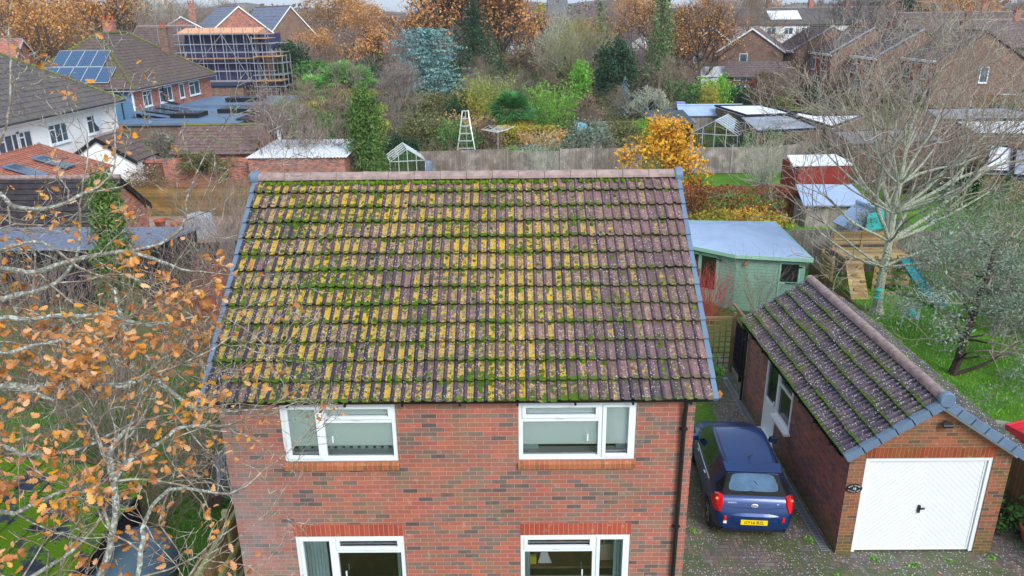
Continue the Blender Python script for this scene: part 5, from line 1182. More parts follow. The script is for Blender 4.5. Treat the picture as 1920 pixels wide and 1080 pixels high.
flat_block('flat_roofed_garage', 'sloping white corrugated garage roof near the dark panel fence', gq((1858, 266), (1900, 272), (1896, 316), (1848, 314)), 2.3, 'whiteroof')
flat_block('flat_roofed_garage', 'corrugated grey garage roof cut off by the right edge of the picture', gq((1906, 274), (2010, 280), (2010, 330), (1900, 322)), 2.3, 'greyroof')
flat_block('flat_roofed_garage', 'grey garage roof behind the middle of the bare tree', gq((1560, 245), (1720, 240), (1780, 262), (1600, 270)), 2.4, 'greyroof')
# ---------------------------------------------------------------- fences and garden things
def fence(name, label, pts, h, mat, post='concrete', pitch=2.4, rail=None, rail_side=1, post_h=.12, slats=True, cat='fence', wav=.03, lattice=0, pw=.09):
    """panel fence along a polyline; panels, posts and rails are its parts"""
    o = Vector((pts[0][0], pts[0][1], 0)); t = thing(name, label, cat, o); rr = random.Random(int(o.x*10)); P = [Vector((x, y, 0))-o for x, y in pts]; posts = []
    for a, b in zip(P, P[1:]):
        L = (b-a).length; n = max(1, round(L/pitch)); d = (b-a).normalized(); s = Vector((-d.y, d.x, 0))
        for k in range(n):
            p, q = a.lerp(b, k/n), a.lerp(b, (k+1)/n); posts.append(p); hh = h+rr.uniform(-wav, wav)
            m = MB(); n2 = max(2, int((q-p).length/.11)); hp = hh-lattice
            for j in range(n2):                                    # feather-edge boards, each a little different
                u, v = p.lerp(q, j/n2), p.lerp(q, (j+.94)/n2); dz = rr.uniform(-.012, .012) if slats else 0
                m.prism([u+s*.012, v+s*.022, v-s*.0, u-s*.0], (0, 0, hp+dz))
            m.build('panel', M[mat], t)
            if lattice:
                m = MB()
                for j in range(22): m.bar(p.lerp(q, j/22)+Vector((0, 0, hp)), p.lerp(q, min(1, (j+3)/22))+Vector((0, 0, hh)), .02, .012); m.bar(p.lerp(q, min(1, (j+3)/22))+Vector((0, 0, hp)), p.lerp(q, j/22)+Vector((0, 0, hh)), .02, .012)
                m.bar(p+Vector((0, 0, hh)), q+Vector((0, 0, hh)), .04); m.build('lattice', M[mat], t)
            if rail:
                m = MB()
                for z in (.3, h*.55, h-.12): m.bar(p+s*rail_side*.06+Vector((0, 0, z)), q+s*rail_side*.06+Vector((0, 0, z)), .07, .09)
                m.build('rail', M[rail], t)
    posts.append(P[-1])
    for p in posts:
        m = MB(); m.prism([(p.x-pw/2, p.y-pw/2, 0), (p.x+pw/2, p.y-pw/2, 0), (p.x+pw/2, p.y+pw/2, 0), (p.x-pw/2, p.y+pw/2, 0)], (0, 0, h+post_h)); m.build('post', M[post], t)
    return t
fence('panel_fence', 'weathered grey board fence with pale posts directly behind the main roof', [(-6.6, 49.6), (-.5, 50.2), (3, 49.6), (7.4, 50.3), (8.6, 51.5)], 1.75, 'fence_grey', pitch=2.7, wav=.1)
fence('panel_fence', 'tall grey weathered fence behind the strip of bright lawn', [(11.3, 50.2), (17.5, 50.2), (21, 52)], 1.75, 'fence_grey', pitch=3.2)
fence('panel_fence', 'brown lapped fence with lattice tops behind the patio', [(-20.8, 40.2), (-13.2, 40.2)], 1.85, 'fence_lap', 'fence_lap', 2.5, lattice=.35, slats=False)
fence('boundary_fence', 'grey board fence behind the summerhouse and climbing frame', [(10.6, 29.6), (17.2, 29.4)], 1.75, 'fence_grey', pitch=2.6)
fence('boundary_fence', 'algae green railed fence running behind the garage beside the lawn', [(10.35, 11.0), (10.5, 19.0), (10.75, 26.2)], 1.45, 'fence_brown', 'rail_green', 2.6, 'rail_green', -1)
fence('boundary_fence', 'dark panelled fence with pale concrete posts at the far right', [(22.5, 43.4), (28.0, 43.2), (29.2, 38.5)], 1.7, 'timber_dark', 'concrete', 2.6, 'rail_green', -1)
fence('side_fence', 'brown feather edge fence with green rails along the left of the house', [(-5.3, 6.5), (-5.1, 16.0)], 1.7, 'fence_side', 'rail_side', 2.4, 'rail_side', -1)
fence('back_fence', 'dark fence running behind the black felt roofed shed', [(-12.9, 29.3), (-8.5, 29.8)], 1.5, 'timber_dark', 'timber_dark', 2.2)
fence('panel_fence', 'dark brown fence below the garage roofs beside the terrace gable', [(49, 83.2), (60, 82)], 1.6, 'fence_brown', 'concrete', 2.2)
fence('panel_fence', 'brown fence in front of the stepped terrace gardens', [(34.5, 96), (40.5, 84)], 1.7, 'fence_brown', 'fence_brown', 2.6)
m = MB()
pr = thing('post_and_rail', 'two rail timber fence behind the dark green shed', 'fence', (10.4, 67.5, 0))
for k in range(4): m = MB(); m.box(k*3.0-3-.08, -.08, 0, k*3.0-3+.08, .08, 1.4); m.build('post', M['trellis'], pr)
for z in (.8, 1.2): m = MB(); m.bar((-5, 0, z), (6.6, 0, z), .06, .09); m.build('rail', M['trellis'], pr)
# trellis beside the back of the garage
tr = thing('trellis_screen', 'square trellis panel on posts between the house and the garage', 'trellis', (4.9, 20.3, 0))
m = MB()
for k in range(9): m.box(k*.17, -.01, .1, k*.17+.03, .012, 1.72)
for k in range(10): m.box(0, -.022, .12+k*.17, 1.4, -.01, .15+k*.17)
m.box(-.03, -.03, 1.72, 1.43, .03, 1.77); m.build('lattice', M['trellis'], tr)
for x in (-.06, 1.43): m = MB(); m.box(x-.04, -.045, 0, x+.04, .045, 1.9); m.build('post', M['trellis'], tr)
ga = thing('garden_gate', 'black framed gate between trellis and garage', 'gate', (6.45, 19.7, 0))
m = MB()
for z in (.15, .8, 1.4): m.box(0, -.02, z, .02, .9, z+.1); 
for k in range(6): m.box(-.01, -.0+k*.16, .1, .03, .06+k*.16, 1.55)
m.build('frame', M['timber_dark'], ga); m = MB(); m.box(-.05, -.08, 0, .05, 0, 1.9); m.build('post', M['timber_dark'], ga)
m = MB(); m.bar((0, -.3, 1.93), (0, 1.2, 1.93), .08, .06); m.build('cross_beam', M['trellis'], ga)
# drainage channel and step by the garage
m = MB(); m.box(0, 0, .012, .16, 7.6, .022); dr = m.build('drain_channel', M['steel']); dr.location = (5.98, 12.3, 0); tag(dr, 'slotted metal drainage channel along the garage wall', 'drain'); m = MB()
for k in range(150): m.box(.02, .02+k*.05, .022, .14, .035+k*.05, .026)
m.build('grate_slot', M['black'], dr)
# pipe post, pot and red tray at the right edge
m = MB(); m.tube([(0, 0, 0), (.05, .02, 3.2)], .075, 14); tag_at(m.build('steel_post', M['concrete'], None, True), (10.62, 13.2, 0), 0, 'thick pale grey post leaning in front of the fence right of the garage', 'post')
m = MB(); m.lathe((0, 0, 0), [(.15, 0), (.19, .1), (.25, .3), (.28, .36), (.28, .42), (.25, .42), (.22, .34), (.12, .33)], 24); tag_at(m.build('plant_pot', M['terracotta'], None, True), (10.22, 12.45, 0), 0, 'large terracotta pot at the lower right corner', 'plant pot')
m = MB(); m.box(-.6, -.35, 0, .6, .35, .05)
for a in ((-.6, -.35, .6, -.29), (-.6, .29, .6, .35), (-.6, -.29, -.54, .29), (.54, -.29, .6, .29)): m.box(a[0], a[1], .05, a[2], a[3], .3)
tag_at(m.build('plastic_tray', M['redplastic'], None, bevel=.03), (12.85, 16.5, .02), R(20), 'red plastic tray on the grass beyond the garage roof', 'tray')
m = MB(); m.box(-1, -.6, 0, 1, .6, .05); tag_at(m.build('paving_slab', M['concrete']), (11.7, 16.9, .0), R(-20), 'pale slab under the red plastic tray', 'slab')
# ---- sage green corner summerhouse
su_ = thing('summerhouse', 'sage green corner summerhouse with pale blue felt roof and glazed doors', 'summerhouse', (8.0, 26.5, 0))
o = Vector((8.0, 26.5, 0)); P = [Vector(p)-Vector((8.0, 26.5)) for p in ((7.75, 25.3), (10.0, 24.85), (10.05, 28.6), (5.7, 28.9), (5.75, 27.0))]
PR = [Vector(p)-Vector((8.0, 26.5)) for p in ((7.62, 25.12), (10.15, 24.62), (10.2, 28.85), (5.4, 29.2), (5.45, 26.95))]
m = MB()
for a, b in zip(P, P[1:]+P[:1]):
    m.face([(a.x, a.y, 0), (b.x, b.y, 0), (b.x, b.y, 2.05), (a.x, a.y, 2.05)]); d = (b-a).normalized(); nn = Vector((d.y, -d.x))
    for k in range(17):
        z = .06+k*.117; e = nn*.018; m.prism([(a.x+e.x, a.y+e.y, z), (a.x+e.x*.8, a.y+e.y*.8, z+.095), (a.x, a.y, z+.098), (a.x-.001*nn.x, a.y-.001*nn.y, z)], (b.x-a.x, b.y-a.y, 0))
m.build('wall', M['sumgreen'], su_)
hz_ = {0: 2.12, 1: 2.10, 2: 2.30, 3: 2.32, 4: 2.14}; c = Vector((0, .9, 2.5)); q = [Vector((p.x, p.y, hz_[i])) for i, p in enumerate(PR)]
m = MB()
for a, b in zip(q, q[1:]+q[:1]): m.face([a, b, c])
m.face([p-Vector((0, 0, .05)) for p in q][::-1]); m.build('roof', M['felt_blue'], su_)
m = MB()
for a, b in zip(q, q[1:]+q[:1]): m.bar(a-Vector((0, 0, .05)), b-Vector((0, 0, .05)), .035, .13)
m.build('fascia', M['sumtrim'], su_)
def su_face(a, b, u0, u1, z0, z1, off0, off1, mb):
    d = (b-a).normalized(); nn = Vector((d.y, -d.x)); p = a+d*u0+nn*off0; e = a+d*u1+nn*off0; w_ = nn*(off1-off0); mb.prism([(p.x, p.y, z0), (e.x, e.y, z0), (e.x, e.y, z1), (p.x, p.y, z1)], (w_.x, w_.y, 0))
a, b = P[0], P[1]; m = MB()
for u0, u1, z0, z1 in ((1.45, 1.5, .1, 1.9), (2.1, 2.15, .1, 1.9), (1.5, 2.1, 1.84, 1.9), (1.5, 2.1, 1.08, 1.16)): su_face(a, b, u0, u1, z0, z1, .01, .04, m)
sd2 = m.build('stable_door', M['sumtrim'], su_); m = MB(); su_face(a, b, 1.52, 2.08, 1.18, 1.82, .012, .027, m); m.build('pane', M['glasscar'], sd2)
m = MB(); su_face(a, b, 2.0, 2.2, 1.72, 1.76, .04, .06, m); su_face(a, b, 1.7, 2.1, 1.12, 1.15, .04, .06, m); m.build('hinge', M['black'], sd2)
a, b = P[4], P[0]; L = (b-a).length; m = MB()
for u0, u1, z0, z1 in ((.5, .58, .1, 1.9), (1.2, 1.32, .1, 1.9), (1.9, 1.98, .1, 1.9), (.5, 1.98, 1.82, 1.9), (.58, 1.9, .1, .6)): su_face(a, b, u0, u1, z0, z1, .012, .045, m)
dd = m.build('double_door', M['sumtrim'], su_); m = MB(); su_face(a, b, .6, 1.9, .6, 1.82, .013, .027, m); m.build('pane', M['glasscar'], dd)
m = MB(); su_face(a, b, 1.75, 2.1, 1.76, 1.79, .046, .07, m); su_face(a, b, 1.24, 1.28, 1.0, 1.3, .046, .07, m); m.build('hinge', M['black'], dd)
m = MB(); m.prism([(0, 0, 0), (.12, 0, 0), (.14, 0, .1), (.07, 0, .16), (0, 0, .1)], (0, -.1, 0)); o_ = m.build('bird_box', M['trellis']); tag_at(o_, (7.98, 25.2, 1.75), 0, 'small wooden bird box on the corner of the summerhouse', 'bird box')
# ---- climbing frame
cf = thing('play_tower', 'wooden climbing frame with planked deck, ramp and green slide by the bare tree', 'climbing frame', (13.45, 27.9, 0))
for x in (-.9, .2, 1.5):
    for y in (-.6, .8): m = MB(); m.box(x-.05, y-.05, 0, x+.05, y+.05, 1.9 if y > 0 else 1.35); m.build('post', M['timber_new'], cf)
m = MB(); 
for k in range(9): m.box(-1.0, -.65+k*.17, 1.22, 1.6, -.5+k*.17, 1.26)
m.build('deck', M['timber_new'], cf); m = MB()
for k in range(3): m.box(-1.0+.0, .78, 1.4+k*.18, 1.6, .81, 1.54+k*.18)
m.build('back_rail', M['timber_new'], cf)
m = MB()
for k in range(4): m.box(.2, -.66, .2+k*.26, 1.5, -.63, .36+k*.26)
m.box(.2, -1.2, .02, 1.6, -1.12, .1); m.build('side_boards', M['timber_new'], cf)
rp = MB()
for k in range(9):
    t = k/9; rp.prism([(-1.05, -.75-.95*(1-t), 1.2*t+.02), (-.4, -.75-.95*(1-t), 1.2*t+.02), (-.4, -.75-.95*(1-t-.1), 1.2*(t+.1)), (-1.05, -.75-.95*(1-t-.1), 1.2*(t+.1))], (0, .03, .03))
ra = rp.build('ramp', M['timber_new'], cf); m = MB()
for z, x in ((.3, -.9), (.55, -.6), (.75, -.9), (.98, -.65)): m.box(x, -.78-.95*(1-z/1.2)-.03, z, x+.18, -.75-.95*(1-z/1.2)+.02, z+.07)
m.build('foothold', M['timber_new'], ra)
m = MB(); sl = [(0, -.65, 1.28), (.08, -1.0, 1.05), (.25, -1.6, .62), (.45, -2.2, .26), (.55, -2.7, .16)]
for (x0_, y0, z0_), (x1_, y1, z1_) in zip(sl, sl[1:]):
    for e0, e1, h0, h1 in ((-.24, -.2, .14, 0), (-.2, .2, 0, 0), (.2, .24, 0, .14)): m.prism([(1.15+x0_+e0, y0, z0_+h0), (1.15+x0_+e1, y0, z0_+h1), (1.15+x1_+e1, y1, z1_+h1), (1.15+x1_+e0, y1, z1_+h0)], (0, 0, -.03))
m.build('slide', M['teal'], cf)
m = MB(); m.prism([(.9, 2.1, 1.5), (1.75, 1.9, 1.75), (2.05, 2.5, 2.35), (1.2, 2.7, 2.1)], (0, 0, .04)); m.build('canopy', M['turq'], cf); m = MB(); m.bar((1.0, 2.3, 0), (1.0, 2.3, 1.7), .07); m.bar((1.9, 2.3, 0), (1.9, 2.3, 2.1), .07); m.build('canopy_post', M['timber_new'], cf)
pf = thing('slatted_stand', 'small slatted timber swing frame left of the ramp', 'play frame', (11.8, 27.3, 0))
for y in (-.5, .5): m = MB(); m.box(-.05, y-.05, 0, .05, y+.05, 1.5); m.build('post', M['timber_new'], pf)
m = MB()
for k in range(5): m.box(-.02, -.45, .2+k*.25, .02, .45, .35+k*.25)
m.build('slat', M['timber_new'], pf)
# bird feeder, whirly dryers, chairs
bf = thing('bird_feeder', 'turquoise domed bird feeder beside the bare tree trunk', 'bird feeder', (12.55, 24.6, 0))
m = MB(); m.tube([(0, 0, 0), (0, 0, 1.0)], .012, 6); m.build('pole', M['black'], bf); m = MB(); m.lathe((0, 0, .75), [(.05, 0), (.05, .2), (.12, .22), (.02, .3)], 12); m.lathe((0, 0, .66), [(.1, 0), (.12, .03), (.1, .05)], 12); m.build('feeder', M['turq'], bf)
def dryer(name, label, loc, R0, z0, dz, n=4, s=1, tilt=0):
    t = thing(name, label, 'clothes dryer', loc, R(30)); m = MB(); m.tube([(0, 0, 0), (0, 0, z0+.5*s)], .025, 8); m.build('pole', M['alu'], t)
    for k in range(4):
        a = R(90*k); m = MB(); m.bar((0, 0, z0), (R0*math.cos(a), R0*math.sin(a), z0+dz), .035); m.bar((0, 0, z0+.45*s), (R0*.5*math.cos(a), R0*.5*math.sin(a), z0+dz*.5), .02); m.build('arm', M['alu'], t)
    m = MB()
    for j in range(1, 6):
        f = j/5.05
        for k in range(4):
            a, b = R(90*k), R(90*k+90); m.bar((R0*f*math.cos(a), R0*f*math.sin(a), z0+dz*f), (R0*f*math.cos(b), R0*f*math.sin(b), z0+dz*f), .012)
    m.build('line', M['white'], t); return t
dryer('rotary_dryer', 'rotary clothes dryer with blue grey arms standing in the shrubs', (-1.2, 54.5, 0), 1.35, 2.2, .35)
dryer('rotary_dryer', 'low rotary dryer with white arms open on the lawn by the slide', (14.1, 23.7, 0), .9, .85, .22, s=.8)
ch = thing('garden_chair', 'pale folding chair standing near the foot of the slide', 'chair', (13.2, 23.5, 0), R(-30))
m = MB()
for k in range(6): m.box(-.25, -.2+k*.08, .42, .25, -.15+k*.08, .44)
m.build('seat', M['alu'], ch)
for x in (-.24, .24):
    for y in (-.2, .25): m = MB(); m.bar((x, y, 0), (x, y, .42 if y < 0 else .85), .025); m.build('leg', M['alu'], ch)
m = MB()
for k in range(4): m.box(-.24, .24, .5+k*.09, .24, .26, .55+k*.09)
m.build('backrest', M['alu'], ch)
m = MB(); m.lathe((0, 0, 0), [(.12, 0), (.16, .1), (.14, .2), (.05, .26)], 12); tag_at(m.build('garden_toy', M['turq'], None, True), (13.15, 23.4, .45), 0, 'small turquoise toy resting on the folding chair', 'toy')
# ---- greenhouses
def greenhouse(name, label, loc, W, L, eh, rh, rz, glass='ghglass'):
    t = thing(name, label, 'greenhouse', loc, rz); m = MB(); x, y = W/2, L/2; b = .04
    for s in (-1, 1):
        n = round(L/.62)
        for k in range(n+1): yy = -y+L*k/n; m.bar((s*x, yy, 0), (s*x, yy, eh), b); m.bar((s*x, yy, eh), (0, yy, rh), b)
        m.bar((s*x, -y, eh), (s*x, y, eh), b); m.bar((s*x, -y, .05), (s*x, y, .05), b); m.bar((s*x*.5, -y, (eh+rh)/2), (s*x*.5, y, (eh+rh)/2), .03)
        for k in range(-1, 2): xx = k*W/4; m.bar((xx, s*y, 0), (xx, s*y, eh+(rh-eh)*(1-abs(xx)/x)), b)
        m.bar((-x, s*y, eh), (x, s*y, eh), b); m.bar((-x, s*y, .05), (x, s*y, .05), b)
    m.bar((0, -y, rh), (0, y, rh), .06); m.build('frame', M['alu'], t); g = MB()
    for s in (-1, 1):
        g.face([(s*x, -y, 0), (s*x, y, 0), (s*x, y, eh), (s*x, -y, eh)]); g.face([(s*x, -y, eh), (s*x, y, eh), (0, y, rh), (0, -y, rh)]); g.face([(-x, s*y, 0), (x, s*y, 0), (x, s*y, eh), (0, s*y, rh), (-x, s*y, eh)])
    g.build('glazing', M[glass], t); st = MB(); st.box(-x+.2, -y+.2, .7, -x+.6, y-.2, .74); st.box(x-.6, -y+.2, .7, x-.2, y-.2, .74); st.build('staging', M['trellis'], t); return t
c = G(1338, 279, 0); greenhouse('greenhouse', 'glass greenhouse with white framed ridge behind the grey fence on the right', (15.5, 57.5, 0), 3.4, 3.9, 1.75, 2.75, R(-28))
c = G(752, 333, 0); greenhouse('greenhouse', 'small pale greenhouse beside the columnar cypress behind the ridge', (-7.0, 48.2, 0), 2.2, 2.6, 1.6, 2.35, R(14))
m = MB(); m.lathe((0, 0, 0), [(.36, 0), (.42, .1), (.42, 1.2), (.38, 1.3), (.3, 1.36), (.05, 1.4)], 20); tag_at(m.build('water_butt', M['waterbutt'], None, True), (-5.7, 48.2, .0), 0, 'blue grey water butt between the small greenhouse and the fence', 'water butt')
m = MB(); m.lathe((0, 0, 0), [(.26, 0), (.3, .1), (.3, .8), (.26, .9), (.08, .92)], 18); tag_at(m.build('barrel', M['bluebarrel'], None, True), (-9.75, 43.6, .0), 0, 'bright blue plastic barrel behind the left end of the ridge', 'barrel')
m = MB(); m.lathe((0, 0, 0), [(.7, 0), (.8, .15), (.8, .6), (.74, .7), (.3, .78)], 24); tag_at(m.build('water_tank', M['navy'], None, True), (13.7, 53.4, .0), 0, 'navy round tank in front of the large greenhouse', 'tank')
# step ladder
la = thing('tripod_ladder', 'pale tapering tripod ladder standing against the dark bushes', 'ladder', (-3.35, 52.2, 0)); m = MB(); zt = 4.0
def lx(z): return .42*(1-z/zt)**1.2+.22*(1-(z/zt)) + .2
for s in (-1, 1):
    for k in range(8): z0_, z1_ = zt*k/8, zt*(k+1)/8; m.bar((s*lx(z0_), 0, z0_), (s*lx(z1_), .3*(k+1)/8, z1_), .06)
m.build('stile', M['alu'], la)
for k in range(1, 9): z = zt*k/8-.02; m = MB(); m.bar((-lx(z), .3*k/8, z), (lx(z), .3*k/8, z), .055); m.build('rung', M['alu'], la)
m = MB(); m.bar((0, 1.5, 0), (0, .3, zt), .05); m.build('rear_leg', M['alu'], la)
# sheds right of centre
s1 = thing('garden_shed', 'dark shed with green grey felt roof behind the yellow shrub', 'shed', (12.5, 62.2, 0), R(4)); walls(s1, 3.0, 3.4, 1.8, 'timber_dark', 'y'); m = MB(); m.prism([(-1.65, -1.9, 1.85), (1.65, -1.9, 1.85), (1.65, 1.9, 2.5), (-1.65, 1.9, 2.5)], (0, 0, .06)); m.build('roof', M['felt_green'], s1); m = MB(); m.box(-.8, -1.74, .1, .6, -1.7, 1.5); m.build('opening', M['dark'], s1)
s2 = thing('garden_shed', 'low shed with blue grey pitched roof behind the large greenhouse', 'shed', (17.2, 68.2, 0), R(-2)); walls(s2, 5.4, 3, 1.8, 'fence_grey', 'x', 2.4); roof_gable(s2, 5.4, 3, 1.8, 2.45, 'felt_blue', 'x', .15, .15, 1, 'felt_blue')
s3 = thing('garden_shed', 'small black gabled shed under the tall thin spruce', 'shed', (13.5, 80.5, 0), R(-25)); walls(s3, 2.6, 3, 1.9, 'timber_dark', 'y', 2.9); roof_gable(s3, 2.6, 3, 1.9, 2.95, 'tile_dark', 'y', .2, .1, 3, 'tile_dark')
s4 = thing('garden_shed', 'dark red shed with pale roof seen through the bare tree', 'shed', (17.0, 42.6, 0), R(2)); walls(s4, 2.9, 2.4, 2.1, 'redshed', 'x'); m = MB(); m.prism([(-1.8, -1.25, 2.1), (1.6, -1.25, 2.1), (1.3, .5, 2.35), (-1.5, .5, 2.35)], (0, 0, .08)); m.build('roof', M['whiteroof'], s4)
s5 = thing('garden_shed', 'small shed with sloping pale blue roof below the red shed', 'shed', (15.8, 37.2, 0), R(-3)); walls(s5, 2.9, 2.0, 1.15, 'fence_grey', 'x'); m = MB(); m.prism([(-1.7, -1.25, 1.15), (1.6, -1.2, 1.15), (1.4, 1.2, 1.65), (-1.4, 1.2, 1.65)], (0, 0, .07)); m.build('roof', M['felt_blue'], s5)
s6 = thing('playhouse', 'small grey playhouse with pale pitched roof beside the trunk of the bare tree', 'playhouse', (15.4, 32.2, 0), R(8)); walls(s6, 1.8, 1.6, 1.3, 'concrete', 'y', 2.0); roof_gable(s6, 1.8, 1.6, 1.3, 2.05, 'felt_blue', 'y', .15, .1, 1, 'felt_blue')
# patio things, left
def covered(name, label, loc, w, d, h, seed):
    rr = random.Random(seed); m = MB(); n = 28; rg = []
    for z, f in ((0, 1.08), (.15*h, 1.04), (.55*h, .97), (.85*h, .9), (.97*h, .82), (h, .6), (h*1.01, .2)):
        rg.append([m.P((w/2*f*max(-1, min(1, 1.35*math.cos(6.2832*k/n)))*(1+(.05*math.sin(k*2.1) if z < .8*h else 0)), d/2*f*max(-1, min(1, 1.35*math.sin(6.2832*k/n)))*(1+(.05*math.cos(k*2.7) if z < .8*h else 0)), z+rr.uniform(-.01, .01))) for k in range(n)])
    for a, b in zip(rg, rg[1:]):
        for j in range(n): m.f.append([a[j], a[(j+1) % n], b[(j+1) % n], b[j]])
    m.f.append(rg[-1]); tag_at(m.build(name, M['cover'], None, True), loc, R(rr.uniform(-20, 20)), label, 'covered furniture')
covered('covered_barbecue', 'tall item under a pale grey cover on the patio', (-15.4, 35.8, .01), 1.1, .9, 1.15, 1)
covered('covered_bench', 'long low item under a pale grey cover behind the felt roof', (-17.1, 35.0, .01), 1.9, .9, .55, 2)
covered('covered_chair', 'grey covered item against the brick gable wall', (-18.9, 36.2, .01), .6, 1.2, .9, 3)
for k, (x, y, s, lb) in enumerate(((-18.1, 37.3, .3, 'larger terracotta pot on the patio by the brown fence'), (-17.2, 37.0, .24, 'smaller terracotta pot with a basket rim on the patio'))):
    m = MB(); m.lathe((0, 0, 0), [(s*.6, 0), (s*.9, s*1.2), (s, s*1.25), (s, s*1.5), (s*.85, s*1.5), (s*.8, s*1.2)], 18); tag_at(m.build('plant_pot', M['terracotta'], None, True), (x, y, .01), 0, lb, 'plant pot')
# mossy slated roof and tank at the lower left
ms = thing('mossy_garage', 'low outbuilding with moss covered dark slate roof at the lower left', 'outbuilding', (-9.6, 9.6, 0))
ml = K('moss_over_slate', .95, .1); u0_, u1_, v1_ = ml.uv(); n1_ = ml.noise(u0_, 2.2, 5, .65); n2_ = ml.noise(u0_, 22, 4, .7); cc = ml.mix(n2_, c8(56, 90, 14), c8(110, 146, 30)); sl_ = ml.mix(ml.white((u1_/.3).floor(), (v1_/.25).floor()), c8(52, 56, 70), c8(70, 74, 86))
ml.col(ml.mix((n1_+(n2_-.5)*.4).ss(.44, .5), sl_, cc)); ml.bump((n1_*.6+n2_*.6), .9, .04)
walls(ms, 5.2, 4.4, 2.0, 'timber_dark', 'y', 2.75); m = MB(); m.slope((2.75, -2.4, 1.95), (2.75, 2.4, 1.95), (0, 2.4, 2.8), (0, -2.4, 2.8), 8, .03); m.slope((-2.75, 2.4, 1.95), (-2.75, -2.4, 1.95), (0, -2.4, 2.8), (0, 2.4, 2.8), 8, .03); m.build('roof', ml.m, ms)
m = MB(); m.M = Matrix.Rotation(R(90), 4, 'X'); m.lathe((0, .75, -1.1), [(.2, 0), (.55, .1), (.68, .3), (.68, 2.0), (.55, 2.2), (.2, 2.3)], 24); m.M = None
for y in (-.7, .5): m.box(-.5, y, 0, .5, y+.2, .4)
tag_at(m.build('storage_tank', M['tank'], None, True), (-6.7, 10.4, .1), R(8), 'blue grey rounded plastic tank beside the brown fence at lower left', 'tank')
m = MB()
for k in range(34):
    a = R(k*360/34); m.bar((.3*math.cos(a), -.5, .3+.3*math.sin(a)), (.3*math.cos(a), .5, .3+.3*math.sin(a)), .012)
for y in (-.5, -.25, 0, .25, .5):
    for k in range(16): a, b = R(k*22.5), R(k*22.5+22.5); m.bar((.3*math.cos(a), y, .3+.3*math.sin(a)), (.3*math.cos(b), y, .3+.3*math.sin(b)), .012)
tag_at(m.build('wire_roll', M['steel']), (-5.75, 13.1, 1.1), R(20), 'roll of wire mesh above the blue grey tank', 'wire mesh')
# telegraph poles far left
for x, lb in ((75, 'left of two leaning wooden poles behind the solar panel house'), (92, 'right darker of two leaning wooden poles behind the solar panel house')):
    p = at(x, 60, 90); m = MB(); m.tube([(0, 0, 0), (-1.0, 0, 9.5)], .14, 8); tag_at(m.build('wooden_pole', M['b_dark']), (p.x+.6, 90, 0), 0, lb, 'pole')
# ---------------------------------------------------------------- growing things
def unit(v): return v/np.maximum(1e-9, np.linalg.norm(v, axis=-1, keepdims=True))
def leafquads(rng, C, size, asp=.55, hang=0.0, var=.35, dirs=None):
    """pointed leaf-sized faces at the points C"""
    C = np.asarray(C, dtype=float); n = len(C); a = unit(rng.normal(size=(n, 3))) if dirs is None else unit(dirs+rng.normal(size=(n, 3))*.35)
    a[:, 2] -= hang; a = unit(a); b = unit(np.cross(a, rng.normal(size=(n, 3)))); s = (size*(1+var*rng.normal(size=(n, 1)))).clip(size*.4)
    return np.stack([C-a*s*.5, C+b*s*asp*.5-a*s*.05, C+a*s*.5, C-b*s*asp*.5-a*s*.05], axis=1)
def segmesh(segs, n=4):
    S = np.array([(*a, *b, r0, r1) for a, b, r0, r1 in segs]); p, q, r0, r1 = S[:, :3], S[:, 3:6], S[:, 6:7], S[:, 7:8]
    d = unit(q-p); h = np.where(np.abs(d[:, 2:3]) > .9, np.array([[1., 0, 0]]), np.array([[0, 0, 1.]])); u = unit(np.cross(d, h)); v = np.cross(d, u); out = []
    for j in range(n):
        t0, t1 = 2*math.pi*j/n, 2*math.pi*(j+1)/n; e0, e1 = u*math.cos(t0)+v*math.sin(t0), u*math.cos(t1)+v*math.sin(t1)
        out.append(np.stack([p+e0*r0, p+e1*r0, q+e1*r1, q+e0*r1], axis=1))
    return np.concatenate(out)
def grow(rg, p, d, L, r, lev, mx, segs, tips, up=.1, wander=.22, nch=(2, 3), ang=(.5, .9), ratio=.68, nseg=4, r_end=.55, mid=True, droop=0.0):
    p = Vector(p); d = Vector(d).normalized(); rr = r
    for i in range(nseg):
        d = (d + Vector((rg.gauss(0, wander), rg.gauss(0, wander), rg.gauss(0, wander)+up-droop*lev))).normalized(); q = p+d*(L/nseg); r2 = r*(1-(1-r_end)*(i+1)/nseg)
        segs.append((tuple(p), tuple(q), rr, r2)); p, rr = q, r2
        if lev < mx and (i == nseg-1 or (mid and i >= 1)):
            k = rg.randint(*nch) if i == nseg-1 else rg.randint(0, nch[0])
            for _ in range(k):
                a = rg.uniform(*ang); ax = d.orthogonal().normalized(); ax.rotate(Matrix.Rotation(rg.uniform(0, 6.283), 3, d)); nd = d.copy(); nd.rotate(Matrix.Rotation(a, 3, ax))
                grow(rg, p, nd, L*ratio*rg.uniform(.75, 1.15), rr*.72, lev+1, mx, segs, tips, up, wander, nch, ang, ratio, nseg if lev < 2 else max(2, nseg-1), r_end, mid, droop)
    if lev >= mx-1: tips.append((tuple(p), tuple(d)))
def wood(segs, mat, parent, name='branches', thick=.03):
    big = [s for s in segs if s[2] > thick]; sm = [s for s in segs if s[2] <= thick]; o = None
    if big: o = np_mesh('trunk', segmesh(big, 7), 4, mat[0], parent)
    if sm: np_mesh(name, segmesh(sm, 3), 4, mat[1], parent)
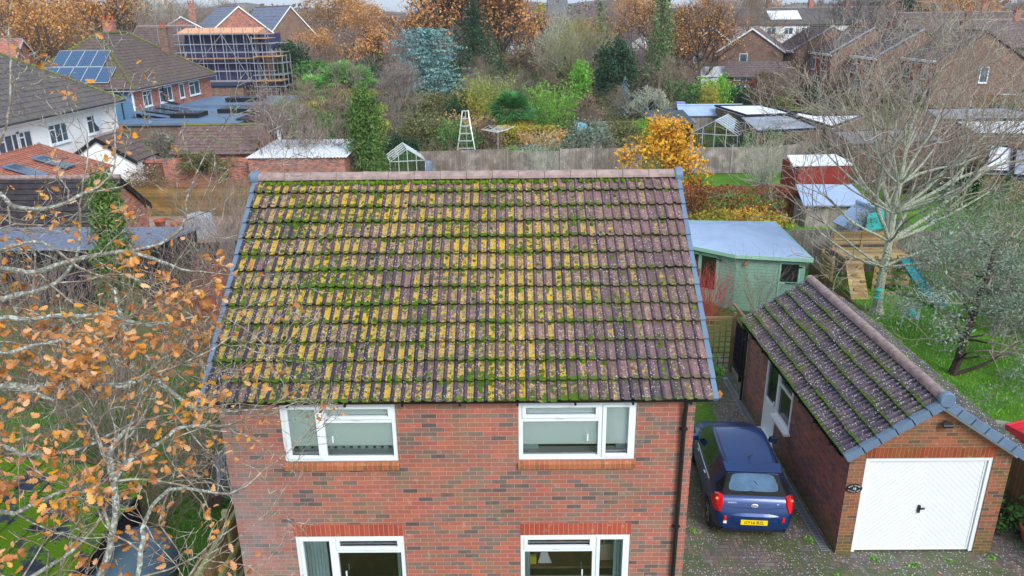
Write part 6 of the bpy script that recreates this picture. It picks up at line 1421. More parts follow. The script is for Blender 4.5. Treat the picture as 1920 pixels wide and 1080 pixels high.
def bare_tree(name, label, loc, H, seed, mats=('b_grey', 'b_grey'), mx=5, spread=1.0, r=.16, trunk=.28, leaf=None, nleaf=3, lsize=.14, group=None, up=.12, cat='tree', nmain=7, nch=(2, 3), lspread=.25, ang=(.4, .85), rz=0, minr=.008):
    rg = random.Random(seed); t = thing(name, label, cat, loc, rz, group); segs, tips = [], []; p = Vector((0, 0, 0)); d = Vector((0, 0, 1)); n = 8; pts = [p.copy()]
    for i in range(n):
        d = (d+Vector((rg.gauss(0, .06), rg.gauss(0, .06), .1))).normalized(); q = p+d*(H*.62/n); segs.append((tuple(p), tuple(q), r*(1-.7*i/n), r*(1-.7*(i+1)/n))); p = q; pts.append(p.copy())
    for k in range(nmain):
        f = trunk+(1-trunk)*(k+rg.random()*.5)/nmain; i = min(n-1, int(f*n)); b = pts[i]; a = 6.283*k*.618+rg.uniform(-.3, .3); e = (.75-.35*f)*spread
        grow(rg, b, (math.cos(a)*e, math.sin(a)*e, .62), H*(.30+.10*(1-f)), r*(.55-.3*f), 1, mx, segs, tips, up, .16, nch, ang)
    grow(rg, p, d, H*.26, r*.3, 1, mx, segs, tips, up, .14, nch, ang)
    segs = [(a, b, max(minr, x), max(minr*.8, y)) for a, b, x, y in segs]; wood(segs, (M[mats[0]], M[mats[1]]), t, 'twigs')
    if leaf:
        rn = np.random.default_rng(seed); T = np.array([x[0] for x in tips]); C = np.repeat(T, nleaf, axis=0)+rn.normal(size=(len(T)*nleaf, 3))*lspread; np_mesh('foliage', leafquads(rn, C, lsize), 4, M[leaf], t)
    return t
def clump_points(rn, n, R3, k=40, shell=.75, tight=.22, zmin=None, shape=None):
    """points gathered in clumps spread through an ellipsoid, denser near its surface"""
    R3 = np.array(R3, float); d = unit(rn.normal(size=(k, 3))); f = shell+(1-shell)*rn.random((k, 1)); f[: k//5] *= rn.random((k//5, 1)); C = d*f*R3*(1-tight*.6)
    if shape is not None: C = shape(C)
    i = rn.integers(0, k, n); sz = (tight*(.7+.6*rn.random((k, 1))))[i]; g = unit(rn.normal(size=(n, 3)))*rn.random((n, 1))**.4; return C[i]+g*sz*R3.mean()*np.array([1.1, 1.1, .8])
def bush(name, label, loc, R3, n, size, leaf, seed, k=36, cat='shrub', group=None, stem='b_dark', tight=.3, hang=0.0, shell=.6, shape=None, z0=None, twigs=None, asp=.55):
    rn = np.random.default_rng(seed); t = thing(name, label, cat, loc, 0, group); zc = R3[2]*.92 if z0 is None else z0
    C = clump_points(rn, n, R3, k, shell, tight, shape=shape)+np.array([0, 0, zc]); C = C[C[:, 2] > .03]
    np_mesh('foliage', leafquads(rn, C, size, asp, hang), 4, M[leaf], t); rg = random.Random(seed); segs = []
    for j in range(6 if not twigs else 26):
        a = rg.uniform(0, 6.283); grow(rg, (0, 0, 0), (math.cos(a)*.6*R3[0]/max(R3[2], .1), math.sin(a)*.6*R3[1]/max(R3[2], .1), 1.0), zc*(.8 if not twigs else 1.0), .03, 1, 2 if not twigs else 3, segs, [], .05, .15)
    np_mesh('stems', segmesh(segs, 3), 4, M[stem if not twigs else twigs], t); return t
def twig_shrub(name, label, loc, H, W, n, mat, seed, mx=3, r=.012, cat='shrub', group=None, leaf=None, lsize=.06, nleaf=1, up=.08):
    rg = random.Random(seed); t = thing(name, label, cat, loc, 0, group); segs, tips = [], []
    for j in range(n):
        a = rg.uniform(0, 6.283); q = rg.random()**.6; grow(rg, (math.cos(a)*W*.12*q, math.sin(a)*W*.12*q, 0), (math.cos(a)*q*W/H*.6, math.sin(a)*q*W/H*.6, 1), H*rg.uniform(.5, .8), r, 1, mx, segs, tips, up, .14, (1, 2), (.3, .7), .6, 4)
    np_mesh('twigs', segmesh([(a, b, max(.004, x), max(.003, y)) for a, b, x, y in segs], 3), 4, M[mat], t)
    if leaf: rn = np.random.default_rng(seed); T = np.array([x[0] for x in tips]); np_mesh('foliage', leafquads(rn, np.repeat(T, nleaf, 0)+rn.normal(size=(len(T)*nleaf, 3))*.08, lsize), 4, M[leaf], t)
    return t
def conifer(name, label, loc, H, W, leaf, seed, z0=1.5, boughs=70, droop=.35, per=60, size=.22, pw=1.0, bark='b_dark', r=.16, flat=.12, hang=.3, cat='tree', group=None, top=.06, upturn=0.0):
    """trunk with layered boughs, each a drooping spray"""
    rg = random.Random(seed); rn = np.random.default_rng(seed); t = thing(name, label, cat, loc, 0, group); segs = [((0, 0, 0), (0, 0, H), r, .02)]; segs = [((0, 0, H*i/8), (.04*math.sin(i), 0, H*(i+1)/8), r*(1-i/8.3), r*(1-(i+1)/8.3)) for i in range(8)]; C = []
    for k in range(boughs):
        f = (k+rg.random())/boughs; z = z0+(H-z0)*f; L = W/2*((1-f)**pw*(1-top)+top)*rg.uniform(.7, 1.12); a = k*2.4+rg.uniform(-.3, .3); p = Vector((0, 0, z)); d = Vector((math.cos(a), math.sin(a), .15+upturn)); m = 5
        for i in range(m):
            d = (d+Vector((rg.gauss(0, .08), rg.gauss(0, .08), -droop/m*2))).normalized(); q = p+d*(L/m); segs.append((tuple(p), tuple(q), .03*(1-i/m)+.008, .03*(1-(i+1)/m)+.008)); n = max(2, int(per*L/(W/2)/m))
            s = L*.30*(1-.5*i/m)*(.35 if i == 0 else 1); g = rn.normal(size=(n, 3))*np.array([s, s, s*flat+.05])*.55; g[:, 2] -= np.abs(rn.normal(size=n))*hang*.35; C.append(np.array(q)*rn.uniform(.0, 1, (n, 1))*0+np.array(p)+(np.array(q)-np.array(p))*rn.random((n, 1))+g); p = q
    np_mesh('trunk', segmesh(segs, 5), 4, M[bark], t); C = np.concatenate(C); np_mesh('foliage', leafquads(rn, C, size, .4, hang), 4, M[leaf], t); return t
def column_plant(name, label, loc, H, W, n, size, leaf, seed, cat='tree', pw=.6, group=None):
    rn = np.random.default_rng(seed); t = thing(name, label, cat, loc, 0, group); k = 90; zc = rn.random(k); ang = rn.random(k)*6.283; prof = np.minimum(1, zc*6+.55)*(1-zc**2.2)**pw; rc = W/2*prof*(.55+.45*rn.random(k))
    i = rn.integers(0, k, n); C = np.stack([np.cos(ang)*rc, np.sin(ang)*rc, .12+zc*H*.95], 1)[i]+rn.normal(size=(n, 3))*np.array([.13*W, .13*W, .06*H]); C = C[C[:, 2] > .02]
    np_mesh('foliage', leafquads(rn, C, size, .35, -.8), 4, M[leaf], t); m = MB(); m.tube([(0, 0, 0), (0, 0, H*.85)], [.08, .02], 6); m.build('trunk', M['b_dark'], t); return t
def bamboo(name, label, loc, H, W, n, leaf, seed, stem='b_green', size=.26, per=66, arch=.35, cat='bamboo'):
    rg = random.Random(seed); rn = np.random.default_rng(seed); t = thing(name, label, cat, loc, 0); segs, C = [], []
    for k in range(n):
        a = rg.uniform(0, 6.283); q = rg.random()**.5*W*.32; p = Vector((math.cos(a)*q, math.sin(a)*q, 0)); d = Vector((math.cos(a)*arch*.4*q, math.sin(a)*arch*.4*q, 1)).normalized(); h = H*rg.uniform(.6, 1.05)
        for i in range(7):
            d = (d+Vector((math.cos(a), math.sin(a), 0))*arch*.16*(i/3)+Vector((rg.gauss(0, .03), rg.gauss(0, .03), 0))).normalized(); e = p+d*h/7; segs.append((tuple(p), tuple(e), .02, .016))
            if i > 0: C.append(np.array(p)+(np.array(e)-np.array(p))*rn.random((per//6+1, 1))+rn.normal(size=(per//6+1, 3))*.22)
            p = e
    np_mesh('canes', segmesh(segs, 3), 4, M[stem], t); np_mesh('foliage', leafquads(rn, np.concatenate(C), size, .22, .5), 4, M[leaf], t); return t
def fan_palm(name, label, loc, H, seed, nf=26, fr=.75, leaf='l_bright', trunk_h=None, old='l_yellowgreen'):
    rg = random.Random(seed); t = thing(name, label, 'palm', loc); th = trunk_h or H*.6; m = MB(); m.tube([(0, 0, 0), (0, 0, th)], [.14, .17], 8); m.build('trunk', M['b_dark'], t)
    for grp, (lf, e0, e1, cnt) in enumerate(((leaf, -.15, 1.35, nf), (old, -.9, -.25, nf//2))):
        Q = []
        for k in range(cnt):
            a = k*2.4+rg.uniform(-.3, .3); el = rg.uniform(e0, e1); d = Vector((math.cos(a)*math.cos(el), math.sin(a)*math.cos(el), math.sin(el))); s = Vector((-math.sin(a), math.cos(a), 0)); u = s.cross(d); c = Vector((0, 0, th))+d*rg.uniform(.6, .85)*fr*1.2
            Q.append([(0, 0, th), tuple(Vector((0, 0, th))+s*.03), tuple(c+s*.03), tuple(c)])
            for j in range(13):
                b = R(-84+14*j); v = (d*math.cos(b)+s*math.sin(b)+u*rg.uniform(-.12, .12)).normalized(); w2 = v.cross(u).normalized()*.06*fr; tip = c+v*fr-Vector((0, 0, .22*fr)); Q.append([tuple(c), tuple(c+v*fr*.5+w2), tuple(tip), tuple(c+v*fr*.5-w2)])
        np_mesh('fronds' if grp == 0 else 'old_fronds', np.array(Q), 4, M[lf], t)
    return t
def grass_clump(name, label, loc, H, W, n, mat, seed, plume=None, droopy=.6, cat='grass clump'):
    rg = random.Random(seed); t = thing(name, label, cat, loc); segs = []; tips = []
    for k in range(n):
        a = rg.uniform(0, 6.283); d = Vector((math.cos(a)*.25, math.sin(a)*.25, 1)).normalized(); p = Vector((math.cos(a)*.1*W, math.sin(a)*.1*W, 0)); L = H*rg.uniform(.7, 1.25)
        for i in range(6): d = (d+Vector((math.cos(a), math.sin(a), -droopy))*(i*.055*W)).normalized(); q = p+d*L/6; segs.append((tuple(p), tuple(q), .016, .012)); p = q
        tips.append(tuple(p))
    np_mesh('blades', segmesh(segs, 3), 4, M[mat], t)
    if plume: rn = np.random.default_rng(seed); T = np.array(tips)[: int(n*.8)]; np_mesh('plumes', leafquads(rn, np.repeat(T, 9, 0)+rn.normal(size=(len(T)*9, 3))*np.array([.07, .07, .16]), .16, .5, -.5), 4, M[plume], t)
    return t
def hedge(name, label, box, n, size, leaf, seed, rz=0, cat='hedge', stem='b_dark'):
    x0, y0, x1, y1, h = box; rn = np.random.default_rng(seed); t = thing(name, label, cat, ((x0+x1)/2, (y0+y1)/2, 0), rz); W, D = x1-x0, y1-y0
    P = (rn.random((n, 3))-.5)*np.array([W, D, h]); ax = rn.integers(0, 4, n); P[ax == 0, 2] = h/2+rn.normal(size=(ax == 0).sum())*.05; P[ax == 1, 1] = -D/2+rn.normal(size=(ax == 1).sum())*.06; k = (ax == 2); P[k, 0] = np.sign(P[k, 0])*W/2+rn.normal(size=k.sum())*.05
    P[:, 2] += h/2+np.sin(P[:, 0]*3.1)*.04; P = P[P[:, 2] > .02]; np_mesh('foliage', leafquads(rn, P, size), 4, M[leaf], t); segs = []; rg = random.Random(seed)
    for k in range(int(W*7)): x = -W/2+W*rg.random(); grow(rg, (x, rg.uniform(-.3, .3)*D, 0), (rg.gauss(0, .2), rg.gauss(0, .2), 1), h*.7, .02, 1, 2, segs, [], .05, .15)
    np_mesh('stems', segmesh(segs, 3), 4, M[stem], t); return t
def top_z(py, Y): return CAM_Z - Y*math.tan(PITCH + math.atan((py-540)/F_PX))
def xat(px, Y, h=2.0): return at(px, 300, Y).x if False else (px-960)/F_PX*(Y*_cp+(CAM_Z-h)*_sp)-.0057*Y*0
# ---------------------------------------------------------------- right garden: the big bare tree and the grey green tree
def big_tree():
    rg = random.Random(21); t = thing('bare_tree', 'large leafless tree with pale green bark in front of the climbing frame', 'tree', (12.75, 24.9, 0)); segs, tips = [], []
    pts = [Vector(p) for p in ((0, 0, 0), (-.03, .0, .8), (.0, .02, 1.7), (.06, .05, 2.6), (.04, .05, 3.6), (.1, .08, 4.6), (.12, .1, 5.6), (.18, .1, 6.6))]; rad = [.21, .15, .135, .125, .11, .09, .07, .055]
    for k in range(7): segs.append((tuple(pts[k]), tuple(pts[k+1]), rad[k], rad[k+1]))
    segs.append(((0, 0, -.05), tuple(pts[1]*.3), .30, .19))
    main = [(2, -2.6, .3, .5, 3.0, .05), (2, 1.2, -1.6, .55, 2.6, .05), (3, -1.5, -.4, 1.6, 3.6, .075), (3, 1.6, .3, 1.5, 3.9, .085), (3, .3, 1.5, 1.4, 3.2, .06), (4, -1.1, .5, 1.8, 3.6, .07), (4, 1.9, -.2, 1.3, 3.8, .07), (4, .9, -1.2, 1.5, 3.0, .055), (5, -.8, -.4, 1.9, 3.0, .05), (5, 1.0, .5, 1.9, 3.0, .05), (5, 1.8, -.5, 1.0, 3.2, .05), (6, -.5, .2, 1.9, 2.4, .04), (6, .6, -.3, 1.9, 2.4, .04), (7, .1, 0, 1, 1.8, .045), (4, -2.0, .2, .9, 3.4, .05), (5, -1.6, -.9, .9, 2.8, .045), (3, 2.4, -.6, .7, 3.6, .055), (4, 2.2, .9, .8, 3.6, .055), (2, -1.6, 1.2, .7, 3.0, .05), (3, -2.2, -.6, .9, 3.2, .05), (3, 1.9, 1.2, .9, 3.4, .05), (4, -1.4, 1.0, 1.0, 3.2, .05), (4, 2.4, -.9, .7, 3.4, .045), (5, 2.2, .6, .9, 3.0, .045), (5, -1.8, .5, 1.2, 2.8, .045), (2, 2.0, .4, .7, 3.2, .045), (6, 1.2, .4, 1.4, 2.4, .035), (6, -1.1, -.2, 1.4, 2.4, .035), (3, -.6, -1.8, .8, 3.0, .045), (3, .5, 2.0, .9, 3.2, .045), (4, .2, -1.9, .9, 3.0, .045), (4, -.2, 1.9, 1.1, 3.2, .045), (5, .3, -1.6, 1.2, 2.8, .04), (5, -.4, 1.5, 1.4, 2.8, .04), (4, -2.3, -.7, .5, 2.9, .04), (4, 2.7, .1, .5, 3.2, .045), (6, 1.5, -.9, 1.1, 2.4, .035), (6, -1.4, .8, 1.1, 2.4, .035), (2, -2.2, -1.0, .45, 2.6, .04), (3, 2.9, -.2, .5, 3.0, .045)]
    for i, x, y, z, L, r in main:
        grow(rg, pts[i], (x, y, z), L, r, 1, 5, segs, tips, .09, .13, (1, 3), (.35, .9), .64, 5)
    print('BIG', len(segs)); segs = [(a, b, max(.0065, x), max(.0055, y)) for a, b, x, y in segs]; big = [s for s in segs if s[2] > .035]; sm = [s for s in segs if s[2] <= .035]
    np_mesh('trunk', segmesh(big, 8), 4, M['b_pale'], t); np_mesh('twigs', segmesh(sm, 4), 4, M['b_twig2'], t); return t
M['b_twig2'] = bark_mat('bark_twig_grey', c8(136, 132, 120), c8(178, 174, 162), c8(150, 122, 114), 3)
M['b_twig3'] = bark_mat('bark_oak_twig', c8(96, 86, 76), c8(146, 134, 120), c8(164, 166, 156), 5)
big_tree()
def grey_tree():
    rg = random.Random(9); rn = np.random.default_rng(9); t = thing('small_tree', 'grey green leaved tree with dark twisted trunk on the right lawn', 'tree', (12.75, 20.0, 0)); segs, tips = [], []
    pts = [Vector(p) for p in ((0, 0, 0), (.1, 0, .5), (.16, .05, 1.1), (.3, .05, 1.7), (.36, .1, 2.3), (.5, .1, 3.0), (.56, .15, 3.8))]
    for k in range(6): segs.append((tuple(pts[k]), tuple(pts[k+1]), .13-.014*k, .13-.014*(k+1)))
    segs += [((.02, 0, 0), (.6, -.2, .35), .06, .05), ((.6, -.2, .35), (1.1, -.3, .75), .05, .03)]
    for k in range(22):
        i = rg.choice((1, 2, 2, 3, 3, 4, 4, 5, 5, 6, 6)); a = rg.uniform(0, 6.283); grow(rg, pts[i], (math.cos(a)*1.1, math.sin(a)*1.1, rg.uniform(-.1, .9)), rg.uniform(1.0, 1.7), .035, 1, 4, segs, tips, .03, .2, (1, 3), (.4, 1.0), .65, 4)
    for k in range(8): grow(rg, (.9, -.25, .6), (rg.uniform(.2, 1.2), rg.gauss(0, .7), rg.uniform(.2, 1)), 1.3, .025, 1, 4, segs, tips, .04, .2, (1, 3), (.4, 1.0), .65, 4)
    np_mesh('trunk', segmesh([s for s in segs if s[2] > .03], 7), 4, M['b_dark'], t); np_mesh('twigs', segmesh([(a, b, max(.005, x), max(.004, y)) for a, b, x, y in segs if x <= .03], 3), 4, M['b_grey'], t)
    T = np.array([x[0] for x in tips]); C = np.repeat(T, 26, 0)+rn.normal(size=(len(T)*26, 3))*.17; np_mesh('foliage', leafquads(rn, C, .085, .38), 4, M['l_grey'], t)
grey_tree()
def bmatch(kind, px, py_top, Y, h=None): return (xat(px, Y, 2), Y, 0), top_z(py_top, Y)
# scrub and shrubs in the right garden
for k, (x, y, H, W, lb) in enumerate(((17.0, 26.5, 2.0, 3.4, 'grey twiggy bush with sparse green leaves right of the slide'), (19.5, 29.0, 2.2, 4.0, 'tangled grey bush in the middle of the right lawn'), (16.2, 23.0, 1.4, 2.6, 'low silvery bush right of the rotary dryer'), (22, 33.5, 2.0, 4.0, 'sprawling half green bush near the gravel path'), (15.2, 30.8, 1.6, 2.4, 'bush growing under the turquoise canopy'))):
    twig_shrub('garden_shrub', lb, (x, y, 0), H, W, 46, 'b_grey', 300+k, 4, leaf='l_grey' if k % 2 == 0 else 'l_green', lsize=.08, nleaf=5)
twig_shrub('brush_pile', 'heap of brown bare branches beyond the bare tree on the right', (20.5, 41.0, 0), 2.6, 7, 90, 'b_mauve', 310, 4, r=.02); twig_shrub('bare_shrub', 'wide grey bare shrub in front of the pale garage roof', (24, 45, 0), 3.2, 8, 90, 'b_grey', 311, 4, r=.02); twig_shrub('bare_shrub', 'tangled leafless shrub below the right end of the terrace', (30, 52, 0), 3.6, 9, 90, 'b_mauve', 312, 4, r=.02)
hedge('beech_hedge', 'brown leaved beech hedge between the bright lawn and the summerhouse', (7.2, 38.2, 14.6, 40.0, 1.35), 9000, .11, 'l_brown', 41)
twig_shrub('bare_shrub', 'bare shrub with golden fallen leaves along the foot of the beech hedge', (12.0, 36.6, 0), .8, 6, 60, 'b_mauve', 42, 3, leaf='l_gold', lsize=.1, nleaf=2)
bush('ground_ivy', 'yellow and green low plants between the hedge and the summerhouse roof', (10.5, 36.3, 0), (4.6, .9, .45), 2600, .12, 'l_yellowgreen', 43, 50)
bare_tree('yellow_shrub', 'tall shrub with bright golden yellow leaves at the right end of the ridge', (8.2, 41.5, 0), 3.9, 44, ('b_dark', 'b_dark'), 4, 1.5, .06, .1, 'l_gold', 4, .17, nmain=11, lspread=.18, cat='shrub')
bush('golden_shrub', 'orange yellow shrub spilling over the beech hedge', (9.6, 40.6, 0), (1.4, .9, 1.15), 1100, .16, 'l_gold', 45, 26, twigs='b_dark')
bush('green_shrub', 'bright green shrub between the house wall and the trellis', (5.35, 19.2, 0), (.55, .6, .62), 1500, .085, 'l_bright', 46, 40)
twig_shrub('red_dogwood', 'red stemmed dogwood in front of the summerhouse doors', (6.5, 24.2, 0), 1.7, 2.2, 70, 'b_red', 47, 3, r=.011)
twig_shrub('bare_shrub', 'thin bare shrub against the sage green summerhouse wall', (8.3, 24.2, 0), 1.9, 1.6, 26, 'b_mauve', 48, 3, r=.01)
bush('corner_plant', 'green plants between the garage and the right fence', (9.95, 13.2, 0), (.4, .8, .35), 700, .08, 'l_green', 49, 20)
bush('corner_ivy', 'trailing plants behind the terracotta pot', (10.1, 12.8, 0), (.22, .3, .5), 300, .07, 'l_green', 50, 12)
for k, (x, y) in enumerate(((6.02, 11.5), (6.9, 12.02), (7.6, 11.85), (9.15, 12.05), (5.85, 12.6), (3.6, 12.9), (8.3, 11.95))):
    rn = np.random.default_rng(60+k); C = rn.normal(size=(46, 3))*np.array([.06, .045, .02])+np.array([0, 0, .035]); o = np_mesh('weed', leafquads(rn, C, .05, .5), 4, M['l_bright']); o.location = (x, y, 0); tag(o, 'small green weed growing in the block paving', 'weed', 'weeds in the driveway paving')
# fallen leaves and debris along the garage foot and on the drive
rn = np.random.default_rng(70); C = np.concatenate([np.stack([rn.uniform(2.7, 6.1, 160), rn.uniform(10.5, 20.5, 160), np.full(160, .02)], 1), np.stack([rn.uniform(5.75, 6.15, 170), rn.uniform(12.8, 19, 170), np.full(170, .022)], 1), np.stack([rn.uniform(3, 10, 60), rn.uniform(10.2, 12, 60), np.full(60, .02)], 1)]); Q = leafquads(rn, C, .055); Q[:, :, 2] = C[:, None, 2]+np.abs(Q[:, :, 2]-C[:, None, 2])*.25
tag(np_mesh('fallen_leaves', Q, 4, M['l_straw']), kind='stuff')
# grass tufts on the nearer lawns
def tufts(name, n, x0, x1, y0, y1, mat, seed, h=.07):
    rn = np.random.default_rng(seed); x, y = rn.uniform(x0, x1, n), y0+(y1-y0)*rn.random(n)**1.3; b = np.stack([x, y, np.full(n, .01)], 1); d = rn.normal(size=(n, 3))*.035; d[:, 2] = h*(.6+.8*rn.random(n)); s = unit(np.cross(d, rn.normal(size=(n, 3))))*.012
    tag(np_mesh(name, np.stack([b-s, b+s, b+d+s*.3, b+d-s*.3], 1), 4, M[mat]), kind='stuff')
tufts('grass', 26000, -13, -5.2, 8, 22, 'l_green', 71, .10); tufts('grass', 24000, 10.9, 19, 13, 28, 'l_bright', 72, .07)
# ---------------------------------------------------------------- left garden thicket
for k, (x, y, H, W, n, mt, lb) in enumerate(((-7.2, 17.5, 2.4, 3.6, 90, 'b_mauve', 'dense leafless thicket left of the house roof'), (-9.6, 15.8, 2.2, 3.6, 80, 'b_grey', 'grey leafless thicket in the middle of the left garden'), (-8.2, 20.5, 2.4, 3.4, 70, 'b_red', 'red stemmed dogwood behind the thicket'), (-11.5, 19.0, 2.2, 3.6, 60, 'b_mauve', 'mauve leafless bush near the black shed'), (-6.6, 14.0, 1.7, 2.4, 60, 'b_grey', 'bare bush close to the left wall of the house'), (-12.2, 14.0, 2.0, 3.2, 60, 'b_grey', 'bare bush at the far left of the garden'), (-9.0, 24.5, 3.0, 4.4, 70, 'b_grey', 'tall grey bare shrub left of the roof verge'), (-11.2, 27.8, 3.2, 3.6, 50, 'b_grey', 'bare shrub growing against the black shed'), (-12.5, 33.0, 2.8, 4.2, 70, 'b_mauve', 'mauve twiggy shrub at the right edge of the patio'), (-10.8, 38.5, 3.0, 4.6, 70, 'b_grey', 'grey twiggy shrub left of the roof ridge'))):
    twig_shrub('bare_shrub', lb, (x, y, 0), H, W, n, mt, 400+k, 4, r=.014)
bush('patio_shrub', 'low olive green shrub beside the covered furniture', (-13.4, 34.2, 0), (.9, .7, .6), 900, .09, 'l_olive', 420, 24)
column_plant('columnar_conifer', 'slim bright green columnar conifer in front of the brick gable', (xat(203, 24.6), 24.8, 0), top_z(318, 24.8), 1.25, 9000, .15, 'l_cypress', 421)
column_plant('columnar_cypress', 'tall narrow cypress rising behind the left part of the ridge', (xat(683, 46), 46, 0), top_z(165, 46), 2.1, 11000, .2, 'l_cypress', 422)
bush('climbing_plant', 'bronze climbing plant arching over the brick garden wall', (xat(372, 45), 45.0, 1.3), (2.6, .6, .75), 2800, .12, 'l_olive', 423, 40, shell=.3)
bush('pink_shrub', 'round mauve twiggy shrub in front of the white extension', (xat(262, 42.3), 42.3, 0), (1.35, 1.2, 1.35), 2200, .10, 'l_mauve', 424, 44, twigs='b_mauve')
bush('green_climber', 'green bush in the corner below the blue weatherboarding', (xat(212, 56), 56.5, 0), (1.1, 1.0, 1.7), 1500, .16, 'l_green', 425, 30)
bush('grey_bush', 'grey green bush against the brick lower wall of the solar panel house', (xat(293, 54.5), 54.5, 0), (1.4, .9, 1.6), 1500, .14, 'l_grey', 426, 30, twigs='b_grey')
bush('wall_plant', 'small green plant at the right end of the garden wall', (xat(410, 45.1), 45.1, .8), (.4, .3, .4), 260, .12, 'l_lime', 427, 10)
for k, (x, y, H, W, n, mt, lb) in enumerate(((-10.5, 22.0, 2.6, 4.2, 80, 'b_mauve', 'brown thicket in front of the right end of the black shed'), (-13.5, 18.5, 2.4, 4.2, 80, 'b_mauve', 'brown thicket at the left edge below the black shed'), (-7.8, 12.6, 1.6, 3.0, 70, 'b_mauve', 'low brown thicket above the mossy roof'), (-10.8, 12.4, 1.6, 3.2, 70, 'b_grey', 'low grey thicket left of the mossy roof top'), (-15.5, 23.0, 2.4, 4.0, 60, 'b_grey', 'grey thicket against the front of the black shed'), (-6.4, 20.8, 1.8, 2.4, 50, 'b_red', 'reddish bare stems close to the roof verge'))):
    twig_shrub('bare_shrub', lb, (x, y, 0), H, W, n, mt, 440+k, 4, r=.014, leaf='l_mauve' if k % 2 else None, lsize=.06, nleaf=2)
# ---------------------------------------------------------------- gardens and woodland behind the fence
def P3(px, Y): return (xat(px, Y), Y, 0)
def rad(wpx, Y): return wpx/2/F_PX*(Y*_cp+3)
def shrub_at(name, label, px, py_top, wpx, Y, leaf, n, seed, size=.16, k=40, **kw):
    h = top_z(py_top, Y); r = rad(wpx, Y); return bush(name, label, P3(px, Y), (r, r*.8, h*.52), n, size, leaf, seed, k, z0=h*.5, **kw)
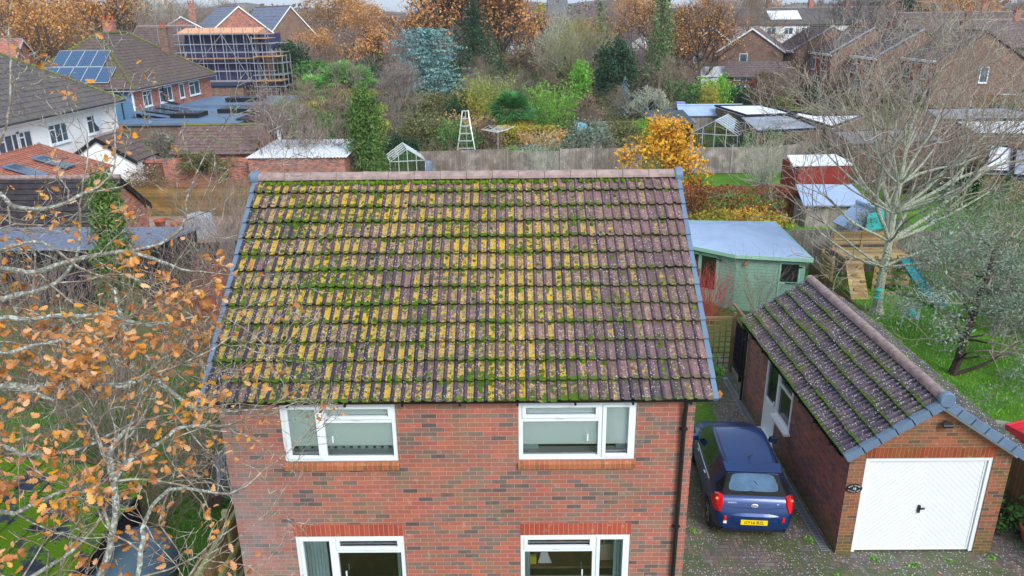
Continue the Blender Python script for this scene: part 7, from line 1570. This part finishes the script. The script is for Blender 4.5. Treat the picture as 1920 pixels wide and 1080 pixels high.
# dense garden shrubs just beyond the fence
S = [('evergreen_shrub', 'broad olive green shrub mass left of the tripod ladder', 800, 200, 150, 57, 'l_olive', 6500, .17),
 ('evergreen_shrub', 'mid green ivy covered shrub immediately left of the ladder', 850, 210, 110, 55, 'l_green', 4200, .16),
 ('brown_shrub', 'brownish thicket shrub behind the ladder', 905, 215, 90, 57, 'l_mauve', 3000, .15),
 ('evergreen_shrub', 'dark green bush above the small greenhouse', 745, 240, 90, 54, 'l_dark', 2600, .16),
 ('grey_shrub', 'grey green shrub behind the rotary dryer', 975, 268, 110, 53, 'l_grey', 2800, .14),
 ('evergreen_shrub', 'low bright green bush right of the rotary dryer', 955, 272, 60, 52, 'l_bright', 1300, .14),
 ('variegated_shrub', 'large grey green shrub with pale leaves in the centre', 1095, 225, 120, 56, 'l_grey', 5200, .16),
 ('variegated_shrub', 'pale flecked green shrub left of the yellow shrub', 1160, 228, 110, 57, 'l_olive', 4600, .16),
 ('evergreen_shrub', 'bright green ivy mound left of the dark shed', 1200, 222, 70, 60, 'l_bright', 2300, .15),
 ('clipped_hedge_end', 'dark green bush below the fan palm', 930, 238, 60, 60, 'l_dark', 1700, .16),
 ('evergreen_shrub', 'green shrub beyond the right hand grey fence', 1440, 262, 110, 56, 'l_green', 3200, .16),
 ('olive_shrub', 'olive shrub between the greenhouse and the garage roofs', 1400, 250, 60, 60, 'l_olive', 1500, .15),
 ('conifer_hedge_bush', 'yellow green hedge mound behind the large greenhouse', 1270, 236, 70, 63, 'l_yellowgreen', 1800, .15),
 ('conifer_hedge_bush', 'yellow green hedge mound right of the greenhouse ridge', 1350, 222, 60, 64, 'l_yellowgreen', 1500, .15),
 ('laurel', 'large glossy light green laurel above the flat garage roofs', 1335, 138, 95, 84, 'l_bright', 4600, .2),
 ('laurel', 'darker laurel at the left of the yellow bamboo', 1300, 150, 60, 82, 'l_green', 2300, .2),
 ('evergreen_shrub', 'dark blue green shrub right of the laurel', 1385, 160, 60, 84, 'l_dark', 2000, .2),
 ('round_topiary', 'neatly rounded dark green bush left of the bare garden tree', 1473, 156, 32, 92, 'l_green', 1300, .16),
 ('evergreen_shrub', 'bright green bush right of the bare garden tree', 1520, 168, 40, 90, 'l_bright', 1200, .18),
 ('evergreen_shrub', 'low brown green hedge bush under the pale canopy', 1455, 180, 70, 88, 'l_olive', 1700, .18),
 ('golden_conifer', 'round golden green conifer at the right edge', 1912, 133, 44, 92, 'l_yellowgreen', 1700, .18),
 ('evergreen_shrub', 'dark shrub behind the golden conifer', 1915, 118, 60, 98, 'l_dark', 1500, .2),
 ('evergreen_shrub', 'green shrub beside the brown terrace fence', 1885, 200, 60, 80, 'l_green', 1300, .18),
 ('evergreen_shrub', 'light green palm like shrub mass left of the cypress', 600, 160, 110, 62, 'l_bright', 4200, .2),
 ('evergreen_shrub', 'dark leafy shrub below the pale palms', 580, 200, 120, 58, 'l_green', 4200, .17),
 ('evergreen_shrub', 'feathery green shrub right behind the tall cypress', 700, 170, 60, 60, 'l_lime', 1600, .18),
 ('evergreen_tree', 'dense dark green tree right of the scaffold tower', 545, 60, 110, 98, 'l_dark', 7000, .28),
 ('evergreen_tree', 'mid green tree in front of the dark tree by the scaffolding', 590, 95, 100, 90, 'l_green', 5200, .26),
 ('evergreen_tree', 'deep green rounded tree left of the blue cedar', 690, 88, 90, 88, 'l_dark', 5200, .26),
 ('evergreen_tree', 'dark undergrowth tree below the blue cedar', 700, 130, 110, 78, 'l_dark', 4600, .22),
 ('brown_shrub', 'brown twiggy mass left of the bright bamboo', 1100, 175, 90, 74, 'l_mauve', 2600, .18),
 ('yew', 'large dark egg shaped yew in the centre right', 1146, 64, 86, 90, 'l_dark', 11000, .26),
 ('bright_conifer', 'small bright green rounded conifer left of the dark yew', 1087, 104, 50, 88, 'l_bright', 4200, .2),
 ('evergreen_shrub', 'green shrub on the right of the tall spruce', 1265, 130, 60, 92, 'l_green', 1900, .22),
 ('evergreen_shrub', 'green shrub left of the church tower base', 1040, 40, 36, 150, 'l_green', 1200, .4),
 ('golden_tree', 'bright yellow green conifer left of the church tower', 1010, -8, 34, 160, 'l_yellowgreen', 3000, .4),
 ('brown_shrub', 'bronze green bush behind the blue cedar trunk', 800, 170, 110, 80, 'l_olive', 3600, .2),
 ('evergreen_shrub', 'dark shrub at the foot of the dark spruce', 890, 175, 80, 76, 'l_olive', 2600, .2),
 ('evergreen_shrub', 'tall green mound between the two bamboo clumps', 985, 200, 60, 72, 'l_green', 2200, .18),
 ('holly', 'dark holly mound behind the pampas grass', 860, 168, 80, 72, 'l_dark', 2400, .2)]
for i, (nm, lb, px, py, wp, Y, lf, n, sz) in enumerate(S):
    shrub_at(nm, lb, px, py, wp, Y, lf, n, 500+i, sz, 26+n//140, shell=.45, cat='tree' if nm.endswith(('tree', 'yew')) else 'shrub')
hedge('clipped_hedge', 'low clipped yellow green hedge behind the rotary dryer', (xat(930, 58), 57.4, xat(1035, 58), 58.6, 2.1), 3600, .15, 'l_yellowgreen', 560)
hedge('garden_hedge', 'brown green hedge below the stepped terrace houses', (33, 82, 44, 83.5, 2.0), 3200, .2, 'l_olive', 561, R(20))
hedge('garden_hedge', 'dark hedge running behind the laurel', (26, 92, 34, 93.5, 2.4), 2600, .22, 'l_brown', 562)
# bamboos, palms and grasses
bamboo('lime_bamboo', 'tall lime green bamboo clump left of the fan palm', P3(912, 74), top_z(128, 74), 4.0, 60, 'l_lime', 570)
bamboo('lime_bamboo', 'yellowish bamboo clump left of the taller lime bamboo', P3(882, 72), top_z(155, 72), 2.4, 30, 'l_yellowgreen', 571)
bamboo('bright_bamboo', 'bright green bamboo clump right of the fan palm', P3(1030, 70), top_z(152, 70), 4.6, 60, 'l_bright', 572)
bamboo('yellow_bamboo', 'slim golden bamboo in front of the laurel', P3(1325, 74), top_z(158, 74), 1.5, 34, 'l_yellowgreen', 573, arch=.15)
bamboo('bamboo_plant', 'light green bamboo left of the columnar cypress', P3(575, 60), top_z(178, 60), 3.4, 44, 'l_bright', 574)
fan_palm('fan_palm', 'green fan palm with yellowing lower fronds in the centre', P3(955, 61), top_z(172, 61), 580, 60, 1.2, 'l_palm')
fan_palm('fan_palm', 'bright green fan palm at the top left of the columnar cypress', P3(640, 62), top_z(138, 62), 581, 44, 1.1, 'l_palm2', top_z(150, 62))
fan_palm('fan_palm', 'second bright fan palm touching the columnar cypress', P3(672, 63), top_z(142, 63), 582, 40, 1.05, 'l_palm2', top_z(155, 63))
fan_palm('fan_palm', 'small low fan palm left of the two taller palms', P3(592, 61), top_z(165, 61), 583, 36, 1.0, 'l_palm2', top_z(172, 61))
grass_clump('pampas_grass', 'orange brown pampas grass left of the bamboo', P3(868, 63), top_z(185, 63)*.75, 1.6, 130, 'b_straw', 590, 'l_straw')
grass_clump('pampas_grass', 'drooping straw coloured grass right of the rotary dryer', P3(1010, 56), top_z(225, 56)*.85, 1.2, 150, 'b_straw', 591, 'l_straw', .9)
# conifers
conifer('blue_cedar', 'spreading blue grey cedar in the centre left', P3(798, 96), top_z(52, 96), 11.0, 'l_blue', 600, 1.0, 110, .10, 130, .30, .30, r=.25, hang=.15, flat=.08, top=.3)
conifer('dark_spruce', 'dark green conifer with drooping boughs in front of the orange oak', P3(886, 108), top_z(-6, 108), 12.5, 'l_dark', 601, 2.6, 120, .4, 120, .34, .75, r=.2)
conifer('tall_spruce', 'very tall thin spruce with bare trunk right of the dark yew', P3(1231, 96), top_z(-22, 96), 5.6, 'l_spruce', 602, 4.2, 110, .75, 60, .30, .3, 'b_mauve', .22, .2, .9)
conifer('small_blue_conifer', 'small blue green conifer in front of the dark yew', P3(1166, 80), top_z(146, 80), 3.0, 'l_blue', 603, .3, 60, .15, 60, .2, .8)
conifer('green_cedar', 'wide dark green cedar standing above the terrace roofs on the right', P3(1682, 142), top_z(-8, 142), 9.0, 'l_dark', 604, 4.0, 60, .15, 110, .4, .35, r=.3, hang=.2)
conifer('pale_conifer', 'feathery green conifer right of the church tower', P3(1118, 120), top_z(0, 120), 5.0, 'l_spruce', 605, 2, 60, .4, 60, .3, .5)
# the great orange oak and other autumn trees
bare_tree('orange_oak', 'huge spreading oak with orange leaves at the top centre', P3(862, 136), 17.5, 610, ('b_dark', 'b_dark'), 5, 1.7, .55, .30, 'l_oakfar', 3, .46, nmain=13, lspread=.6, minr=.045)
bare_tree('orange_oak', 'orange leaved tree right of the great oak', P3(950, 140), 14, 611, ('b_dark', 'b_dark'), 4, 1.4, .4, .22, 'l_oakfar', 6, .42, nmain=9, lspread=.6, minr=.035)
bare_tree('russet_oak', 'russet tree behind the tall thin spruce', P3(1205, 120), 11.5, 612, ('b_dark', 'b_dark'), 5, 1.3, .3, .25, 'l_oakfar', 1, .24, nmain=8, lspread=.4, minr=.014)
bare_tree('russet_oak', 'sparse russet oak in front of the brown gabled house', P3(1308, 104), 9.8, 613, ('b_dark', 'b_dark'), 5, 1.6, .3, .25, 'l_oakfar', 1, .24, nmain=9, lspread=.35, minr=.014)
bare_tree('russet_oak', 'low orange beech right of the tall spruce', P3(1262, 112), 8.0, 614, ('b_dark', 'b_dark'), 4, 1.3, .25, .2, 'l_oakfar', 2, .24, nmain=8, lspread=.4, minr=.016)
for i, (px, Y, H, lb) in enumerate(((20, 120, 13, 'ochre tree at the top left corner'), (75, 112, 12.5, 'olive orange tree beside the leaning poles'), (140, 125, 13, 'orange tree behind the solar house chimney'), (215, 122, 14, 'tall orange tree above the solar house ridge'), (262, 130, 12.5, 'orange tree left of the distant gabled house'), (690, 105, 7.2, 'small orange tree left of the red roof'), (780, 128, 9.5, 'yellow brown tree between the red roof and the oak'), (1770, 160, 11, 'orange tree behind the upper right terrace'), (1010, 150, 9, 'orange bush tree left of the golden conifer'))):
    bare_tree('autumn_tree', lb, P3(px, Y), H, 620+i, ('b_dark', 'b_dark'), 4, 1.35, .3, .2, 'l_oakfar', 4 if px < 400 or px == 1770 else 2, .30, nmain=9, lspread=.5, minr=.025)
# individual leafless trees
for i, (px, Y, H, mt, sp, lb) in enumerate(((1493, 90, 7.6, 'b_dark', 1.3, 'dark bare garden tree in front of the terrace gardens'), (575, 50, 5.4, 'b_mauve', 1.4, 'bare mauve shrub tree behind the corrugated shelter'), (540, 47, 4.6, 'b_grey', 1.4, 'bare fruit tree left of the blue barrel'), (1085, 100, 8.6, 'b_green', 1.2, 'pale green barked bare tree left of the yew'), (1055, 104, 8.6, 'b_pale', 1.1, 'silvery bare tree behind the bright bamboo'), (735, 66, 5.6, 'b_grey', 1.3, 'bare tree left of the olive shrub mass'), (660, 62, 6.0, 'b_grey', 1.2, 'bare tree tangled with the columnar cypress'), (1215, 72, 3.2, 'b_pale', 1.3, 'pale bare fruit tree by the two rail fence'), (1255, 84, 5.0, 'b_mauve', 1.3, 'bare tree behind the two rail fence'), (295, 125, 12.5, 'b_pale', .9, 'white stemmed birch above the chimney roofs'), (1590, 128, 12.5, 'b_dark', 1.2, 'dark bare tree between terrace row and cedar'), (1395, 130, 11, 'b_mauve', 1.2, 'mauve bare tree above the right gabled house'), (1340, 140, 11.5, 'b_grey', 1.2, 'grey bare tree right of the tall spruce top'), (620, 70, 5.0, 'b_mauve', 1.5, 'low bare brown tree above the bright palms'), (510, 60, 4.4, 'b_grey', 1.5, 'bare grey shrub tree beside the garden room'))):
    bare_tree('bare_tree', lb, P3(px, Y), H, 650+i, (mt, mt), 5, sp, .14*H/8, .15, nmain=9, minr=.010 if Y < 92 else .014)
bare_tree('bare_tree', 'dark branched bare tree behind the roofs of the terrace', P3(1655, 118), 9, 669, ('b_grey', 'b_grey'), 5, 1.3, .15, .15, nmain=9, minr=.02)
# fence side shrubs in the strip behind the ridge
for i, (px, py, lb, mt) in enumerate(((830, 292, 'rounded pink brown bare shrub against the grey fence', 'b_mauve'), (930, 300, 'thin bare shrub in front of the fence right of the ladder', 'b_mauve'), (1015, 296, 'white stemmed bare shrub against the middle of the grey fence', 'b_pale'), (1100, 296, 'grey bare shrub near the right end of the grey fence', 'b_grey'), (1160, 298, 'mauve bare shrub left of the golden yellow shrub', 'b_mauve'))):
    Y = 46.5; twig_shrub('fence_shrub', lb, P3(px, Y), top_z(py, Y)*1.25, 3.4, 46, mt, 680+i, 4, r=.014)
# small oddments
m = MB(); m.prism([(-.5, 0, .3), (.4, .1, .3), (.5, 0, 1.9), (-.2, .1, 2.1)], (0, .3, 0)); tag_at(m.build('blue_tarpaulin', plain('sky_blue_sheet', c8(120, 190, 226), .6)), (xat(1078, 64), 60.5, 0), 0, 'light blue and white sheet hanging among the shrubs', 'tarpaulin')
m = MB(); m.box(-.4, -.3, 0, .4, .3, 2.6); tag_at(m.build('purple_panel', plain('lilac_panel', c8(130, 126, 190), .7), None, bevel=.05), (xat(1270, 70), 70, 0), 0, 'lilac panel standing between the two small sheds', 'panel')
# ---- the far wood: copies of a few trees standing at random between the houses
rg = random.Random(77); protos = []
for i, (H, mt, lf, nl, sp, lb, nm) in enumerate(((9, ('b_mauve', 'b_mauve'), None, 0, 1.3, 'mauve brown leafless tree in the wood beyond the gardens', 'woodland_tree'), (10, ('b_grey', 'b_grey'), None, 0, 1.2, 'grey leafless tree in the wood beyond the gardens', 'woodland_tree'), (11, ('b_dark', 'b_mauve'), 'l_oakfar', 2, 1.4, 'sparse orange brown tree in the wood beyond the gardens', 'woodland_tree'), (7, ('b_mauve', 'b_mauve'), 'l_mauve', 3, 1.5, 'low mauve brown tree in the wood beyond the gardens', 'woodland_tree'))):
    protos.append(bare_tree(nm, lb, (0, 0, -90), H, 700+i, mt, 5, sp, .2, .12, lf, nl, .3, 'woodland trees behind the gardens', nmain=11, lspread=.5, minr=.014, nch=(2, 3)))
pe = bush('woodland_evergreen', 'dark evergreen tree in the wood beyond the gardens', (0, 0, -90), (3.2, 3.0, 4.0), 3600, .34, 'l_dark', 705, 44, cat='tree', shell=.4, group='woodland evergreens behind the gardens'); pg = bush('woodland_evergreen', 'grey green evergreen tree in the wood beyond the gardens', (0, 0, -90), (3.4, 3.0, 3.6), 3200, .34, 'l_olive', 706, 44, cat='tree', shell=.4, group='woodland evergreens behind the gardens')
allp = protos+[pe, pg]; used = [False]*len(allp)
def blocked(x, Y):
    for bx, by, br in ((-34.4, 68, 11), (-37, 97, 12), (-25, 65, 8), (14, 60, 7), (22, 62, 7), (51, 92, 8), (48, 98, 8), (45.5, 105, 8), (43, 112, 8), (37, 116, 7), (36, 104, 6), (-31, 45, 8), (66, 150, 14), (20, 58, 6)):
        if (x-bx)**2+(Y-by)**2 < br*br: return True
    return False
def put(px, Y, s, k):
    x = xat(px, Y)
    if blocked(x, Y): return
    if not used[k]: c = allp[k]; used[k] = True
    else: c = copy_tree(allp[k])
    c.location = (x, Y, 0); c.rotation_euler = (0, 0, rg.uniform(0, 6.28)); c.scale = (s*rg.uniform(.9, 1.15), s*rg.uniform(.9, 1.15), s)
for i in range(90):                                             # the brown belt in the centre
    Y = rg.uniform(100, 142); px = rg.uniform(500, 1320); k = rg.choice((0, 4, 1, 1, 0, 3, 1, 2, 4, 5, 5)); s = rg.uniform(.48, .72)
    put(px, Y, s, k)
for i in range(90):                                              # far belt right across the picture
    Y = rg.uniform(145, 270); px = rg.uniform(-120, 2040); k = rg.choice((0, 1, 0, 1, 0, 2, 3, 1, 4, 5)); s = rg.uniform(.9, 1.3)
    if 1700 < px < 2040 and Y < 190: continue
    put(px, Y, s, k)
for i in range(34): put(rg.uniform(-100, 340), rg.uniform(100, 150), rg.uniform(.75, 1.1), rg.choice((0, 1, 2, 1, 0, 4, 5, 1)))
for i in range(26): put(rg.uniform(1360, 1980), rg.uniform(165, 230), rg.uniform(.9, 1.3), rg.choice((0, 1, 2, 0, 1, 4)))
for i in range(30):
    px = rg.uniform(520, 1180); Y = rg.uniform(60, 98)
    if not (760 < px < 1090 and Y < 90): put(px, Y, rg.uniform(.26, .38), rg.choice((0, 1, 1, 0, 1, 5)))
for i in range(12): put(rg.uniform(1400, 1520), rg.uniform(76, 96), rg.uniform(.3, .45), rg.choice((3, 5, 4, 0)))
# undergrowth carpet of the belt and far wood masses
rn = np.random.default_rng(88); n = 60000; Y = 54+90*rn.random(n)**.8; px = rn.uniform(500, 1330, n); x = (px-960)/F_PX*(Y*_cp+3); hmap = 1.3+.9*np.sin(x*.9+Y*.35)+.7*np.sin(x*.37-Y*.8+1); C = np.stack([x, Y, np.maximum(.05, rn.random(n)*np.maximum(.35, hmap))], 1)
ok = ~((np.abs(x-15) < 7) & (Y < 72)); tag(np_mesh('undergrowth', leafquads(rn, C[ok], .26), 4, leaf_mat('leaf_undergrowth', [c8(60, 58, 44), c8(96, 84, 68), c8(78, 96, 52), c8(120, 100, 84), c8(48, 72, 40), c8(104, 112, 64), c8(70, 90, 50)])), kind='stuff')
n = 46000; px = rn.uniform(-400, 2300, n); Y = rn.uniform(285, 520, n); x = (px-960)/F_PX*Y; hh = 6+3*np.sin(x*.05)+2*np.sin(x*.13+Y*.1); C = np.stack([x, Y, rn.random(n)**.7*hh*1.5], 1)
tag(np_mesh('distant_wood', leafquads(rn, C, 1.7), 4, leaf_mat('leaf_distant', [c8(92, 86, 84), c8(116, 98, 90), c8(140, 104, 72), c8(80, 88, 76), c8(110, 104, 104)])), kind='stuff')
n = 5200; px = np.concatenate([rn.uniform(1380, 2000, n//2), rn.uniform(1430, 1700, n-n//2)]); Y = rn.uniform(53, 84, n); x = (px-960)/F_PX*(Y*_cp+3); C = np.stack([x, Y, rn.random(n)*.9], 1); tag(np_mesh('rough_growth', leafquads(rn, C, .24), 4, M['l_olive']), kind='stuff')
# planting that hides the garage walls on the right
for i, (px, py, wp, Y, lf, lb) in enumerate(((1425, 236, 80, 52.5, 'l_green', 'green bush in front of the puddled garage roof'), (1480, 248, 90, 52, 'l_olive', 'brownish green bush left of the bare tree crown'), (1545, 262, 90, 51, 'l_green', 'green bush above the red shed'), (1620, 262, 110, 49, 'l_dark', 'dark ivy bush behind the trunk of the bare tree'), (1700, 268, 110, 48, 'l_olive', 'olive bush right of the bare tree trunk'), (1780, 276, 110, 47, 'l_grey', 'grey green bush in front of the white garage roof'))):
    shrub_at('boundary_bush', lb, px, py, wp, Y, lf, 2600, 900+i, .15, 40, shell=.4)
for i, (px, Y, H, W, lb, mt) in enumerate(((1650, 46, 3.6, 7, 'tall grey bare bush behind the bare tree trunk', 'b_grey'), (1760, 45, 3.4, 7, 'mauve bare bush left of the dark panelled fence', 'b_mauve'), (1560, 47, 3.0, 6, 'bare grey bush above the red shed roof', 'b_grey'), (1840, 47, 3.0, 6, 'bare mauve bush touching the sloping white roof', 'b_mauve'), (1425, 46, 2.4, 3.5, 'bare arching shrub right of the grey fence', 'b_pale'))):
    twig_shrub('boundary_bush', lb, P3(px, Y), H, W, 80, mt, 920+i, 4, r=.018)
# ---------------------------------------------------------------- the oak in the foreground, trunk just outside the picture on the left
OX, OY = -7.2, 5.6
oak = thing('oak_tree', 'lichened oak with orange brown leaves reaching over the left foreground', 'tree', (OX, OY, 0)); OO = Vector((OX, OY, 0))
rg = random.Random(5); segs, tips = [], []; limbs = []
tr_ = [Vector(p) for p in ((0, 0, 0), (.1, .05, 1.5), (0, .1, 3.2), (.15, .1, 5.0), (.1, .2, 7.0), (-.1, .3, 9.0), (0, .3, 11.5))]
for k in range(6): segs.append((tuple(tr_[k]), tuple(tr_[k+1]), .34-.045*k, .34-.045*(k+1)))
def limb(trunk_i, pts, r0, r1, dens=1.0, leafy=1.0, sub=1.1, lv=3):
    """a limb through points given by where it passes and how far off it is"""
    P = ([tr_[trunk_i]] if trunk_i is not None else []) + [at(px, py, Y)-OO for px, py, Y in pts]
    Q = []                                                        # smooth through the points
    for i in range(len(P)-1):
        p0, p1, p2, p3 = P[max(0, i-1)], P[i], P[i+1], P[min(len(P)-1, i+2)]; m = max(3, int((p2-p1).length/.12))
        for j in range(m):
            t = j/m; q = .5*((2*p1)+(p2-p0)*t+(2*p0-5*p1+4*p2-p3)*t*t+(3*p1-p0-3*p2+p3)*t**3); Q.append(q+Vector((rg.gauss(0, .008), rg.gauss(0, .008), rg.gauss(0, .008))))
    Q.append(P[-1]); n = len(Q)-1
    for i in range(n):
        f = i/n; ra, rb = r0+(r1-r0)*f, r0+(r1-r0)*(i+1)/n; segs.append((tuple(Q[i]), tuple(Q[i+1]), ra*rg.uniform(.94, 1.08), rb))
        if rg.random() < .17*dens*(1 if f > .12 else 0):
            d = (Q[i+1]-Q[i]).normalized(); a = rg.uniform(.5, 1.2); ax = d.orthogonal().normalized(); ax.rotate(Matrix.Rotation(rg.uniform(0, 6.283), 3, d)); nd = d.copy(); nd.rotate(Matrix.Rotation(a, 3, ax)); tt = []
            grow(rg, Q[i], nd, sub*rg.uniform(.35, .95), min(.018, ra*.5), 4-lv, 4, segs, tt, .05, .24, (1, 3), (.4, 1.1), .6, 4)
            tips.extend((x[0], x[1], leafy) for x in tt)
    tt = []; grow(rg, Q[-1], Q[-1]-Q[-2], sub*.6, r1*.9, 4-lv, 4, segs, tt, .03, .2, (1, 3), (.3, .8), .6, 4); tips.extend((x[0], x[1], leafy) for x in tt)
limb(3, [(-120, 760, 6.0), (60, 728, 6.0), (230, 722, 6.1), (285, 704, 6.3), (330, 745, 6.4), (372, 768, 6.5), (440, 772, 6.7)], .075, .012, 1.6, .9)
limb(2, [(-60, 1150, 5.4), (150, 1120, 5.2), (212, 1000, 5.3), (214, 900, 5.5), (245, 862, 5.7), (300, 828, 5.9), (345, 800, 6.1), (420, 800, 6.4)], .07, .012, 1.5, 1.0)
limb(None, [(214, 905, 5.5), (205, 860, 5.7), (222, 820, 5.9), (262, 790, 6.1)], .035, .012, 1.2, 1.0)
limb(2, [(0, 1260, 5.2), (200, 1170, 5.0), (262, 1060, 5.1), (268, 990, 5.3), (300, 930, 5.5), (350, 915, 5.8), (430, 925, 6.1), (470, 905, 6.3)], .05, .010, 1.3, .9)
limb(3, [(-150, 620, 6.4), (0, 560, 6.4), (60, 548, 6.6), (118, 520, 6.9), (146, 470, 7.0), (148, 420, 7.1), (152, 372, 7.2)], .05, .010, 1.6, 1.0)
limb(4, [(-200, 430, 7.0), (-40, 350, 7.0), (20, 383, 6.9), (75, 393, 6.8), (130, 376, 6.9), (190, 348, 7.1), (214, 318, 7.2), (216, 280, 7.3)], .045, .008, 1.5, .5)
limb(3, [(-100, 560, 6.6), (70, 510, 6.7), (170, 480, 6.9), (240, 470, 7.1), (300, 458, 7.3), (340, 428, 7.4), (350, 380, 7.5), (366, 330, 7.6)], .05, .008, 1.4, .55)
limb(None, [(240, 470, 7.1), (300, 490, 7.2), (360, 507, 7.4), (400, 512, 7.5)], .022, .006, 1.2, .5)
limb(3, [(-80, 650, 6.2), (60, 600, 6.3), (180, 590, 6.5), (265, 607, 6.7), (320, 606, 6.9), (370, 592, 7.0), (430, 600, 7.2)], .045, .009, 1.5, .8)
limb(None, [(216, 540, 6.9), (226, 590, 6.8), (245, 632, 6.7), (275, 670, 6.6), (300, 700, 6.5)], .024, .007, 1.2, .6)
limb(3, [(-100, 840, 5.8), (40, 850, 5.8), (150, 842, 6.0), (230, 800, 6.2), (300, 780, 6.4)], .045, .01, 1.8, 1.2)
limb(2, [(-100, 1000, 5.4), (30, 960, 5.4), (110, 925, 5.6), (190, 905, 5.8), (240, 860, 6.0)], .05, .01, 1.9, 1.3)
limb(2, [(-100, 1160, 5.0), (60, 1080, 5.0), (140, 1030, 5.2), (190, 970, 5.4), (200, 940, 5.6)], .04, .01, 1.5, .9)
limb(4, [(-160, 500, 6.6), (0, 470, 6.5), (80, 455, 6.6), (150, 500, 6.7), (200, 520, 6.8)], .04, .008, 2.0, 1.3)
limb(4, [(-160, 330, 7.2), (-30, 300, 7.0), (18, 220, 7.0), (22, 130, 7.1), (16, 60, 7.2)], .03, .007, 1.0, .35, .7)
limb(3, [(-120, 700, 5.9), (20, 660, 5.8), (110, 640, 5.9), (180, 650, 6.1), (240, 690, 6.2)], .04, .009, 1.8, 1.3)
segs2 = [(a, b, max(.0032, x), max(.0026, y)) for a, b, x, y in segs]
np_mesh('trunk', segmesh([s for s in segs2 if s[2] > .1], 12), 4, M['b_oak'], oak); np_mesh('branches', segmesh([s for s in segs2 if .014 < s[2] <= .1], 7), 4, M['b_oak'], oak); np_mesh('twigs', segmesh([s for s in segs2 if s[2] <= .014], 4), 4, M['b_twig3'], oak)
def oak_leaves(tips, name, mat, parent, seed):
    rn = np.random.default_rng(seed); out = [(0.0, 0.0), (.10, .05), (.20, .16), (.30, .10), (.42, .24), (.52, .14), (.64, .30), (.74, .18), (.86, .22), (.95, .10), (1.0, .0)]
    V_, F_ = [], []
    for p, d, lf in tips:
        w_ = 1.0; px_ = 960+F_PX*((p[0]+OX)/max(2, (p[1]+OY)*_cp+(CAM_Z-p[2])*_sp)); w_ = (1.0 if px_ < 250 else max(.25, 1-(px_-250)/240))*(.45 if p[2] > 7.9 else 1.0)
        if rn.random() > .25*lf*w_: continue
        for q in range(rn.integers(2, 9)):
            L = rn.uniform(.055, .105); c = np.array(p)+rn.normal(size=3)*.055; u = unit(np.array([rn.normal(), rn.normal(), -.5+rn.normal()*.5])); n = unit(np.cross(u, rn.normal(size=3))); s = np.cross(n, u); fold = rn.uniform(.1, .5); curl = rn.uniform(-.3, .5); b = len(V_)
            for t, wd in out: V_.append(c+u*L*t+n*L*curl*(t-.5)**2*-1.2)                     # midrib
            for sg in (1, -1):
                for t, wd in out[1:-1]: V_.append(c+u*L*t+s*sg*wd*L*1.15+n*(wd*L*fold-L*curl*(t-.5)**2*1.2))
            m = len(out); k = m-2
            for side in (0, 1):
                o = b+m+side*k
                for i in range(m-1):
                    a0, a1 = b+i, b+i+1; e0 = o+i-1 if i > 0 else None; e1 = o+i if i < k else None
                    f = [x for x in (a0, a1, e1, e0) if x is not None]; F_.append(f if side else f[::-1])
    me = bpy.data.meshes.new(name); me.from_pydata([tuple(v) for v in V_], [], F_); me.materials.append(mat); o = bpy.data.objects.new(name, me); COL.objects.link(o); o.parent = parent; print('OAK LEAVES', len(F_)//20); return o
print('TIPS', len(tips)); oak_leaves(tips, 'leaves', M['l_oak'], oak, 4)
# a few oak leaves caught on the roof and in the gutter
rn = np.random.default_rng(12); C = []
for px, py in ((555, 730), (545, 748), (562, 742), (540, 760), (470, 700), (445, 650), (1100, 712), (1180, 709), (1270, 747), (1340, 748), (950, 752), (690, 748)):
    for k in range(3): f = (py-750)/-415.0; Yq = RYE+(RYR-RYE)*max(0, f)*1.05; p = at(px+rn.normal()*8, py+rn.normal()*3, Yq); p.z = RZE+(p.y-RYE)*(RZR-RZE)/(RYR-RYE)+.055; C.append(tuple(p))
lv_ = np_mesh('caught_leaves', leafquads(rn, np.array(C), .085, .7), 4, M['l_oak']); tag(lv_, kind='stuff')
# ---------------------------------------------------------------- winter haze between the near garden and the hills
hb = MB(); hb.box(-880, -60, -1.2, 880, 1480, 46); hz = hb.build('haze', bpy.data.materials.new('haze_air')); tag(hz, kind='stuff')
hm = hz.data.materials[0]; hm.use_nodes = True; ht_ = hm.node_tree; ht_.nodes.remove(ht_.nodes['Principled BSDF']); pv_ = ht_.nodes.new('ShaderNodeVolumePrincipled')
pv_.inputs['Color'].default_value = (.86, .90, .97, 1); pv_.inputs['Density'].default_value = .00028; ht_.links.new(pv_.outputs[0], ht_.nodes['Material Output'].inputs['Volume'])
